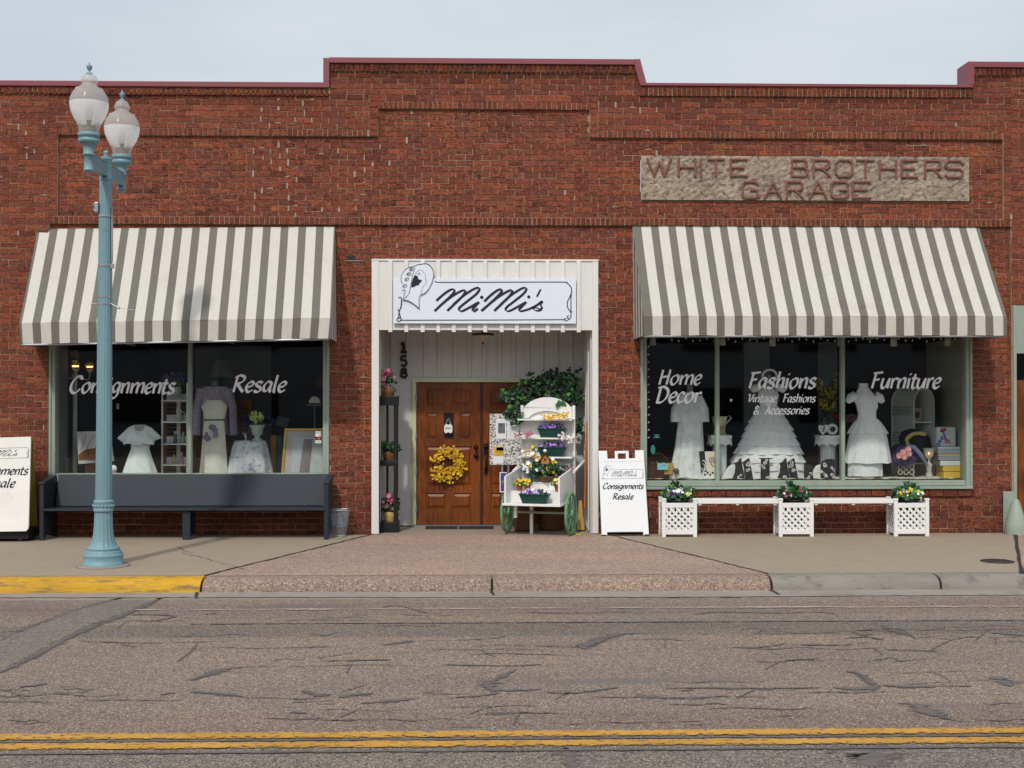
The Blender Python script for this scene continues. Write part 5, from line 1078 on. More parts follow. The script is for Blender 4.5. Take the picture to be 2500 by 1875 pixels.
for x in (-.385, .36):
    b = MB(); b.prism([(-.34, .445), (.41, .445), (.41, .90), (-.34, .80)], 0, .025); b.v = [(x + v[1], v[0], v[2]) for v in b.v]; cart(b, 'side_panel', CW, bevel=.004)
b = MB(); b.box(-.40, .40, -.38, .44, .415, .444); cart(b, 'tray', CW, bevel=.004)
b = MB(); b.box(-.359, .359, -.12, -.10, .4445, .57); b.box(-.359, .359, -.12, .14, .5705, .588); cart(b, 'step_box', CW, bevel=.003)
b = MB(); b.box(-.359, .359, .14, .16, .5885, .685); b.box(-.359, .359, .13, .41, .6855, .70); cart(b, 'step_box', CW, bevel=.003)
for x, y, z in ((-.12, .05, .02), (-.27, -.2, .24)): b = MB(); b.box(x - .02, x + .02, y - .02, y + .02, z if z > .1 else 0, .414); cart(b, 'leg', CW, bevel=.003)
b = MB(); b.tube([(-.47, 0, .30), (.47, 0, .30)], .016, 8); cart(b, 'axle', GREEN_TRIM)
for x in (-.425, .43): b = MB(); b.tube([(x, .20, .84), (x + .015, .72, .97)], .019, 8); cart(b, 'handle', CW)
WG = M('green_wheel_paint', rgb(104, 146, 110), .6, .14, 12, .2, 50)
for x in (-.445, .445):
    b = MB(); MY = Matrix.Translation((x, 0, .30)) @ Matrix.Rotation(R(90), 4, 'Z')
    b.ring((0, 0, 0), .265, .265, .026, 36, 0, None, .02); b.xform(MY); w = cart(b, 'wheel', WG)
    b = MB(); b.lathe((0, 0, 0), [(.05, -.04), (.06, -.02), (.06, .02), (.05, .04)], 16); b.xform(Matrix.Translation((x, 0, .30)) @ Matrix.Rotation(R(90), 4, 'Y')); cart(b, 'hub', WG, w)
    b = MB()
    for k in range(8): a = math.pi * k / 4 + .2; b.tube([(x, .04 * math.cos(a), .30 + .04 * math.sin(a)), (x, .25 * math.cos(a), .30 + .25 * math.sin(a))], [.02, .014], 6)
    cart(b, 'spokes', WG, w)
cl = lambda x, y, z: cartM @ Vector((x, y, z))
def window_box(x, y, z, w, lab, fm, nf=46, fs=.022, rz=0):
    t = thing('flower_box', lab, 'flower box', cl(x, y, z), 'green flower boxes on the cart')
    b = MB(); h = .115; d = .06; k = .78
    b.add([(x - w / 2 * k, y - d * k, z), (x + w / 2 * k, y - d * k, z), (x + w / 2 * k, y + d * k, z), (x - w / 2 * k, y + d * k, z), (x - w / 2, y - d, z + h), (x + w / 2, y - d, z + h), (x + w / 2, y + d, z + h), (x - w / 2, y + d, z + h)], [(3, 2, 1, 0), (0, 1, 5, 4), (1, 2, 6, 5), (2, 3, 7, 6), (3, 0, 4, 7)])
    r = .008; b.box(x - w / 2 - r, x + w / 2 + r, y - d - r, y + d + r, z + h, z + h + .012); b.xform(cartM); b.build('box', DGREEN, t)
    posy(t, cl(x, y, z + h + .03), w * .46, .05, .035, 60, .04, nf, fs, fm, (LEAF_M, LEAF_D), .2)
window_box(.09, .33, 1.302, .38, 'dark green box of purple pansies on the upper cart shelf', (PURPLE, LILAC, PURPLE), 55)
window_box(.09, .33, 1.042, .38, 'dark green box of purple pansies on the lower cart shelf', (PURPLE, LILAC, LILAC), 55)
window_box(.02, -.27, .446, .40, 'dark green box of white and violet pansies on the cart front tray', (WHT, WHT, PURPLE, LILAC), 60, .026)
def small_pot(x, y, z, lab, fm, mat=TERRA, r=.05, fs=.022, nf=26):
    t = thing('flower_pot', lab, 'flowers', cl(x, y, z), 'potted flowers on the cart')
    b = MB(); b.lathe(cl(x, y, z), [(r * .65, 0), (r * .95, r * 1.3), (r * 1.1, r * 1.32), (r * 1.1, r * 1.7), (r * .9, r * 1.7)], 16); b.build('pot', mat, t)
    posy(t, cl(x, y, z + r * 2.2), r * 1.7, r * 1.2, r * .9, 40, .04, nf, fs, fm)
small_pot(-.27, -.02, .589, 'terracotta pot of pale yellow flowers at the far left of the cart step', (PALEY, YEL)); small_pot(-.16, -.03, .589, 'terracotta pot of pale yellow flowers beside the left cart pot', (PALEY, PALEY, YEL)); small_pot(.27, -.02, .589, 'terracotta pot of yellow flowers by the right cart side', (YEL, PALEY))
TIN = M('zinc_bucket', rgb(140, 148, 150), .4, .1, 8, metal=.5)
small_pot(-.22, .25, .701, 'zinc pot of white flowers on the cart top step', (WHT, WHT), TIN, .075, .026, 40); small_pot(.29, .28, .701, 'zinc pot of mauve flowers on the cart top step', (LILAC, PINKP), TIN, .07, .022, 26)
t = thing('flower_arrangement', 'yellow and white flower arrangement in a low basket on the cart', 'flowers', cl(.06, .05, .60), 'potted flowers on the cart')
b = MB(); b.lathe(cl(.06, .18, .701), [(.08, 0), (.12, .07), (.125, .08), (.1, .08)], 18); b.build('basket', WICKER, t)
posy(t, cl(.04, .16, .88), .26, .13, .12, 170, .07, 34, .035, (YEL, WHT, YEL, WHT), (LEAF_D, LEAF_D, LEAF_M)); posy(t, cl(-.13, .2, 1.08), .05, .05, .12, 14, .04, 9, .03, (YEL, WHT), (LEAF_M,))
t = thing('birdhouse', 'little brown wooden birdhouse with white tip among the cart flowers', 'birdhouse', cl(.06, .10, .93))
b = MB(); c = cl(.06, .09, 0); b.prism([(c.x - .055, .95), (c.x + .055, .95), (c.x + .055, 1.03), (c.x, 1.09), (c.x - .055, 1.03)], c.y, c.y + .09); o = b.build('body', M('birdhouse_wood', rgb(170, 116, 66), .7, .2), t)
b = MB(); b.prism([(c.x - .085, 1.0), (c.x - .075, .995), (c.x, 1.085), (c.x + .075, .995), (c.x + .085, 1.0), (c.x, 1.105)], c.y - .02, c.y + .11); b.build('roof', DARK_WOOD, t); b = MB(); b.lathe((0, 0, 0), [(.016, -.002), (.016, .002)], 12); b.xform(Matrix.Translation((c.x, c.y - .002, 1.01)) @ Matrix.Rotation(R(90), 4, 'X')); b.build('entrance_hole', BLACK, o)
b = MB(); b.ball((c.x, c.y + .04, 1.125), .026); b.build('finial', WHITE, t)
def spray(c, v, n, mats, lab, fs=.02, ls=.0):
    t = thing('flower_spray', lab, 'flowers', c, 'loose flower sprays on the cart shelves'); b = MB(); s = MB()
    for i in range(n):
        q = rnd.random(); p = Vector(c) + Vector(v) * q + Vector((rnd.uniform(-.03, .03), rnd.uniform(-.05, .02), rnd.uniform(-.03, .05))); flower(b, p, fs * rnd.uniform(.7, 1.2), rnd.randrange(len(mats)), 4)
    b.build('blossoms', mats, t); s.tube([Vector(c), Vector(c) + Vector(v) * .5 + Vector((0, 0, .02)), Vector(c) + Vector(v)], .004, 5); s.build('stem', DARK_WOOD, t)
spray(cl(-.02, .24, 1.57), cl(.34, .22, 1.60) - cl(-.02, .24, 1.57), 60, [YEL, YEL], 'yellow forsythia spray on the cart top shelf'); spray(cl(-.40, .22, 1.33), cl(-.17, .24, 1.34) - cl(-.40, .22, 1.33), 30, [PINKP, PINKP], 'pink blossom spray at the left end of the cart middle shelf')
spray(cl(.22, .24, 1.34), cl(.40, .2, 1.26) - cl(.22, .24, 1.34), 34, [WHT, F('blush_petal', 220, 200, 198)], 'white blossom spray at the right end of the cart middle shelf'); spray(cl(-.33, .2, 1.08), cl(-.12, .2, 1.10) - cl(-.33, .2, 1.08), 26, [F('beige_petal', 200, 186, 160), WHT, YEL], 'cream blossom spray on the cart lower shelf')
# baskets under the cart
for px, y, r, h, lab in ((1280, .42, .16, .40, 'tall wicker basket under the left side of the cart'), (1345, .55, .2, .30, 'wide wicker basket behind the cart holding the fig tree')):
    t = thing('wicker_basket', lab, 'basket', (at(px, 1280, y).x, y, 0), 'wicker baskets behind the cart'); b = MB(); b.lathe((at(px, 1280, y).x, y, 0), [(r * .8, .001)] + [(r * (.8 + .2 * i / 10) + (.006 if i % 2 else 0), h * i / 10) for i in range(11)] + [(r * .93, h)], 24); b.build('body', WICKER, t)
    b = MB(); x = at(px, 1280, y).x; b.tube([(x + r * math.cos(a), y + r * math.sin(a), h) for a in [i * math.pi / 12 for i in range(25)]], .014, 6, cap=False); b.build('rim', WICKER, t)
# artificial fig tree
fx = at(1345, 1280, .62).x; t = thing('fig_tree', 'leafy green fig tree standing behind the flower cart', 'tree', (fx, .62, .05))
b = MB(); b.tube([(fx, .55, .05), (fx + .03, .58, .6), (fx - .02, .62, 1.2), (fx, .62, 1.7)], [.03, .026, .022, .015], 8)
CL = [(1264, 972, 32, .62), (1298, 938, 34, .7), (1342, 924, 30, .72), (1390, 920, 30, .75), (1410, 968, 20, .75), (1252, 1004, 20, .42), (1238, 962, 18, .6), (1325, 958, 40, .7), (1385, 958, 36, .72), (1264, 1026, 11, .38), (1412, 1040, 18, .75)]
tops = [(at(px, py, y), r * .9 * mpp(y)) for px, py, r, y in CL]
for p, r in tops: b.tube([(fx, .62, 1.5), Vector((fx, .62, 1.5)).lerp(p, .5) + Vector((0, 0, .05)), p], [.014, .01, .005], 6)
b.build('trunk', DARK_WOOD, t); b = MB()
for p, r in tops:
    for _ in range(int(85 * (r / .2))): leaf(b, inball(p, r * 1.15, r * .5, r), rnd.uniform(.045, .095), rnd.choice((0, 0, 0, 1, 1, 2, 3)), Vector((rnd.uniform(-1, 1), rnd.uniform(-1, .2), rnd.uniform(-1, .3))))
b.build('crown', [LEAF_D, M('deep_leaf', rgb(20, 42, 32), .4, .3, 14), LEAF_M, LEAF_L], t)
p = at(1370, 982, .25); b = MB()
for _ in range(9): leaf(b, p + Vector((rnd.uniform(-.06, .06), -.02, rnd.uniform(-.05, .05))), .07, 0, Vector((rnd.uniform(-.5, .5), -.3, -1)))
b.build('hanging_leaves', [LEAF_M], t)
# notice board on an easel
t = thing('notice_board', 'speckled grey notice board with papers on an easel before the right door', 'notice board', at(1234, 1290, .5))
EY = .45; a, c = at(1195.5, 1135, EY), at(1273, 1010, EY)
b = MB(); b.box(a.x, c.x, EY, EY + .02, a.z, c.z)
def speckle():
    m, nt, N, L, bs = NT('speckled_fabric'); bs.inputs['Roughness'].default_value = .9
    L.new(ramp(nt, noise(nt, 46, 3, .6), [(.44, rgb(86, 84, 84)), (.5, rgb(200, 198, 194)), (.62, rgb(214, 212, 206)), (.7, rgb(150, 148, 146))]), bs.inputs['Base Color']); return m
b.build('board', speckle(), t)
for px, w in ((1226, .012), (1241, .012)): s = MB(); e = at(px, 1138, EY + .03); s.box(e.x - w, e.x + w, EY + .022, EY + .05, 0, e.z + .2); s.build('leg', STEEL, t)
def sheet(px0, py0, px1, py1, lab, inner=None, lines=0):
    p, q = at(px0, py1, EY - .004), at(px1, py0, EY - .004); t2 = thing('pinned_paper', lab, 'paper', (p.x, p.y, p.z), 'papers pinned to the notice board'); b = MB(); b.box(p.x, q.x, EY - .004, EY - .001, p.z, q.z); b.build('sheet', M('paper', rgb(214, 216, 220), .8, .03), t2)
    if inner:
        for (ix0, iy0, ix1, iy1), m in inner: b = MB(); p, q = at(ix0, iy1, EY - .006), at(ix1, iy0, EY - .006); b.box(p.x, q.x, EY - .0065, EY - .0045, p.z, q.z); b.build('picture', m, t2)
    if lines:
        b = MB()
        for k in range(lines): z = at(px0, py0 + (py1 - py0) * (.3 + .6 * k / lines), EY).z; b.box(at(px0 + 4, py0, EY).x, at(px1 - 5, py0, EY).x - rnd.uniform(0, .03), EY - .0055, EY - .0045, z, z + .002)
        b.build('print', M('print_grey', rgb(140, 140, 150), .8, .05), t2)
PHOTO = M('grey_photo', rgb(96, 98, 106), .6, .5, 22); LAND = M('landscape_photo', rgb(196, 150, 50), .6, .4, 16); SEA = M('blue_photo', rgb(120, 160, 200), .6, .3, 16)
sheet(1211, 1022, 1236, 1071, 'white pinned paper with a grey photo, upper left on the notice board', [((1216, 1033, 1233, 1058), PHOTO)]); sheet(1238, 1022, 1266, 1071, 'white printed page, upper right on the notice board', None, 9)
sheet(1203, 1089, 1229, 1132, 'paper with a small landscape picture, lower left on the notice board', [((1204, 1090, 1229, 1113), LAND), ((1212, 1092, 1229, 1100), SEA)])
t = thing('brochure_holder', 'clear holder of teal and purple brochures hanging below the notice board', 'brochures', at(1228, 1200, .42)); p, q = at(1220, 1202, .42), at(1237, 1153, .42)
b = MB(); b.box(p.x, q.x, .42, .44, p.z, q.z); b.build('holder', PL, t); m, nt, N, L, bs = NT('brochure_print'); L.new(ramp(nt, noise(nt, 7, 4, .6), [(.3, rgb(30, 90, 120)), (.45, rgb(40, 60, 140)), (.55, rgb(90, 50, 130)), (.65, rgb(60, 150, 110)), (.8, rgb(180, 60, 60))]), bs.inputs['Base Color']); b = MB(); b.box(p.x + .012, q.x - .008, .414, .4195, p.z + .02, q.z - .01); b.build('brochure', m, t)
# broom in the right corner
t = thing('straw_tuft', 'yellow straw tuft lying on the floor by the right cart wheel', 'debris', gnd(1416, 1306)); b = MB(); c = gnd(1416, 1306)
for _ in range(14): leaf(b, c + Vector((rnd.uniform(-.03, .03), rnd.uniform(-.03, .03), .008)), .05, 0, Vector((rnd.uniform(-1, 1), rnd.uniform(-1, 1), .15)), .15)
b.build('straws', YEL, t)
t = thing('broom', 'straw broom with orange handle leaning in the right corner of the entry', 'broom', at(1416, 1293, .3)); b = MB(); y = .3; P = [at(1427, 1240, y), at(1434, 1030, .42)]; b.tube(P, .014, 8); b.build('handle', M('orange_broom_handle', rgb(176, 100, 36), .5, .15), t)
b = MB(); c = [at(1413, 1222, y), at(1420, 1222, y), at(1427, 1293, y), at(1408, 1293, y)]; b.add([p + Vector((0, s, 0)) for s in (-.03, .03) for p in c], [(0, 1, 2, 3), (7, 6, 5, 4), (0, 4, 5, 1), (1, 5, 6, 2), (2, 6, 7, 3), (3, 7, 4, 0)]); b.build('bristles', M('straw', rgb(186, 150, 86), .9, .3, 20, .6, 60, stretch=(6, 6, .4)), t)
# black display stand on the left, with baskets of flowers
SX0, SX1, SY0, SY1 = at(929, 1100, .22).x, at(969, 1100, .22).x, .22, .50
SX0 -= .05
t = thing('display_stand', 'tall black open display stand in the left corner of the entry', 'stand', ((SX0 + SX1) / 2, .36, 0)); zz = lambda py: at(950, py, SY0).z
for x, y in ((SX0, SY0), (SX1 - .045, SY0), (SX0, SY1 - .045), (SX1 - .045, SY1 - .045)): b = MB(); b.box(x, x + .045, y, y + .045, .06, zz(970)); b.build('post', BLACK, t, bevel=.003)
for x in (SX0 + .11,): b = MB(); b.box(x, x + .03, SY1 - .03, SY1, .06, zz(970)); b.build('post', BLACK, t, bevel=.003)
for z0, z1, e in ((zz(990), zz(967), .012), (zz(1138), zz(1125), .003), (.0, zz(1275), .02)): b = MB(); b.box(SX0 - e, SX1 + e, SY0 - e, SY1 + e, z0, z1); b.build('shelf', BLACK, t, bevel=.004)
def basket_of(lab, c, w, h, fm, nf, fs, rz, nl=60, col=WICKER, spread=1.0, lm=(LEAF_D, LEAF_M)):
    t = thing('flower_basket', lab, 'flowers', c, 'flower baskets on the display stand'); b = MB(); b.lathe(c, [(w * .8, .001), (w * .95, h * .5), (w, h), (w * .85, h)], 18, sy=.8); b.build('basket', col, t)
    posy(t, Vector(c) + Vector((0, -.02, h + rz * .7)), w * spread, w * .7, rz, nl, .07, nf, fs, fm, lm)
cx = (SX0 + SX1) / 2 + .03
basket_of('pink roses in a brown basket on top of the black stand', (cx - .05, .36, zz(967)), .12, .10, (PINKP, DPINK, PINKP), 30, .042, .15, 44, spread=.95); basket_of('green ivy in a wicker basket on the middle shelf of the black stand', (cx, .36, zz(1125)), .10, .12, (LEAF_L,), 2, .02, .08, 90, spread=1.5)
basket_of('pink flowers in a straw basket on the lowest shelf of the black stand', (cx, .36, zz(1275)), .09, .13, (PINKP, DPINK), 26, .034, .14, 90, M('straw_basket', rgb(176, 150, 90), .8, .3, 40, .6, 60), 1.6)
# rubber mats in front of the doors
for p0, p1, lab in ((1038, 1118, 'black rubber door mat before the left door leaf'), (1120, 1204, 'black rubber door mat before the right door leaf')):
    a, c = gnd(p0, 1293), gnd(p1, 1284); t = thing('door_mat', lab, 'door mat', ((a.x + c.x) / 2, a.y, 0), 'rubber mats before the doors'); b = MB(); b.box(a.x, c.x, a.y, min(c.y, RY - .07), .004, .016); b.build('mat', RUBBER, t)
    b = MB(); yb = min(c.y, RY - .07); n = 9
    for k in range(n): x = a.x + .03 + (c.x - a.x - .06) * k / (n - 1); b.box(x - .012, x + .012, a.y + .02, yb - .02, .0162, .02)
    b.build('ribs', BLACK, t)
# forsythia wreath and hanging sign on the left leaf
c = at(1094, 1133, RY - .05); t = thing('wreath', 'yellow forsythia wreath hanging on the left door leaf', 'wreath', c); b = MB(); b.ring(c, .17, .17, .03, 28, 0); b.build('twig_ring', M('twigs', rgb(96, 72, 30), .9, .3), t); b = MB()
for _ in range(430):
    a = rnd.random() * 2 * math.pi
    if 3.0 < a < 3.35: continue
    r = .18 + rnd.gauss(0, .045); flower(b, c + Vector((r * math.cos(a), rnd.uniform(-.06, .02), r * math.sin(a))), rnd.uniform(.016, .026), rnd.randrange(2), 4)
b.build('blossoms', [YEL, M('deep_yellow_petal', rgb(196, 146, 24), .6, .2)], t)
c = at(1094.5, 1045, RY - .02); t = thing('door_sign', 'small white scalloped sign hanging on strings over the peep window', 'door sign', c); b = MB(); k = mpp(RY)
b.prism([(c.x + k * x, c.z + k * z) for x, z in ((-10, -9), (-6, -13), (0, -10), (6, -13), (10, -9), (10, 5), (4, 10), (0, 8), (-4, 10), (-10, 5))], c.y - .012, c.y); b.build('plate', WHITE, t); b = MB(); ribbon(b, [(-7, -2), (-5, 2), (-3, -2), (-1, 1), (1, -2), (3, 1), (5, -1), (7, 1)], 1.2, .7, 0, lambda u, v: Vector((c.x + k * u, c.y - .0135, c.z + k * v))); b.build('lettering', INK, t)
b = MB(); b.tube([(c.x - k * 8, c.y - .006, c.z + k * 6), (c.x, c.y - .004, c.z + k * 24), (c.x + k * 8, c.y - .006, c.z + k * 6)], .003, 5); b.build('string', WHITE, t)
# ---------------------------------------------------------------- window displays
def fabric(name, c, c2=None, sc=30, tr=.25, thr=.5):
    m, nt, N, L, bs = NT(name); out = N['Material Output']; bs.inputs['Roughness'].default_value = .85; bs.inputs['Specular IOR Level'].default_value = .15
    n = noise(nt, sc, 4, .65); col = ramp(nt, n, [(thr - .12, c2 or tuple(v * .82 for v in c)), (thr + .05, c)]); L.new(col, bs.inputs['Base Color'])
    t = N.new('ShaderNodeBsdfTranslucent'); t.inputs[0].default_value = (*c, 1); mxs = N.new('ShaderNodeMixShader'); mxs.inputs[0].default_value = tr; L.new(bs.outputs[0], mxs.inputs[1]); L.new(t.outputs[0], mxs.inputs[2]); L.new(mxs.outputs[0], out.inputs[0])
    bump(nt, bs, n, .18, .01); return m
LACE = fabric('white_lace', (.83, .84, .86), (.68, .71, .75), 34, .05, .46); SATIN = fabric('white_satin', (.84, .88, .89), (.72, .77, .79), 5, .08); GAUZE = fabric('white_gauze', (.83, .86, .87), (.68, .71, .73), 9, .15)
CREAM = fabric('cream_crepe', (.80, .78, .70), (.72, .70, .62), 8, .1); MAUVE = fabric('lavender_lace', (.55, .48, .60), (.34, .28, .42), 40, .1, .5); FORM = M('dress_form', rgb(120, 124, 130), .8, .1)
def garment(parent, name, mat, rows, Y, dr=.6, pl=0, amp=.0, ph=0, n=48):
    b = MB(); vs = []; k = len(rows)
    for i, (py, cx, hw) in enumerate(rows):
        c = at(cx, py, Y); r = hw * mpp(Y); t = i / max(1, k - 1)
        for q in range(n):
            a = 2 * math.pi * q / n; f = 1 + (amp * t * math.cos(a * pl + ph + .6 * math.sin(a * 3)) if pl else 0)
            vs.append((c.x + r * f * math.cos(a), Y + r * dr * f * math.sin(a), c.z + (amp * r * .25 * t * math.sin(a * pl * .5 + ph) if pl and i == k - 1 else 0)))
    b.add(vs, [(i * n + q, i * n + (q + 1) % n, (i + 1) * n + (q + 1) % n, (i + 1) * n + q) for i in range(k - 1) for q in range(n)], 0, True); return b.build(name, mat, parent)
def ruffle(parent, name, mat, p_top, p_bot, cx, hw0, hw1, Y, dr=.6, pl=14, amp=.05, cx1=None):
    cx1 = cx if cx1 is None else cx1; R_ = []
    for i in range(5): t = i / 4; R_.append((p_top + (p_bot - p_top) * t, cx + (cx1 - cx) * t, hw0 + (hw1 - hw0) * t ** .7))
    return garment(parent, name, mat, R_, Y, dr, pl, amp, rnd.random() * 6)
def sleeve(parent, mat, pts, r, Y):
    b = MB(); b.tube([at(px, py, Y + dy) for px, py, dy in pts], [v * mpp(Y) for v in r], 12); return b.build('sleeve', mat, parent)
def at0(px, Y, z): p = at(px, 1000, Y); return (p.x, Y, z)
# --- right window
d = thing('wedding_dress', 'wide tiered white lace wedding dress in the middle of the right window', 'dress', at0(1872, .62, RZ2), 'white dresses in the right window'); Y = .62
garment(d, 'bodice', LACE, [(948, 1874, 16), (955, 1874, 24), (965, 1876, 26), (985, 1876, 22), (992, 1876, 20)], Y, .55)
for s in (-1, 1): sleeve(d, LACE, [(1876 + 22 * s, 945, -.02), (1876 + 34 * s, 948, -.02), (1876 + 40 * s, 955, -.02)], [9, 10, 7], Y)
b = MB(); b.tube([at(1878, 915, Y), at(1877, 935, Y), at(1876, 952, Y)], [.035, .035, .06], 12); b.build('dress_form', FORM, d)
b = MB(); b.ring(at(1879, 918, Y - .02), .10, .09, .018, 24, 0, None, .02); b.build('headpiece', LACE, d)
for t0, t1, h0, h1, cx in ((990, 1014, 20, 38, 1876), (1006, 1032, 26, 50, 1876), (1024, 1050, 38, 60, 1877), (1042, 1068, 48, 67, 1877), (1058, 1088, 54, 76, 1877), (1076, 1108, 62, 85, 1876), (1096, 1128, 70, 91, 1875), (1116, 1148, 78, 95, 1874), (1134, 1169, 84, 97, 1872)): ruffle(d, 'skirt_tier', LACE, t0, t1, cx, h0, h1, Y, .5, 15, .05)
d = thing('ball_gown', 'white lace gown with puffed sleeves beside the wicker arch in the right window', 'dress', at0(2118, .46, RZ2), 'white dresses in the right window'); Y = .46
garment(d, 'bodice', LACE, [(936, 2108, 11), (946, 2108, 12), (960, 2110, 22), (972, 2112, 30), (990, 2116, 26), (1010, 2117, 22), (1024, 2116, 24)], Y, .55)
for s in (-1, 1): sleeve(d, LACE, [(2112 + 24 * s, 966, 0), (2112 + 36 * s, 972, 0), (2112 + 44 * s, 982, 0)], [12, 12, 6], Y)
ruffle(d, 'skirt_tier', LACE, 1022, 1058, 2118, 24, 48, Y, .55, 13, .09); ruffle(d, 'skirt_tier', LACE, 1050, 1130, 2119, 42, 56, Y, .55, 12, .06); ruffle(d, 'skirt', GAUZE, 1120, 1162, 2112, 42, 42, Y, .55, 9, .05)
b = MB(); p = at(2141, 990, Y - .2); b.box(p.x - .012, p.x + .012, p.y, p.y + .003, p.z - .04, p.z + .03); b.build('price_tag', WHITE, d)
d = thing('nightgown', 'plain white gauze nightgown hanging at the left of the right window', 'dress', at0(1683, .42, RZ2), 'white dresses in the right window'); Y = .42
garment(d, 'gown', GAUZE, [(957, 1684, 9), (965, 1684, 22), (975, 1684, 28), (1040, 1684, 30), (1090, 1682, 34), (1130, 1679, 38), (1166, 1677, 44)], Y, .4, 9, .13)
for s in (-1, 1): sleeve(d, GAUZE, [(1684 + 22 * s, 968, 0), (1684 + 34 * s, 1000, -.02), (1684 + 35 * s, 1030, -.03)], [9, 12, 13], Y)
b = MB(); b.tube([at(1684, 938, Y), at(1684, 958, Y)], [.035, .05], 10); b.build('dress_form', FORM, d)
COLW = M('white_column', (.68, .72, .74), .5, .05)
def column(px, py0, py1, hw, Y, lab):
    t = thing('display_column', lab, 'pedestal', at0(px, Y, RZ2), 'white fluted columns in the right window'); c = at(px, py1, Y); zt_, r = at(px, py0, Y).z, hw * mpp(Y)
    b = MB(); b.lathe((c.x, Y, 0), [(r, RZ2), (r, zt_)], 64, flute=(4, .10)); b.build('shaft', COLW, t); b = MB(); b.box(c.x - r * 1.5, c.x + r * 1.5, Y - r * 1.5, Y + r * 1.5, zt_ - .01, zt_ + .03); b.build('capital', COLW, t)
    n = thing('lace_doily', 'scalloped lace doily on the ' + ('left' if px < 1900 else 'right') + ' white display column', 'doily', (c.x, Y, zt_ + .03)); b = MB(); vs = []
    m = 40; R1 = r * 1.6
    for i in range(m): a = 2 * math.pi * i / m; vs.append((c.x + R1 * math.cos(a), Y + R1 * math.sin(a), zt_ + .034))
    for i in range(m): a = 2 * math.pi * i / m; vs.append((c.x + R1 * 1.12 * math.cos(a), Y + R1 * 1.12 * math.sin(a), zt_ - .09 - .035 * (i % 4 == 0)))
    b.add(vs, [tuple(range(m))] + [(i, (i + 1) % m, m + (i + 1) % m, m + i) for i in range(m)]); b.build('cloth', LACE, n); return c.x, zt_ + .036
cx1_, cz1 = column(1757, 1068, 1166, 17, .6, 'white column with the urn planter, beside the first mullion'); cx2, cz2 = column(2021, 1068, 1160, 18, .75, 'white column with the tall vase, right of the wedding dress')
t = thing('urn_planter', 'small footed urn planter on the left column', 'urn', (cx1_, .6, cz1)); b = MB(); b.lathe((cx1_, .6, cz1), [(.10, 0), (.10, .012), (.085, .03), (.085, .10), (.10, .12)], 16); b.build('stand', M('gilt', rgb(150, 140, 110), .5, .2), t); b = MB(); b.lathe((cx1_, .6, cz1), [(.07, .12), (.09, .14), (.105, .24), (.115, .26)], 20); b.tube([(cx1_ + .09, .58, cz1 + .16), (cx1_ + .16, .57, cz1 + .24), (cx1_ + .13, .58, cz1 + .27)], .01, 6); b.build('bowl', M('cream_china', rgb(186, 184, 160), .4, .2, 20), t)
t = thing('flower_vase', 'glass vase of tall yellow flower stems on the right column', 'flowers', (cx2, .75, cz2)); b = MB(); b.lathe((cx2 - .03, .8, cz2), [(.05, 0), (.055, .02), (.06, .25)], 16); b.build('vase', M('smoky_glass', rgb(60, 66, 60), .15, .1), t)
b = MB(); f = MB()
for k in range(16):
    v = Vector((rnd.uniform(-.24, .24), rnd.uniform(-.08, .05), rnd.uniform(.55, .72) if k % 3 else .45)); p0 = Vector((cx2 - .03, .8, cz2 + .2)); b.tube([p0, p0 + v * .5 + Vector((0, 0, .05)), p0 + v], .004, 5)
    for j in range(12): q = rnd.uniform(.35, 1); (flower(f, p0 + v * q + Vector((rnd.uniform(-.03, .03), -.02, 0)), .024, 0, 4) if j % 2 else leaf(f, p0 + v * q, .06, 1))
b.build('stems', LEAF_D, t); f.build('blossoms', [M('mustard_petal', rgb(168, 150, 40), .6, .2), LEAF_D], t)
t = thing('decorative_plate', 'small white plate with black flower, standing on the right column', 'plate', (cx2 + .02, .6, cz2)); b = MB(); b.lathe((0, 0, 0), [(.075, 0), (.08, .006), (.055, .008), (.05, .003)], 24); b.xform(Matrix.Translation((cx2 + .03, .62, cz2 + .085)) @ Matrix.Rotation(R(80), 4, 'X')); b.build('rim', WHITE, t); b = MB(); flower(b, (cx2 + .03, .605, cz2 + .085), .045, 0, 6, Vector((0, -1, .1))); b.build('flower_print', BLACK, t)
t = thing('blue_flower_bunch', 'bunch of pale blue and white flowers left of the plate on the column', 'flowers', (cx2 - .1, .6, cz2)); posy(t, (cx2 - .1, .62, cz2 + .07), .07, .05, .06, 14, .04, 30, .025, (WHT, F('pale_blue_petal', 150, 180, 196)))
# decorative letters along the sill
DEC = M('black_letter_print', rgb(30, 26, 34), .5, .1); 
def dec_letter(shapes, lab, cx, scrolls):
    p = at(cx, 1171, .26); t = thing('decorative_letter', lab, 'letter', (p.x, .27, p.z), 'black and white letters along the right window sill'); f = lambda x, y: (at(1740 + x / 6.144, 1100 + y / 6.144, .26).x, at(1740 + x / 6.144, 1100 + y / 6.144, .26).z)
    for s_ in shapes: b = MB(); b.prism([f(*q) for q in s_][::-1], .26, .285); b.build('letter_body', DEC, t)
    b = MB()
    for x, y, r in scrolls:
        for k in range(3):
            o = (rnd.uniform(-.6, .6) * r, rnd.uniform(-.6, .6) * r); rr = r * rnd.uniform(.35, .6); ribbon(b, [(x + o[0] + rr * (1 - q * .05) * math.cos(q * .7), y + o[1] + rr * (1 - q * .05) * math.sin(q * .7)) for q in range(11)], 9, 6, 0, lambda u, v: Vector((f(u, v)[0], .2585, f(u, v)[1])))
    b.build('scrollwork', WHITE, t)
Mm = lambda o: [[(330, 190), (380, 165), (415, 112), (428, 115), (480, 440), (350, 440), (260, 440), (300, 415), (335, 330), (345, 240)], [(430, 190), (545, 112), (552, 118), (610, 440), (500, 440), (455, 180)]]
sh = lambda S, o: [[(x + o, y) for x, y in s_] for s_ in S]
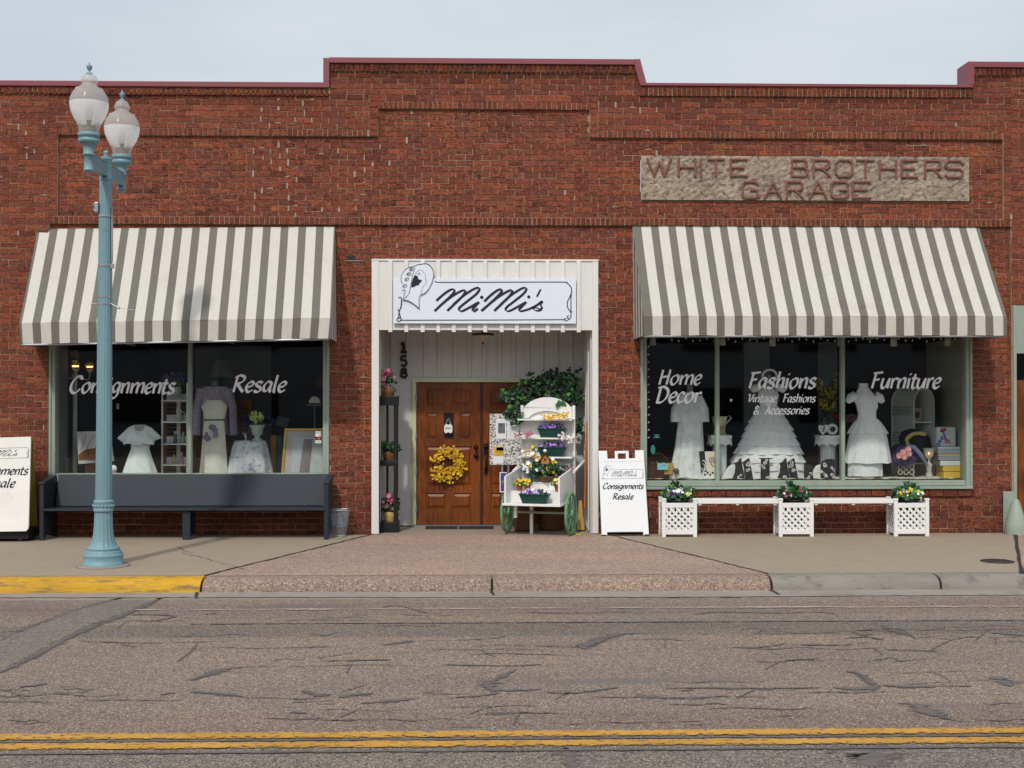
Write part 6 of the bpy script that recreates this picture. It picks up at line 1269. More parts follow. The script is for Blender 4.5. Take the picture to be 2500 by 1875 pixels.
dec_letter(Mm(0), 'black scrolled letter M at the left end of the sill', 1812, [(400, 380, 40), (520, 200, 55), (540, 300, 40)])
dec_letter([[(698, 112), (900, 112), (900, 124), (852, 128), (855, 440), (700, 440), (722, 425), (727, 126), (698, 124)]], 'black scrolled letter I between the two letters M', 1868, [(785, 160, 50), (755, 240, 40), (825, 390, 30)])
dec_letter(sh(Mm(0), 675), 'black scrolled letter M in front of the wedding dress hem', 1922, [(1075, 380, 40), (1195, 200, 55), (1215, 300, 40)])
dec_letter([[(1375, 190), (1400, 200), (1500, 215), (1510, 440), (1330, 440), (1375, 425)]], 'black scrolled letter I beside the letter S', 1975, [(1465, 330, 45), (1440, 410, 40)])
dec_letter([[(1625, 290), (1622, 220), (1650, 165), (1700, 132), (1780, 122), (1832, 145), (1832, 275), (1800, 230), (1755, 250), (1830, 330), (1830, 400), (1770, 438), (1625, 440), (1620, 335), (1640, 340), (1690, 415), (1735, 400), (1730, 370), (1650, 300)]], 'black scrolled letter S at the right end of the sill', 2020, [(1690, 230, 60), (1800, 370, 45)])
for k, (px, w, lab) in enumerate(((1782, 24, 'folded white lace cloth by the first mullion'), (1994, 20, 'white lace cloth behind the letter S'))):
    t = thing('lace_cloth', lab, 'cloth', at0(px, .5, RZ2)); b = MB(); k_ = mpp(.45); c = at(px, 1171, .45); b.prism([(c.x - w * k_, RZ2), (c.x + w * k_, RZ2), (c.x + w * .9 * k_, RZ2 + .17), (c.x + w * .5 * k_, RZ2 + .21), (c.x - w * .1 * k_, RZ2 + .18), (c.x - w * .5 * k_, RZ2 + .1)], .43, .5); b.build('folds', LACE, t, bevel=.02)
# draped cloth on the display floor
b = MB(); n, m = 90, 8; vs = []; x0, x1 = RW[0] + .1, RW[1] - .1
for i in range(n + 1):
    for k in range(m + 1): x = x0 + (x1 - x0) * i / n; y = .21 + .5 * k / m; vs.append((x, y, RZ2 + .012 + .016 * abs(math.sin(x * 14 + k * .9)) * abs(math.sin(x * 3.1 + k * .5)) + rnd.uniform(0, .006)))
b.add(vs, [(i * (m + 1) + k, (i + 1) * (m + 1) + k, (i + 1) * (m + 1) + k + 1, i * (m + 1) + k + 1) for i in range(n) for k in range(m)], 0, True); tag(b.build('draped_cloth', fabric('cream_lace_cloth', (.72, .69, .60), (.55, .51, .43), 30, .05)), 'crumpled cream lace cloth covering the right window floor', 'cloth')
# crown boards
t = thing('crown_board', 'black and cream board with a crown drawing, leaning by the first mullion', 'decor board', at0(1730, .3, RZ2)); g = lambda x, y: at(1540 + x / 8.508, 1080 + y / 8.508, .32)
b = MB(); P = [(g(*q).x, g(*q).z) for q in [(1420, 185), (1535, 185), (1575, 610), (1465, 610)]]; b.prism(P[::-1], .32, .34); b.build('black_panel', DEC, t)
b = MB(); P = [(g(*q).x, g(*q).z) for q in [(1536, 190), (1790, 190), (1790, 612), (1576, 612)]]; b.prism(P[::-1], .322, .342); b.build('cream_panel', CLOTH_CREAM, t)
b = MB()
for st in ([(1625, 330), (1660, 320), (1690, 360), (1670, 410), (1640, 390), (1630, 340)], [(1660, 430), (1690, 480), (1760, 510)], [(1700, 300), (1720, 330), (1730, 400), (1710, 430)], [(1750, 330), (1760, 420)]): ribbon(b, st, 16, 12, 0, lambda u, v: g(u, v) + Vector((0, -.003, 0)))
b.build('crown_drawing', M('brown_ink', rgb(70, 56, 50), .7, .2), t); b = MB()
for st in ([(1520, 600), (1530, 480), (1500, 440)], [(1510, 610), (1480, 540), (1460, 545)], [(1530, 600), (1560, 520), (1550, 430), (1510, 370), (1490, 400)]): ribbon(b, st, 14, 10, 0, lambda u, v: g(u, v) + Vector((0, -.003, 0)))
b.build('white_scrolls', WHITE, t)
b = MB(); 
for i in range(5):
    for k in range(2):
        if (i + k) % 2 == 0: p, q = g(1520 + i * 54, 690 - k * 40), g(1560 + i * 54, 655 - k * 40); b.box(p.x, q.x, .316, .33, p.z, q.z)
t2 = thing('checkered_box', 'small black and white checkered box below the crown board', 'box', at0(1735, .31, RZ2)); bb = MB(); p, q = g(1500, 715), g(1790, 613); bb.box(p.x, q.x, .32, .38, RZ2 + .02, q.z - .004); bb.build('body', WHITE, t2); b.build('checks', BLACK, t2)
# left corner clutter of the right window
t = thing('teal_oval_sign', 'small teal oval ornament hanging in the left of the right window', 'ornament', at(1594, 1110, .35)); b = MB(); c = at(1594, 1098, .35); b.lathe((0, 0, 0), [(.03, 0), (.034, .004), (.03, .008)], 20); b.xform(Matrix.Translation(c) @ Matrix.Diagonal((1, 1, 2, 1)) @ Matrix.Rotation(R(90), 4, 'X')); b.build('oval', M('teal', rgb(56, 150, 140), .4, .1), t)
b = MB(); b.tube([c + Vector((0, 0, .06)), c + Vector((0, 0, .5))], .002, 5); b.build('string', BLACK, t)
t = thing('teacup', 'white teacup with aqua trim on a dark shelf, left of the nightgown', 'cup', at(1603, 1069, .6)); b = MB(); c = at(1603, 1069, .6); b.lathe(c, [(.055, 0), (.06, .006), (.025, .008), (.03, .015), (.045, .05)], 20); b.build('cup', M('aqua_china', rgb(170, 214, 216), .3, .1), t)
t = thing('gift_basket', 'dark basket with straw, mustard bag and aqua card in the left of the right window', 'basket', at0(1610, .45, RZ2)); c = at(1606, 1165, .45); b = MB(); b.lathe((c.x, .45, RZ2), [(.14, .001), (.17, .14), (.175, .15), (.15, .15)], 20); b.build('basket', DARK_WOOD, t); b = MB(); b.tube([(c.x + .17 * math.cos(a), .45, RZ2 + .14 + .22 * math.sin(a)) for a in [i * math.pi / 14 for i in range(15)]], .01, 6); b.build('basket_handle', DARK_WOOD, t)
b = MB()
for _ in range(70): leaf(b, (c.x + rnd.uniform(-.13, .13), .42 + rnd.uniform(-.05, .05), RZ2 + .15 + rnd.uniform(0, .06)), .07, 0, None, .12)
b.build('straw', M('straw'), t); b = MB(); p, q = at(1605, 1147, .27), at(1631, 1131, .27); b.box(p.x, q.x, .265, .27, p.z, q.z); b.build('card', M('aqua_card', rgb(130, 196, 206), .6, .08), t); b = MB(); b.box((p.x * .6 + q.x * .4), (p.x * .2 + q.x * .8), .2635, .2648, p.z + .06, p.z + .066); b.build('print', INK, t)
b = MB(); p, q = at(1622, 1158, .3), at(1645, 1131, .3); b.prism([(p.x, p.z), (q.x - .03, p.z), (q.x, q.z), (p.x, q.z)], .3, .36); b.build('mustard_bag', M('mustard_bag', rgb(176, 140, 60), .7, .15), t)
t = thing('dark_box', 'dark lacquer box at the lower left of the right window', 'box', at0(1588, .3, RZ2)); p, q = at(1578, 1150, .3), at(1604, 1131, .3); b = MB(); b.box(p.x, q.x, .3, .42, RZ2 + .02, q.z - .02); b.build('body', DARK_WOOD, t, bevel=.004); b = MB(); b.box(p.x - .004, q.x + .004, .296, .424, q.z - .019, q.z); b.build('lid', BLACK, t, bevel=.003)
t = thing('striped_ball', 'small brown and white ball beside the nightgown hem', 'ornament', at(1651, 1158, .3)); b = MB(); b.ball(at(1651, 1150, .3), .042, 0, 16); b.build('ball', M('brown_glaze', rgb(92, 70, 58), .3, .4, 18), t)
# wicker arch cabinet, hats, candle lamp, boxes
WK = M('white_wicker', (.55, .58, .56), .7, .25, 60, .8, 80, stretch=(1, 1, 3)); Y = .9
t = thing('wicker_cabinet', 'white wicker arched shelf cabinet in the right corner of the right window', 'cabinet', at0(2240, 1.0, RZ2)); xl, xm, xr = at(2186, 1000, 1.15).x, at(2231, 1000, Y).x, at(2280, 1000, Y).x
def archpts(x0, x1, zs, zt_, y, n=14): return [(x0, y, RZ2)] + [((x0 + x1) / 2 - (x1 - x0) / 2 * math.cos(a), y, zs + (zt_ - zs) * math.sin(a)) for a in [math.pi * i / n for i in range(n + 1)]] + [(x1, y, RZ2)]
zs, zt_ = at(2250, 985, Y).z, at(2250, 948, Y).z; F_, K_ = archpts(xm, xr, zs, zt_, Y), archpts(xl, xr - (xm - xl), zs, zt_, 1.3)
b = MB(); b.tube(F_, .016, 8); b.tube(K_, .014, 8); b.build('frame', WK, t)
b = MB(); n = len(F_); b.add(F_ + K_, [(i, i + 1, n + i + 1, n + i) for i in range(n - 1)]); b.build('shell', WK, t); b = MB(); b.poly([Vector(p) for p in K_]); b.build('back_panel', WK, t)
for py in (1030, 1076, 1130): b = MB(); z = at(2250, py, Y).z; b.add([(xm, Y, z), (xr, Y, z), (xr - (xm - xl), 1.3, z), (xl, 1.3, z), (xm, Y, z - .014), (xr, Y, z - .014)], [(0, 1, 2, 3), (4, 5, 1, 0)]); b.build('shelf', WHITE, t)
b = MB()
for z0, z1 in ((992, 1015), (1054, 1080)):
    za, zb = at(2200, z1, 1.0).z, at(2200, z0, 1.0).z
    for i in range(8):
        for k in range(4):
            f0 = (i + .5 + (k % 2) * .4) / 9; p = Vector((xl, 1.3, 0)).lerp(Vector((xm, Y, 0)), f0); e = (Vector((xm, Y, 0)) - Vector((xl, 1.3, 0))).normalized(); nn = Vector((e.y, -e.x, 0)) * (1 if e.y < 0 else 1); z = za + (zb - za) * (k + .5) / 4; q = p + Vector((-.006, -.004, 0)); b.add([q + e * -.014 + Vector((0, 0, z)), q + Vector((0, 0, z - .016)), q + e * .014 + Vector((0, 0, z)), q + Vector((0, 0, z + .016))], [(0, 1, 2, 3)])
b.build('lattice_openings', BLACK, t)
t = thing('boxed_radio', 'beige box with round dial on the wicker cabinet shelf', 'radio', at(2240, 1029, 1.0)); p, q = at(2232, 1029, 1.0), at(2251, 996, 1.0); b = MB(); b.box(p.x, q.x, 1.0, 1.1, p.z + .001, q.z); b.build('case', M('beige_case', rgb(170, 150, 136), .6, .1), t, bevel=.005); b = MB(); b.lathe((0, 0, 0), [(.042, 0), (.042, .008), (.03, .01)], 20); b.xform(Matrix.Translation((p.x + .04, .999, (p.z + q.z) / 2)) @ Matrix.Rotation(R(90), 4, 'X')); b.build('dial', M('brown_dial', rgb(70, 56, 56), .5, .2), t)
NAVY = fabric('navy_felt', rgb(62, 54, 92), rgb(46, 40, 72), 20, 0); t = thing('purple_hat', 'navy purple hat with pink roses and gauze ribbon on a wire stand', 'hat', at(2205, 1135, .45)); Y = .45; c = at(2205, 1110, Y); k = mpp(Y)
b = MB(); b.lathe((0, 0, 0), [(.20, -.01), (.205, 0), (.12, .02), (.10, .035), (.095, .10), (.06, .125), (.005, .13)], 28); b.xform(Matrix.Translation(c) @ Matrix.Rotation(R(48), 4, 'X') @ Matrix.Rotation(R(-14), 4, 'Y')); b.build('crown', NAVY, t)
b = MB(); PR_ = fabric('pink_silk', rgb(232, 176, 176), rgb(206, 130, 136), 30, .1)
for px, py in ((2204, 1105), (2216, 1098), (2194, 1113), (2206, 1116), (2218, 1108)):
    p = at(px, py, Y - .17)
    for i in range(8): a = i * .8; flower(b, p + Vector((.012 * math.cos(a), -.01 * (i % 3), .012 * math.sin(a))), .042 - .002 * i, 0, 6, Vector((rnd.uniform(-.3, .3), -1, .1)))
b.build('roses', PR_, t); b = MB(); P = [at(2214, 1088, Y - .12), at(2232, 1092, Y - .14), at(2248, 1110, Y - .16), at(2266, 1138, Y - .15)]; b.tube(P, [.02, .03, .032, .012], 8, flat=.3); b.build('ribbon', fabric('blue_gauze', rgb(120, 130, 160), None, 20, .3), t)
t = thing('hat_stand', 'scrolled wire hat stand under the purple hat', 'hat stand', at0(2212, .45, RZ2)); b = MB()
for px in (2198, 2212, 2226):
    for py in (1140, 1153): b.ring(at(px, py, .4), .03, .03, .006, 14)
b.tube([at(2230, 1164, .42), at(2231, 1120, .42)], .008, 6); b.build('wire_scrolls', M('cream_wire', rgb(196, 190, 170), .5, .1), t)
t = thing('black_hat', 'wide black hat with yellow flower band behind the purple hat', 'hat', at(2235, 1090, .7)); c = at(2235, 1078, .7); b = MB(); b.lathe((0, 0, 0), [(.23, -.01), (.235, 0), (.13, .02), (.11, .11), (.07, .14), (.005, .145)], 28); b.xform(Matrix.Translation(c) @ Matrix.Rotation(R(50), 4, 'X')); b.build('crown', fabric('black_felt', rgb(34, 34, 40), None, 20, 0), t); b = MB()
for i in range(26): a = R(200 - i * 5.6); flower(b, c + Vector((.17 * math.cos(a) - .01, -.16, .11 * math.sin(a) + .01)), .03, 0, 6)
b.build('flower_band', M('dull_yellow_petal', rgb(186, 176, 90), .6, .2), t)
t = thing('candle_lamp', 'small glass candle lamp with a lit amber flame, right of the hats', 'lamp', at0(2266, .4, RZ2)); Y = .4; c = at(2268, 1160, Y); z = lambda py: at(2268, py, Y).z; k = mpp(Y)
b = MB(); b.lathe((c.x, Y, 0), [(.05, RZ2 + .03), (.05, RZ2 + .045), (.035, z(1150)), (.038, z(1140)), (.05, z(1134)), (.012, z(1126)), (.014, z(1120))], 16); b.build('base', M('lamp_china', rgb(176, 170, 160), .4, .15, 20), t)
GG = globe_mat('frosted_lamp_glass', .35, (.66, .64, .6), .2); b = MB(); b.lathe((c.x, Y, 0), [(.012, z(1122)), (.05, z(1114)), (.066, z(1106)), (.07, z(1098)), (.084, z(1094))], 24, cap=False); b.build('shade', GG, t)
FLAME = M('amber_flame', rgb(255, 170, 60), .5, .0, emit=(1.0, .5, .14), es=7); b = MB(); b.ball((c.x, Y - .0, z(1107)), .014, 0, 10, 1.4); b.build('flame', FLAME, t)
def box_thing(name, lab, px0, py0, px1, py1, Y, d, mat, lid=None):
    t = thing(name, lab, 'box', at(px0, py1, Y)); p, q = at(px0, py1, Y), at(px1, py0, Y); h = (q.z - p.z); zl_ = p.z + h * .72; b = MB(); b.box(p.x, q.x, Y, Y + d, p.z + .001, zl_ if lid else q.z); b.build('body', mat, t, bevel=.004)
    if lid: b = MB(); b.box(p.x - .004, q.x + .004, Y - .004, Y + d + .004, zl_ + .001, q.z); b.build('lid', lid, t, bevel=.004)
    return t
BOXW = M('white_card', rgb(196, 204, 206), .6, .06); bx = box_thing('floral_box', 'white square box with painted roses on top of the right stack', 2287, 1043, 2333, 1090, .45, .25, BOXW); b = MB(); L_ = [(2302, 1052, 0), (2306, 1049, 0), (2298, 1050, 0), (2304, 1064, 1), (2300, 1070, 1), (2307, 1072, 1), (2295, 1078, 1), (2312, 1077, 2), (2316, 1079, 2), (2292, 1084, 1)]
for px, py, m in L_:
    for i in range(3): flower(b, at(px + rnd.uniform(-3, 3), py + rnd.uniform(-3, 3), .448), .02, m, 5, Vector((0, -1, 0)))
b.build('painted_flowers', [DPINK, M('blue_paint', rgb(96, 110, 170), .6, .1), PINKP], bx)
box_thing('storage_box', 'grey blue lidded box directly under the rose box', 2290, 1091, 2344, 1108, .42, .3, M('grey_blue_card', rgb(142, 152, 164), .6, .08), BOXW); box_thing('storage_box', 'tan and grey lidded box, second under the rose box', 2292, 1109, 2345, 1124, .42, .3, M('grey_card', rgb(130, 138, 146), .6, .08), M('tan_card', rgb(190, 160, 110), .6, .1)); box_thing('storage_box', 'pale card box, third under the rose box', 2296, 1125, 2345, 1137, .42, .3, BOXW)
YB = M('yellow_card', rgb(200, 168, 66), .6, .12); box_thing('yellow_box', 'yellow carton, upper of two at the foot of the right stack', 2303, 1138, 2346, 1151, .38, .3, YB); box_thing('yellow_box', 'yellow carton, lower of two at the foot of the right stack', 2304, 1152, 2346, 1167, .37, .3, YB)
t = thing('pink_hat', 'dusty pink hat on a dark stand between the column and the ball gown', 'hat', at(2078, 1030, 1.3)); b = MB(); c = at(2076, 1030, 1.3); b.lathe(c, [(.17, 0), (.175, .01), (.10, .03), (.09, .10), (.02, .12)], 24); b.build('crown', M('dusty_pink', rgb(150, 110, 124), .8, .15), t); b = MB(); b.tube([(c.x, 1.3, RZ2), (c.x, 1.3, c.z)], .02, 8); b.build('stand', BLACK, t)
t = thing('red_flower', 'single red tulip shaped flower behind the vase', 'flowers', at(2042, 1060, 1.0)); b = MB(); c = at(2042, 1020, 1.0); b.lathe(c, [(.01, -.04), (.05, 0), (.045, .05), (.01, .08)], 8, smooth=False); b.build('bloom', M('dark_red', rgb(120, 24, 34), .6, .15), t); b = MB(); b.tube([c + Vector((0, 0, -.04)), c + Vector((0, 0, -.25))], .005, 6); b.build('stem', LEAF_D, t)
# hanging cylinder spotlights and string lights
for px, py in ((1593, 843), (1763, 843), (1886, 845), (2052, 845), (2182, 846), (2314, 845)):
    o = {1593: 'leftmost', 1763: 'second', 1886: 'third', 2052: 'fourth', 2182: 'fifth', 2314: 'rightmost'}[px]; c = at(px, py, .34); t = thing('spotlight', o + ' of six white cylinder spotlights under the right awning', 'spotlight', (c.x, .34, RW[3]), 'cylinder spotlights in the right window'); b = MB(); b.lathe((c.x, .34, 0), [(.038, c.z), (.045, c.z + .005), (.045, c.z + .16), (.02, c.z + .18)], 18); b.build('cylinder', M('cream_metal', rgb(176, 176, 160), .5, .06), t); b = MB(); b.tube([(c.x, .34, c.z + .17), (c.x, .34, c.z + .5)], .01, 6); b.build('stem', STEEL, t)
BULB = M('white_bulb', (.72, .74, .74), .2, .02); t = thing('string_lights', 'string of small white bulbs edging the right window', 'string lights', at(1583, 846, .14)); b = MB(); V = [at(1582 + 1.2 * math.sin(i), 830 + i * 15, .2) for i in range(16)]; b.tube(V, .003, 5); H_ = [at(1580 + i * 40, 826 + 3 * math.sin(i * 2.1), .2) for i in range(20)]; b.tube(H_, .003, 5); b.build('cable', BLACK, t)
bm = MB(); bm.lathe((0, 0, 0), [(.001, -.022), (.009, -.014), (.011, -.004), (.007, .006), (.005, .012)], 8); base = None
for i, p in enumerate([at(1584, 846 + i * 18.5, .19) for i in range(13)] + [at(1640 + i * 17.3, 829 + 4 * math.sin(i * 2.3), .19) for i in range(41)]):
    if base is None: base = bm.build('bulb', BULB, t); o = base
    else: o = base.copy(); COL.objects.link(o); o.parent = t; o.matrix_parent_inverse = t.matrix_basis.inverted()
    o.location = p; o.rotation_euler = (0, R(60 if i < 13 else rnd.uniform(-20, 20)), 0)
t = thing('power_cable', 'dark wire looping down the right side of the right window', 'cable', at(2352, 1170, .22)); b = MB(); b.tube([at(2350 + 2 * math.sin(i * 1.3), 850 + i * 15, .22) for i in range(20)] + [at(2349, 1148, .22), at(2356, 1154, .22), at(2354, 1164, .22), at(2340, 1169, .22)], .004, 5); b.build('wire', BLACK, t)
# --- left window
Y = .46; d = thing('short_white_dress', 'short white satin dress with wide ruffled collar in the left window', 'dress', at0(340, Y, LZ), 'dresses in the left window')
garment(d, 'skirt', SATIN, [(1082, 343, 23), (1095, 342, 22), (1120, 341, 30), (1150, 341, 40), (1185, 341, 46)], Y, .6, 7, .07); ruffle(d, 'bodice', SATIN, 1056, 1084, 343, 22, 23, Y, .55, 6, .02)
b = MB(); n = 72; vs = []; rows = [(13, 1037, 15, 0), (28, 1044, 12, .02), (42, 1058, 16, .05), (49, 1068, 18, .10), (46, 1071, 17, .12)]
for hw, py, dp, rf in rows:                     # wide ruffled collar with a V neck, deepest at the front
    for q in range(n):
        a = 2 * math.pi * q / n; fr = max(0, -math.sin(a)); w = 1 + rf * math.cos(9 * a + 1); c = at(341, py + dp * fr * (1 - .3 * math.exp(-(math.cos(a) / .2) ** 2) if hw > 30 else 1) + rf * 30 * math.sin(7 * a), Y)
        vs.append((c.x + hw * mpp(Y) * w * math.cos(a), Y + hw * mpp(Y) * .5 * w * math.sin(a), c.z))
b.add(vs, [(i * n + q, i * n + (q + 1) % n, (i + 1) * n + (q + 1) % n, (i + 1) * n + q) for i in range(len(rows) - 1) for q in range(n)], 0, True); b.build('ruffle_collar', GAUZE, d)
Y = .5; d = thing('long_cream_dress', 'long cream dress with purple flowers and green belt in the left window', 'dress', at0(522, Y, LZ), 'dresses in the left window')
garment(d, 'bodice', CREAM, [(977, 524, 20), (992, 524, 32), (1008, 524, 27), (1024, 523, 24)], Y, .5); b = MB(); garment(d, 'belt', M('green_belt', rgb(56, 96, 66), .6, .1), [(1023, 523, 24.5), (1027, 523, 24.5)], Y, .52); garment(d, 'skirt', CREAM, [(1027, 523, 24), (1060, 522, 27), (1110, 521, 31), (1185, 520, 36)], Y, .5, 5, .06)
b = MB()
for px, py, r in ((518, 1044, 10), (524, 1050, 8), (503, 1064, 9), (508, 1072, 6), (526, 1062, 6)):
    for _ in range(9): flower(b, at(px + rnd.uniform(-r, r) * .6, py + rnd.uniform(-r, r) * .6, Y - .10), .028, rnd.randrange(2), 5, Vector((0, -1, 0)))
b.build('printed_flowers', [M('dull_lilac', rgb(128, 112, 150), .8, .15), M('dull_mauve', rgb(148, 132, 160), .8, .15)], d)
Y = .95; d = thing('lavender_lace_top', 'lavender lace long sleeved top on a form behind the cream dress', 'top', at0(525, Y, LZ), 'dresses in the left window'); garment(d, 'bodice', MAUVE, [(944, 525, 30), (958, 525, 34), (1000, 525, 30), (1060, 525, 34)], Y, .5)
for s in (-1, 1): sleeve(d, MAUVE, [(525 + 34 * s, 950, 0), (525 + 44 * s, 1000, -.05), (525 + 46 * s, 1062, -.1)], [11, 10, 10], Y)
b = MB(); b.tube([at(525, 930, Y), at(525, 948, Y)], [.04, .07], 10); b.build('dress_form', FORM, d)
Y = 1.3; t = thing('floor_lamp', 'floor lamp with pale bell shade behind the lavender top', 'lamp', at0(540, Y, LZ)); c = at(540, 921, Y); z1 = at(540, 880, Y).z; k = mpp(Y); b = MB(); b.lathe((c.x, Y, 0), [(34 * k, c.z), (26 * k, c.z + (z1 - c.z) * .45), (17 * k, z1)], 28, cap=False); b.build('lamp_shade', fabric('pale_shade', rgb(150, 152, 152), None, 20, .4), t); b = MB(); b.tube([(c.x, Y, LZ), (c.x, Y, z1)], .014, 8); b.build('stand', DARK_METAL, t)
Y = .75; t = thing('corner_shelf', 'narrow white corner shelf with four tiers by the left window mullion', 'shelf', at0(425, Y, LZ)); xa, xb = at(394, 1000, Y).x, at(455, 1000, Y).x
for x in (xa, xb): b = MB(); b.box(x, x + .02, Y, Y + .02, LZ, at(394, 935, Y).z); b.build('post', WHITE, t)
for py in (977, 1029, 1083, 1134): b = MB(); z = at(420, py, Y).z; b.box(xa, xb + .02, Y - .02, Y + .32, z - .018, z); b.build('shelf', WHITE, t); b = MB(); b.box(xa, xb, Y + .3, Y + .31, z, z + .09); b.build('gallery', LACE, t)
b = MB(); b.box((xa + xb) / 2 - .02, (xa + xb) / 2 + .03, Y + .25, Y + .3, LZ, at(394, 935, Y).z); b.build('rear_post', WHITE, t)
CH = M('china', rgb(186, 190, 186), .3, .15, 24)
def figurine(px, py, lab, mat, h=.12, Y=.85): t = thing('figurine', lab, 'figurine', at(px, py, Y), 'figurines on the corner shelf'); c = at(px, py, Y); b = MB(); b.lathe(c, [(.03, .001), (.035, h * .1), (.022, h * .45), (.028, h * .65), (.012, h * .78)], 12); b.build('body', mat, t); b = MB(); b.ball(c + Vector((0, 0, h * .88)), h * .13, 0, 10); b.build('head', CH, t)
figurine(428, 1082, 'slim dark haired figurine on the third tier of the corner shelf', M('dark_china', rgb(96, 100, 104), .3, .2, 24), .17); figurine(447, 1082, 'figurine in a pale green skirt on the third tier of the corner shelf', M('green_china', rgb(150, 180, 164), .3, .15, 24), .16); figurine(425, 1133, 'small yellow and white figurine on the lowest tier of the corner shelf', M('yellow_china', rgb(176, 168, 110), .3, .2, 24), .13); figurine(443, 1133, 'pink skirted china figurine on the lowest tier of the corner shelf', M('pink_china', rgb(180, 156, 160), .3, .2, 24), .16)
t = thing('china_jug', 'white china jug with rose pattern on the second tier of the corner shelf', 'jug', at(437, 1028, .85)); c = at(437, 1028, .85); b = MB(); b.lathe(c, [(.04, .001), (.048, .03), (.04, .13), (.045, .16)], 18); b.build('body', CH, t); b = MB(); b.tube([c + Vector((.042, 0, .13)), c + Vector((.085, 0, .11)), c + Vector((.08, 0, .05)), c + Vector((.045, 0, .03))], .008, 6); b.build('handle', CH, t)
t = thing('lilac_arrangement', 'dark lilac flower arrangement on top of the corner shelf', 'flowers', at(425, 950, .9)); b = MB(); c = at(428, 955, .9); b.lathe(c, [(.06, -.06), (.09, .0), (.08, .06)], 16); b.build('pot', CH, t); posy(t, at(424, 930, .9), .16, .12, .10, 80, .06, 60, .03, (F('dim_lilac', 110, 92, 130), F('dim_purple', 78, 60, 100)))
t = thing('shutter_screen', 'brown louvred wooden shutter screen behind the corner shelf', 'screen', at0(505, 1.2, LZ)); SH = M('louvre_wood', rgb(128, 84, 40), .6, .25, 10); Y = 1.25; x0, x1, zt_ = at(398, 1000, Y).x, at(616, 1000, Y).x, at(500, 975, Y).z
for i in range(3):
    a = x0 + (x1 - x0) * i / 3; c_ = x0 + (x1 - x0) * (i + 1) / 3 - .01; b = MB(); b.box(a, a + .05, Y, Y + .03, LZ, zt_); b.box(c_ - .05, c_, Y, Y + .03, LZ, zt_); b.box(a + .05, c_ - .05, Y, Y + .03, zt_ - .06, zt_); fo = b.build('shutter_frame', SH, t); b = MB(); n = int((zt_ - LZ - .07) / .058)
    for k in range(n): z = LZ + .02 + k * .058; b.add([(a + .05, Y - .004, z), (c_ - .05, Y - .004, z), (c_ - .05, Y + .024, z + .034), (a + .05, Y + .024, z + .034)], [(0, 1, 2, 3)])
    b.build('louvres', SH, fo)
t = thing('covered_table', 'round table under a white cloth with purple flower sprays', 'table', at0(610, .6, LZ)); FLORAL = fabric('floral_cloth', (.66, .68, .72), (.22, .17, .36), 17, .08, .42); Y = .6; garment(t, 'tablecloth', FLORAL, [(1076, 611, 30), (1078, 611, 38), (1090, 611, 42), (1120, 611, 48), (1185, 611, 60)], Y, .8, 9, .07, 1); b = MB(); c = at(611, 1075, Y); b.lathe((c.x, Y, c.z - .01), [(38 * mpp(Y), 0), (38 * mpp(Y), .006)], 32, sy=.8); b.build('table_top', FLORAL, t)
zt_ = c.z; t = thing('white_urn', 'white urn with pale yellow flowers on the floral table', 'urn', at(629, 1075, .6)); c = at(628, 1075, .58); b = MB(); k = mpp(.6); b.lathe((c.x, .58, zt_), [(12 * k, 0), (12 * k, .02), (6 * k, .035), (7 * k, .06), (13 * k, .09), (14 * k, .16), (19 * k, .205), (20 * k, .215), (16 * k, .215)], 24); b.build('bowl', M('white_stone', rgb(176, 186, 184), .5, .08), t); posy(t, (c.x, .58, zt_ + .30), .10, .08, .09, 30, .05, 60, .024, (F('cream_bud', 206, 206, 150), F('green_bud', 180, 190, 110)))
b = MB()
for s in (-1, 1): [flower(b, inball((c.x + s * .16, .62, zt_ + .27), .06, .05, .07), .035, 0) for _ in range(22)]
b.build('purple_blossoms', F('deep_violet', 44, 34, 78), t)
t = thing('pewter_figurine', 'small pewter figure on the floral table left of the urn', 'figurine', at(600, 1073, .55)); c = at(600, 1075, .5); b = MB(); b.lathe((c.x, .5, zt_), [(.03, 0), (.03, .008), (.012, .015), (.018, .06), (.008, .085)], 12); b.ball((c.x, .5, zt_ + .098), .014); b.build('body', STEEL, t); b = MB(); b.tube([(c.x, .5, zt_ + .06), (c.x - .03, .49, zt_ + .09), (c.x - .04, .49, zt_ + .12)], .005, 6); b.build('arm', STEEL, t)
# gold framed print leaning by the right side
t = thing('framed_print', 'large gold framed pale print leaning at the right of the left window', 'picture', at0(735, .35, LZ)); Y0, Y1 = .3, .42; Q = lambda px, py, e=0: at(px, py, Y0 + (Y1 - Y0) * (1185 - py) / 140 - e)
GOLD = M('gold_frame', rgb(176, 138, 60), .35, .2, 20, metal=.4)
for a_, b_, c_, d_ in (((684, 1185), (695, 1046), (700, 1051), (690, 1185)), ((695, 1046), (796, 1046), (796, 1051), (700, 1051))):
    b = MB(); P = [Q(*v, .02) for v in (a_, b_, c_, d_)]; b.add(P + [p + Vector((0, .04, 0)) for p in P], [(0, 1, 2, 3), (0, 4, 5, 1), (1, 5, 6, 2), (2, 6, 7, 3), (3, 7, 4, 0)]); b.build('frame', GOLD, t)
b = MB(); b.poly([Q(690, 1185), Q(700, 1051), Q(796, 1051), Q(796, 1185)]); b.build('mat_board', M('grey_mount', rgb(170, 162, 160), .5, .04), t)
pr = M('faint_print', rgb(172, 180, 184), .3, .14, 9); b = MB(); b.poly([Q(708, 1185, .003), Q(716, 1070, .003), Q(796, 1068, .003), Q(796, 1185, .003)]); b.build('print', pr, t)
b = MB(); b.poly([Q(726, 1185, .006), Q(742, 1072, .006), Q(764, 1071, .006), Q(752, 1185, .006)]); b.build('dark_stripe', M('print_dark', rgb(120, 110, 112), .5, .2, 14), t)  # darker slanting stripe across the print
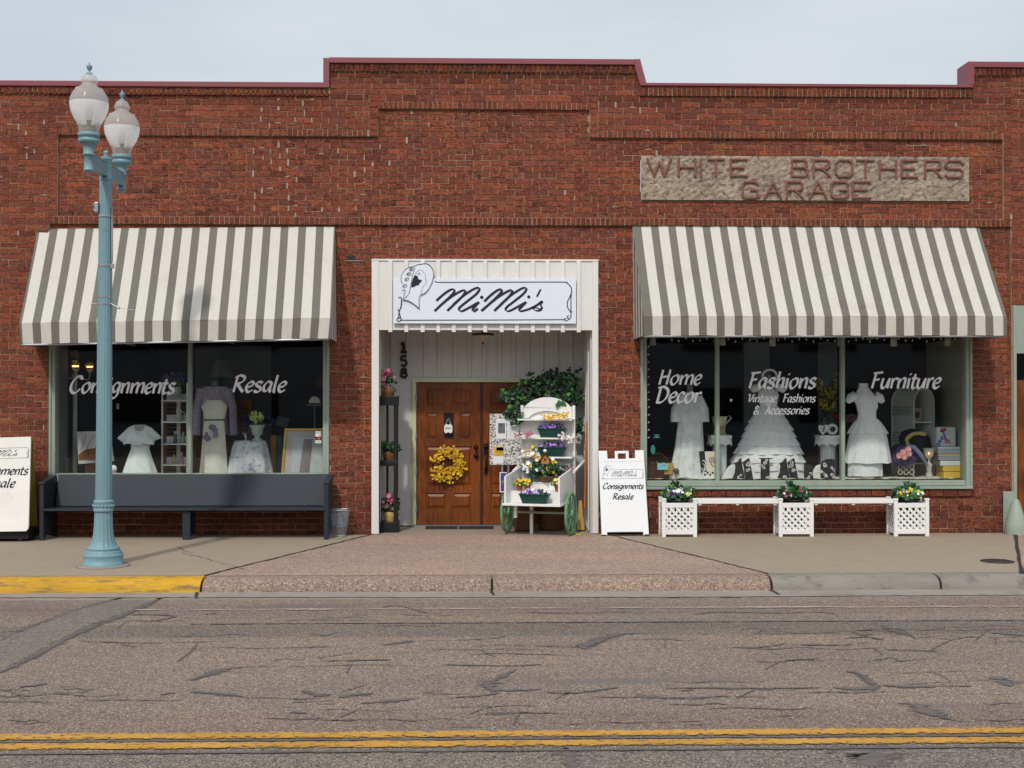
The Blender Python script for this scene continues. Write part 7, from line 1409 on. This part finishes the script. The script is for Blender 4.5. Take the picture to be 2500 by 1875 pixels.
t = thing('easel_picture', 'white print of a brown resting deer on an easel behind the lamp post', 'picture', at0(233, .55, LZ)); E_ = lambda px, py, e=0: at(px, py, .55 - e); b = MB(); P = [E_(187, 1054), E_(268, 1052), E_(279, 1126), E_(191, 1133)]; b.add(P + [p + Vector((0, .015, 0)) for p in P], [(0, 1, 2, 3), (0, 4, 5, 1), (1, 5, 6, 2), (2, 6, 7, 3), (3, 7, 4, 0)]); b.build('sheet', M('print_white', rgb(196, 194, 196), .6, .03), t)
b = MB(); b.poly([E_(192 + x, y, .002) for x, y in ((0, 1124), (-1, 1112), (8, 1102), (22, 1096), (40, 1094), (44, 1084), (50, 1092), (60, 1098), (66, 1112), (60, 1122), (30, 1124))]); b.build('deer_print', M('deer_brown', rgb(126, 76, 44), .7, .4, 12), t)
b = MB()
for st in ([(196, 1100), (205, 1080), (210, 1062)], [(203, 1085), (198, 1070)], [(212, 1096), (222, 1074), (234, 1060)]): ribbon(b, st, 1.2, .8, 0, lambda u, v: E_(u, v, .003))
b.build('twig_print', M('deer_brown'), t); b = MB(); e0 = E_(236, 1130, -.03); b.box(e0.x - .16, e0.x + .16, .58, .6, LZ, e0.z + .03); b.build('easel', DARK_WOOD, t)
# old fashioned indoor lamp post with lit globes
Y = .8; t = thing('indoor_lamp_post', 'white indoor lamp post with curled arms and lit amber bulbs in the left window', 'lamp', at0(183, Y, LZ)); k = mpp(Y); c = at(183, 1000, Y); z = lambda py: at(183, py, Y).z; LPW = M('white_enamel', rgb(186, 194, 192), .4, .05)
b = MB(); b.lathe((c.x, Y, 0), [(5.5 * k, LZ), (5.2 * k, z(926)), (8 * k, z(924)), (9 * k, z(916)), (6 * k, z(911)), (1.6 * k, z(909)), (1.6 * k, z(888)), (7 * k, z(882)), (8 * k, z(880))], 20); b.build('post', LPW, t); b = MB(); b.ball((c.x, Y, z(866)), 12 * k, 0, 16); b.build('dark_globe', globe_mat('dim_globe', .55, (.3, .3, .28), .15), t)
for dx, dy, dz in ((13, -.22, -3), (30, .1, -5), (-44, 0, 0)):
    P = [(c.x, Y, z(920)), (c.x + dx * .5 * k, Y + dy * .6, z(926)), (c.x + dx * .9 * k, Y + dy, z(926)), (c.x + dx * k, Y + dy, z(916)), (c.x + dx * k, Y + dy, z(910))]; b = MB(); b.tube(P, 1.7 * k, 8); b.lathe((c.x + dx * k, Y + dy, 0), [(2 * k, z(910)), (8 * k, z(904)), (8.5 * k, z(902))], 16); ar = b.build('arm', LPW, t)
    b = MB(); b.ball((c.x + dx * k, Y + dy, z(894)), 11 * k, 0, 16); b.build('globe', globe_mat('amber_globe', .72, (.4, .3, .2), .1) if 'amber_globe' not in bpy.data.materials else bpy.data.materials['amber_globe'], ar); b = MB(); b.tube([(c.x + dx * k - 7 * k, Y + dy, z(895)), (c.x + dx * k + 7 * k, Y + dy, z(895))], 1.6 * k, 8); b.build('filament', FLAME, ar)
# small things near the sill and in the dark of the left window
t = thing('doll', 'small doll in pink with white bonnet behind the bench, right of the lamp post', 'doll', at0(276, .4, LZ)); c = at(277, 1160, .4); b = MB(); b.lathe(c, [(.07, -.06), (.06, .02), (.03, .06)], 14); b.build('dress', PINKP, t); b = MB(); b.ball(c + Vector((0, 0, .09)), .05, 0, 12); b.build('bonnet', WHT, t)
t = thing('desk_lamp', 'cream dome shade lamp glowing pale in the dark right half of the left window', 'lamp', at(769, 985, 1.9)); c = at(768, 984, 1.9); b = MB(); b.lathe(c, [(.085, .0), (.085, .012), (.075, .05), (.05, .085), (.01, .1)], 20); b.build('shade', M('cream_dome', rgb(206, 206, 184), .5, .05, emit=(.5, .5, .4), es=.12), t); b = MB(); b.box(c.x - .12, c.x + .10, 1.88, 1.9, c.z - .035, c.z - .025); b.tube([c + Vector((0, .02, -.05)), Vector((c.x, 1.92, LZ))], .01, 6); b.build('stand', STEEL, t)
t = thing('wall_frame', 'small tilted grey frame in the dark behind the gold framed print', 'picture', at(690, 1042, 1.5)); P = [at(x, y, 1.5) for x, y in ((673, 1038), (677, 1016), (706, 1020), (702, 1043))]; b = MB(); b.add(P + [p + Vector((0, .02, 0)) for p in P], [(0, 1, 2, 3), (0, 4, 5, 1), (1, 5, 6, 2), (2, 6, 7, 3), (3, 7, 4, 0)]); b.build('frame', M('dim_grey', rgb(90, 96, 96), .7, .1), t)
for px, m, lab in ((669, M('ochre_board', rgb(170, 116, 30), .7, .15), 'ochre board standing behind the floral table'), (684, M('teal_board', rgb(30, 90, 98), .7, .15), 'teal board standing next to the ochre board')):
    t = thing('leaning_board', lab, 'board', at0(px, .9, LZ)); p, q = at(px - 8, 1180, .9), at(px + 5, 1063, .9); b = MB(); b.box(p.x, q.x, .9, .92, LZ, q.z); b.build('panel', m, t)
t = thing('wall_clock', 'dim round orange clock at the right edge of the left window', 'clock', at(788, 935, 2.4)); b = MB(); b.lathe((0, 0, 0), [(.09, 0), (.095, .02), (.08, .03)], 24); b.xform(Matrix.Translation(at(788, 932, 2.4)) @ Matrix.Rotation(R(90), 4, 'X')); b.build('face', M('dim_orange', rgb(140, 80, 40), .5, .2), t)
t = thing('price_ticket', 'small cream ticket hanging below the lettering of the left window', 'tag', at(287, 998, .3)); p, q = at(284, 999, .3), at(291, 985, .3); b = MB(); b.box(p.x, q.x, .3, .302, p.z, q.z); b.build('card', M('aged_card', rgb(120, 116, 104), .8, .2), t); b = MB(); b.tube([((p.x + q.x) / 2, .301, q.z), ((p.x + q.x) / 2, .301, q.z + .5)], .0015, 5); b.build('string', BLACK, t)

t = thing('glass_tag', 'tiny white tag stuck on the middle pane of the right window', 'sticker', at(1785, 980, .11)); p, q = at(1782.5, 980, .11), at(1787, 974, .11); b = MB(); b.box(p.x, q.x, .109, .112, p.z, q.z); b.build('tag_face', CARD_W, t)
c = gnd(2487, 1436, RZ); t = thing('crumpled_paper', 'crumpled white paper in the gutter at the right edge', 'litter', c); b = MB()
for i in range(5): b.ball(c + Vector((rnd.uniform(-.06, .06), rnd.uniform(-.02, .02), .02)), rnd.uniform(.02, .035), 0, 7, .7, False)
b.build('crumpled_sheet', M('paper'), t)
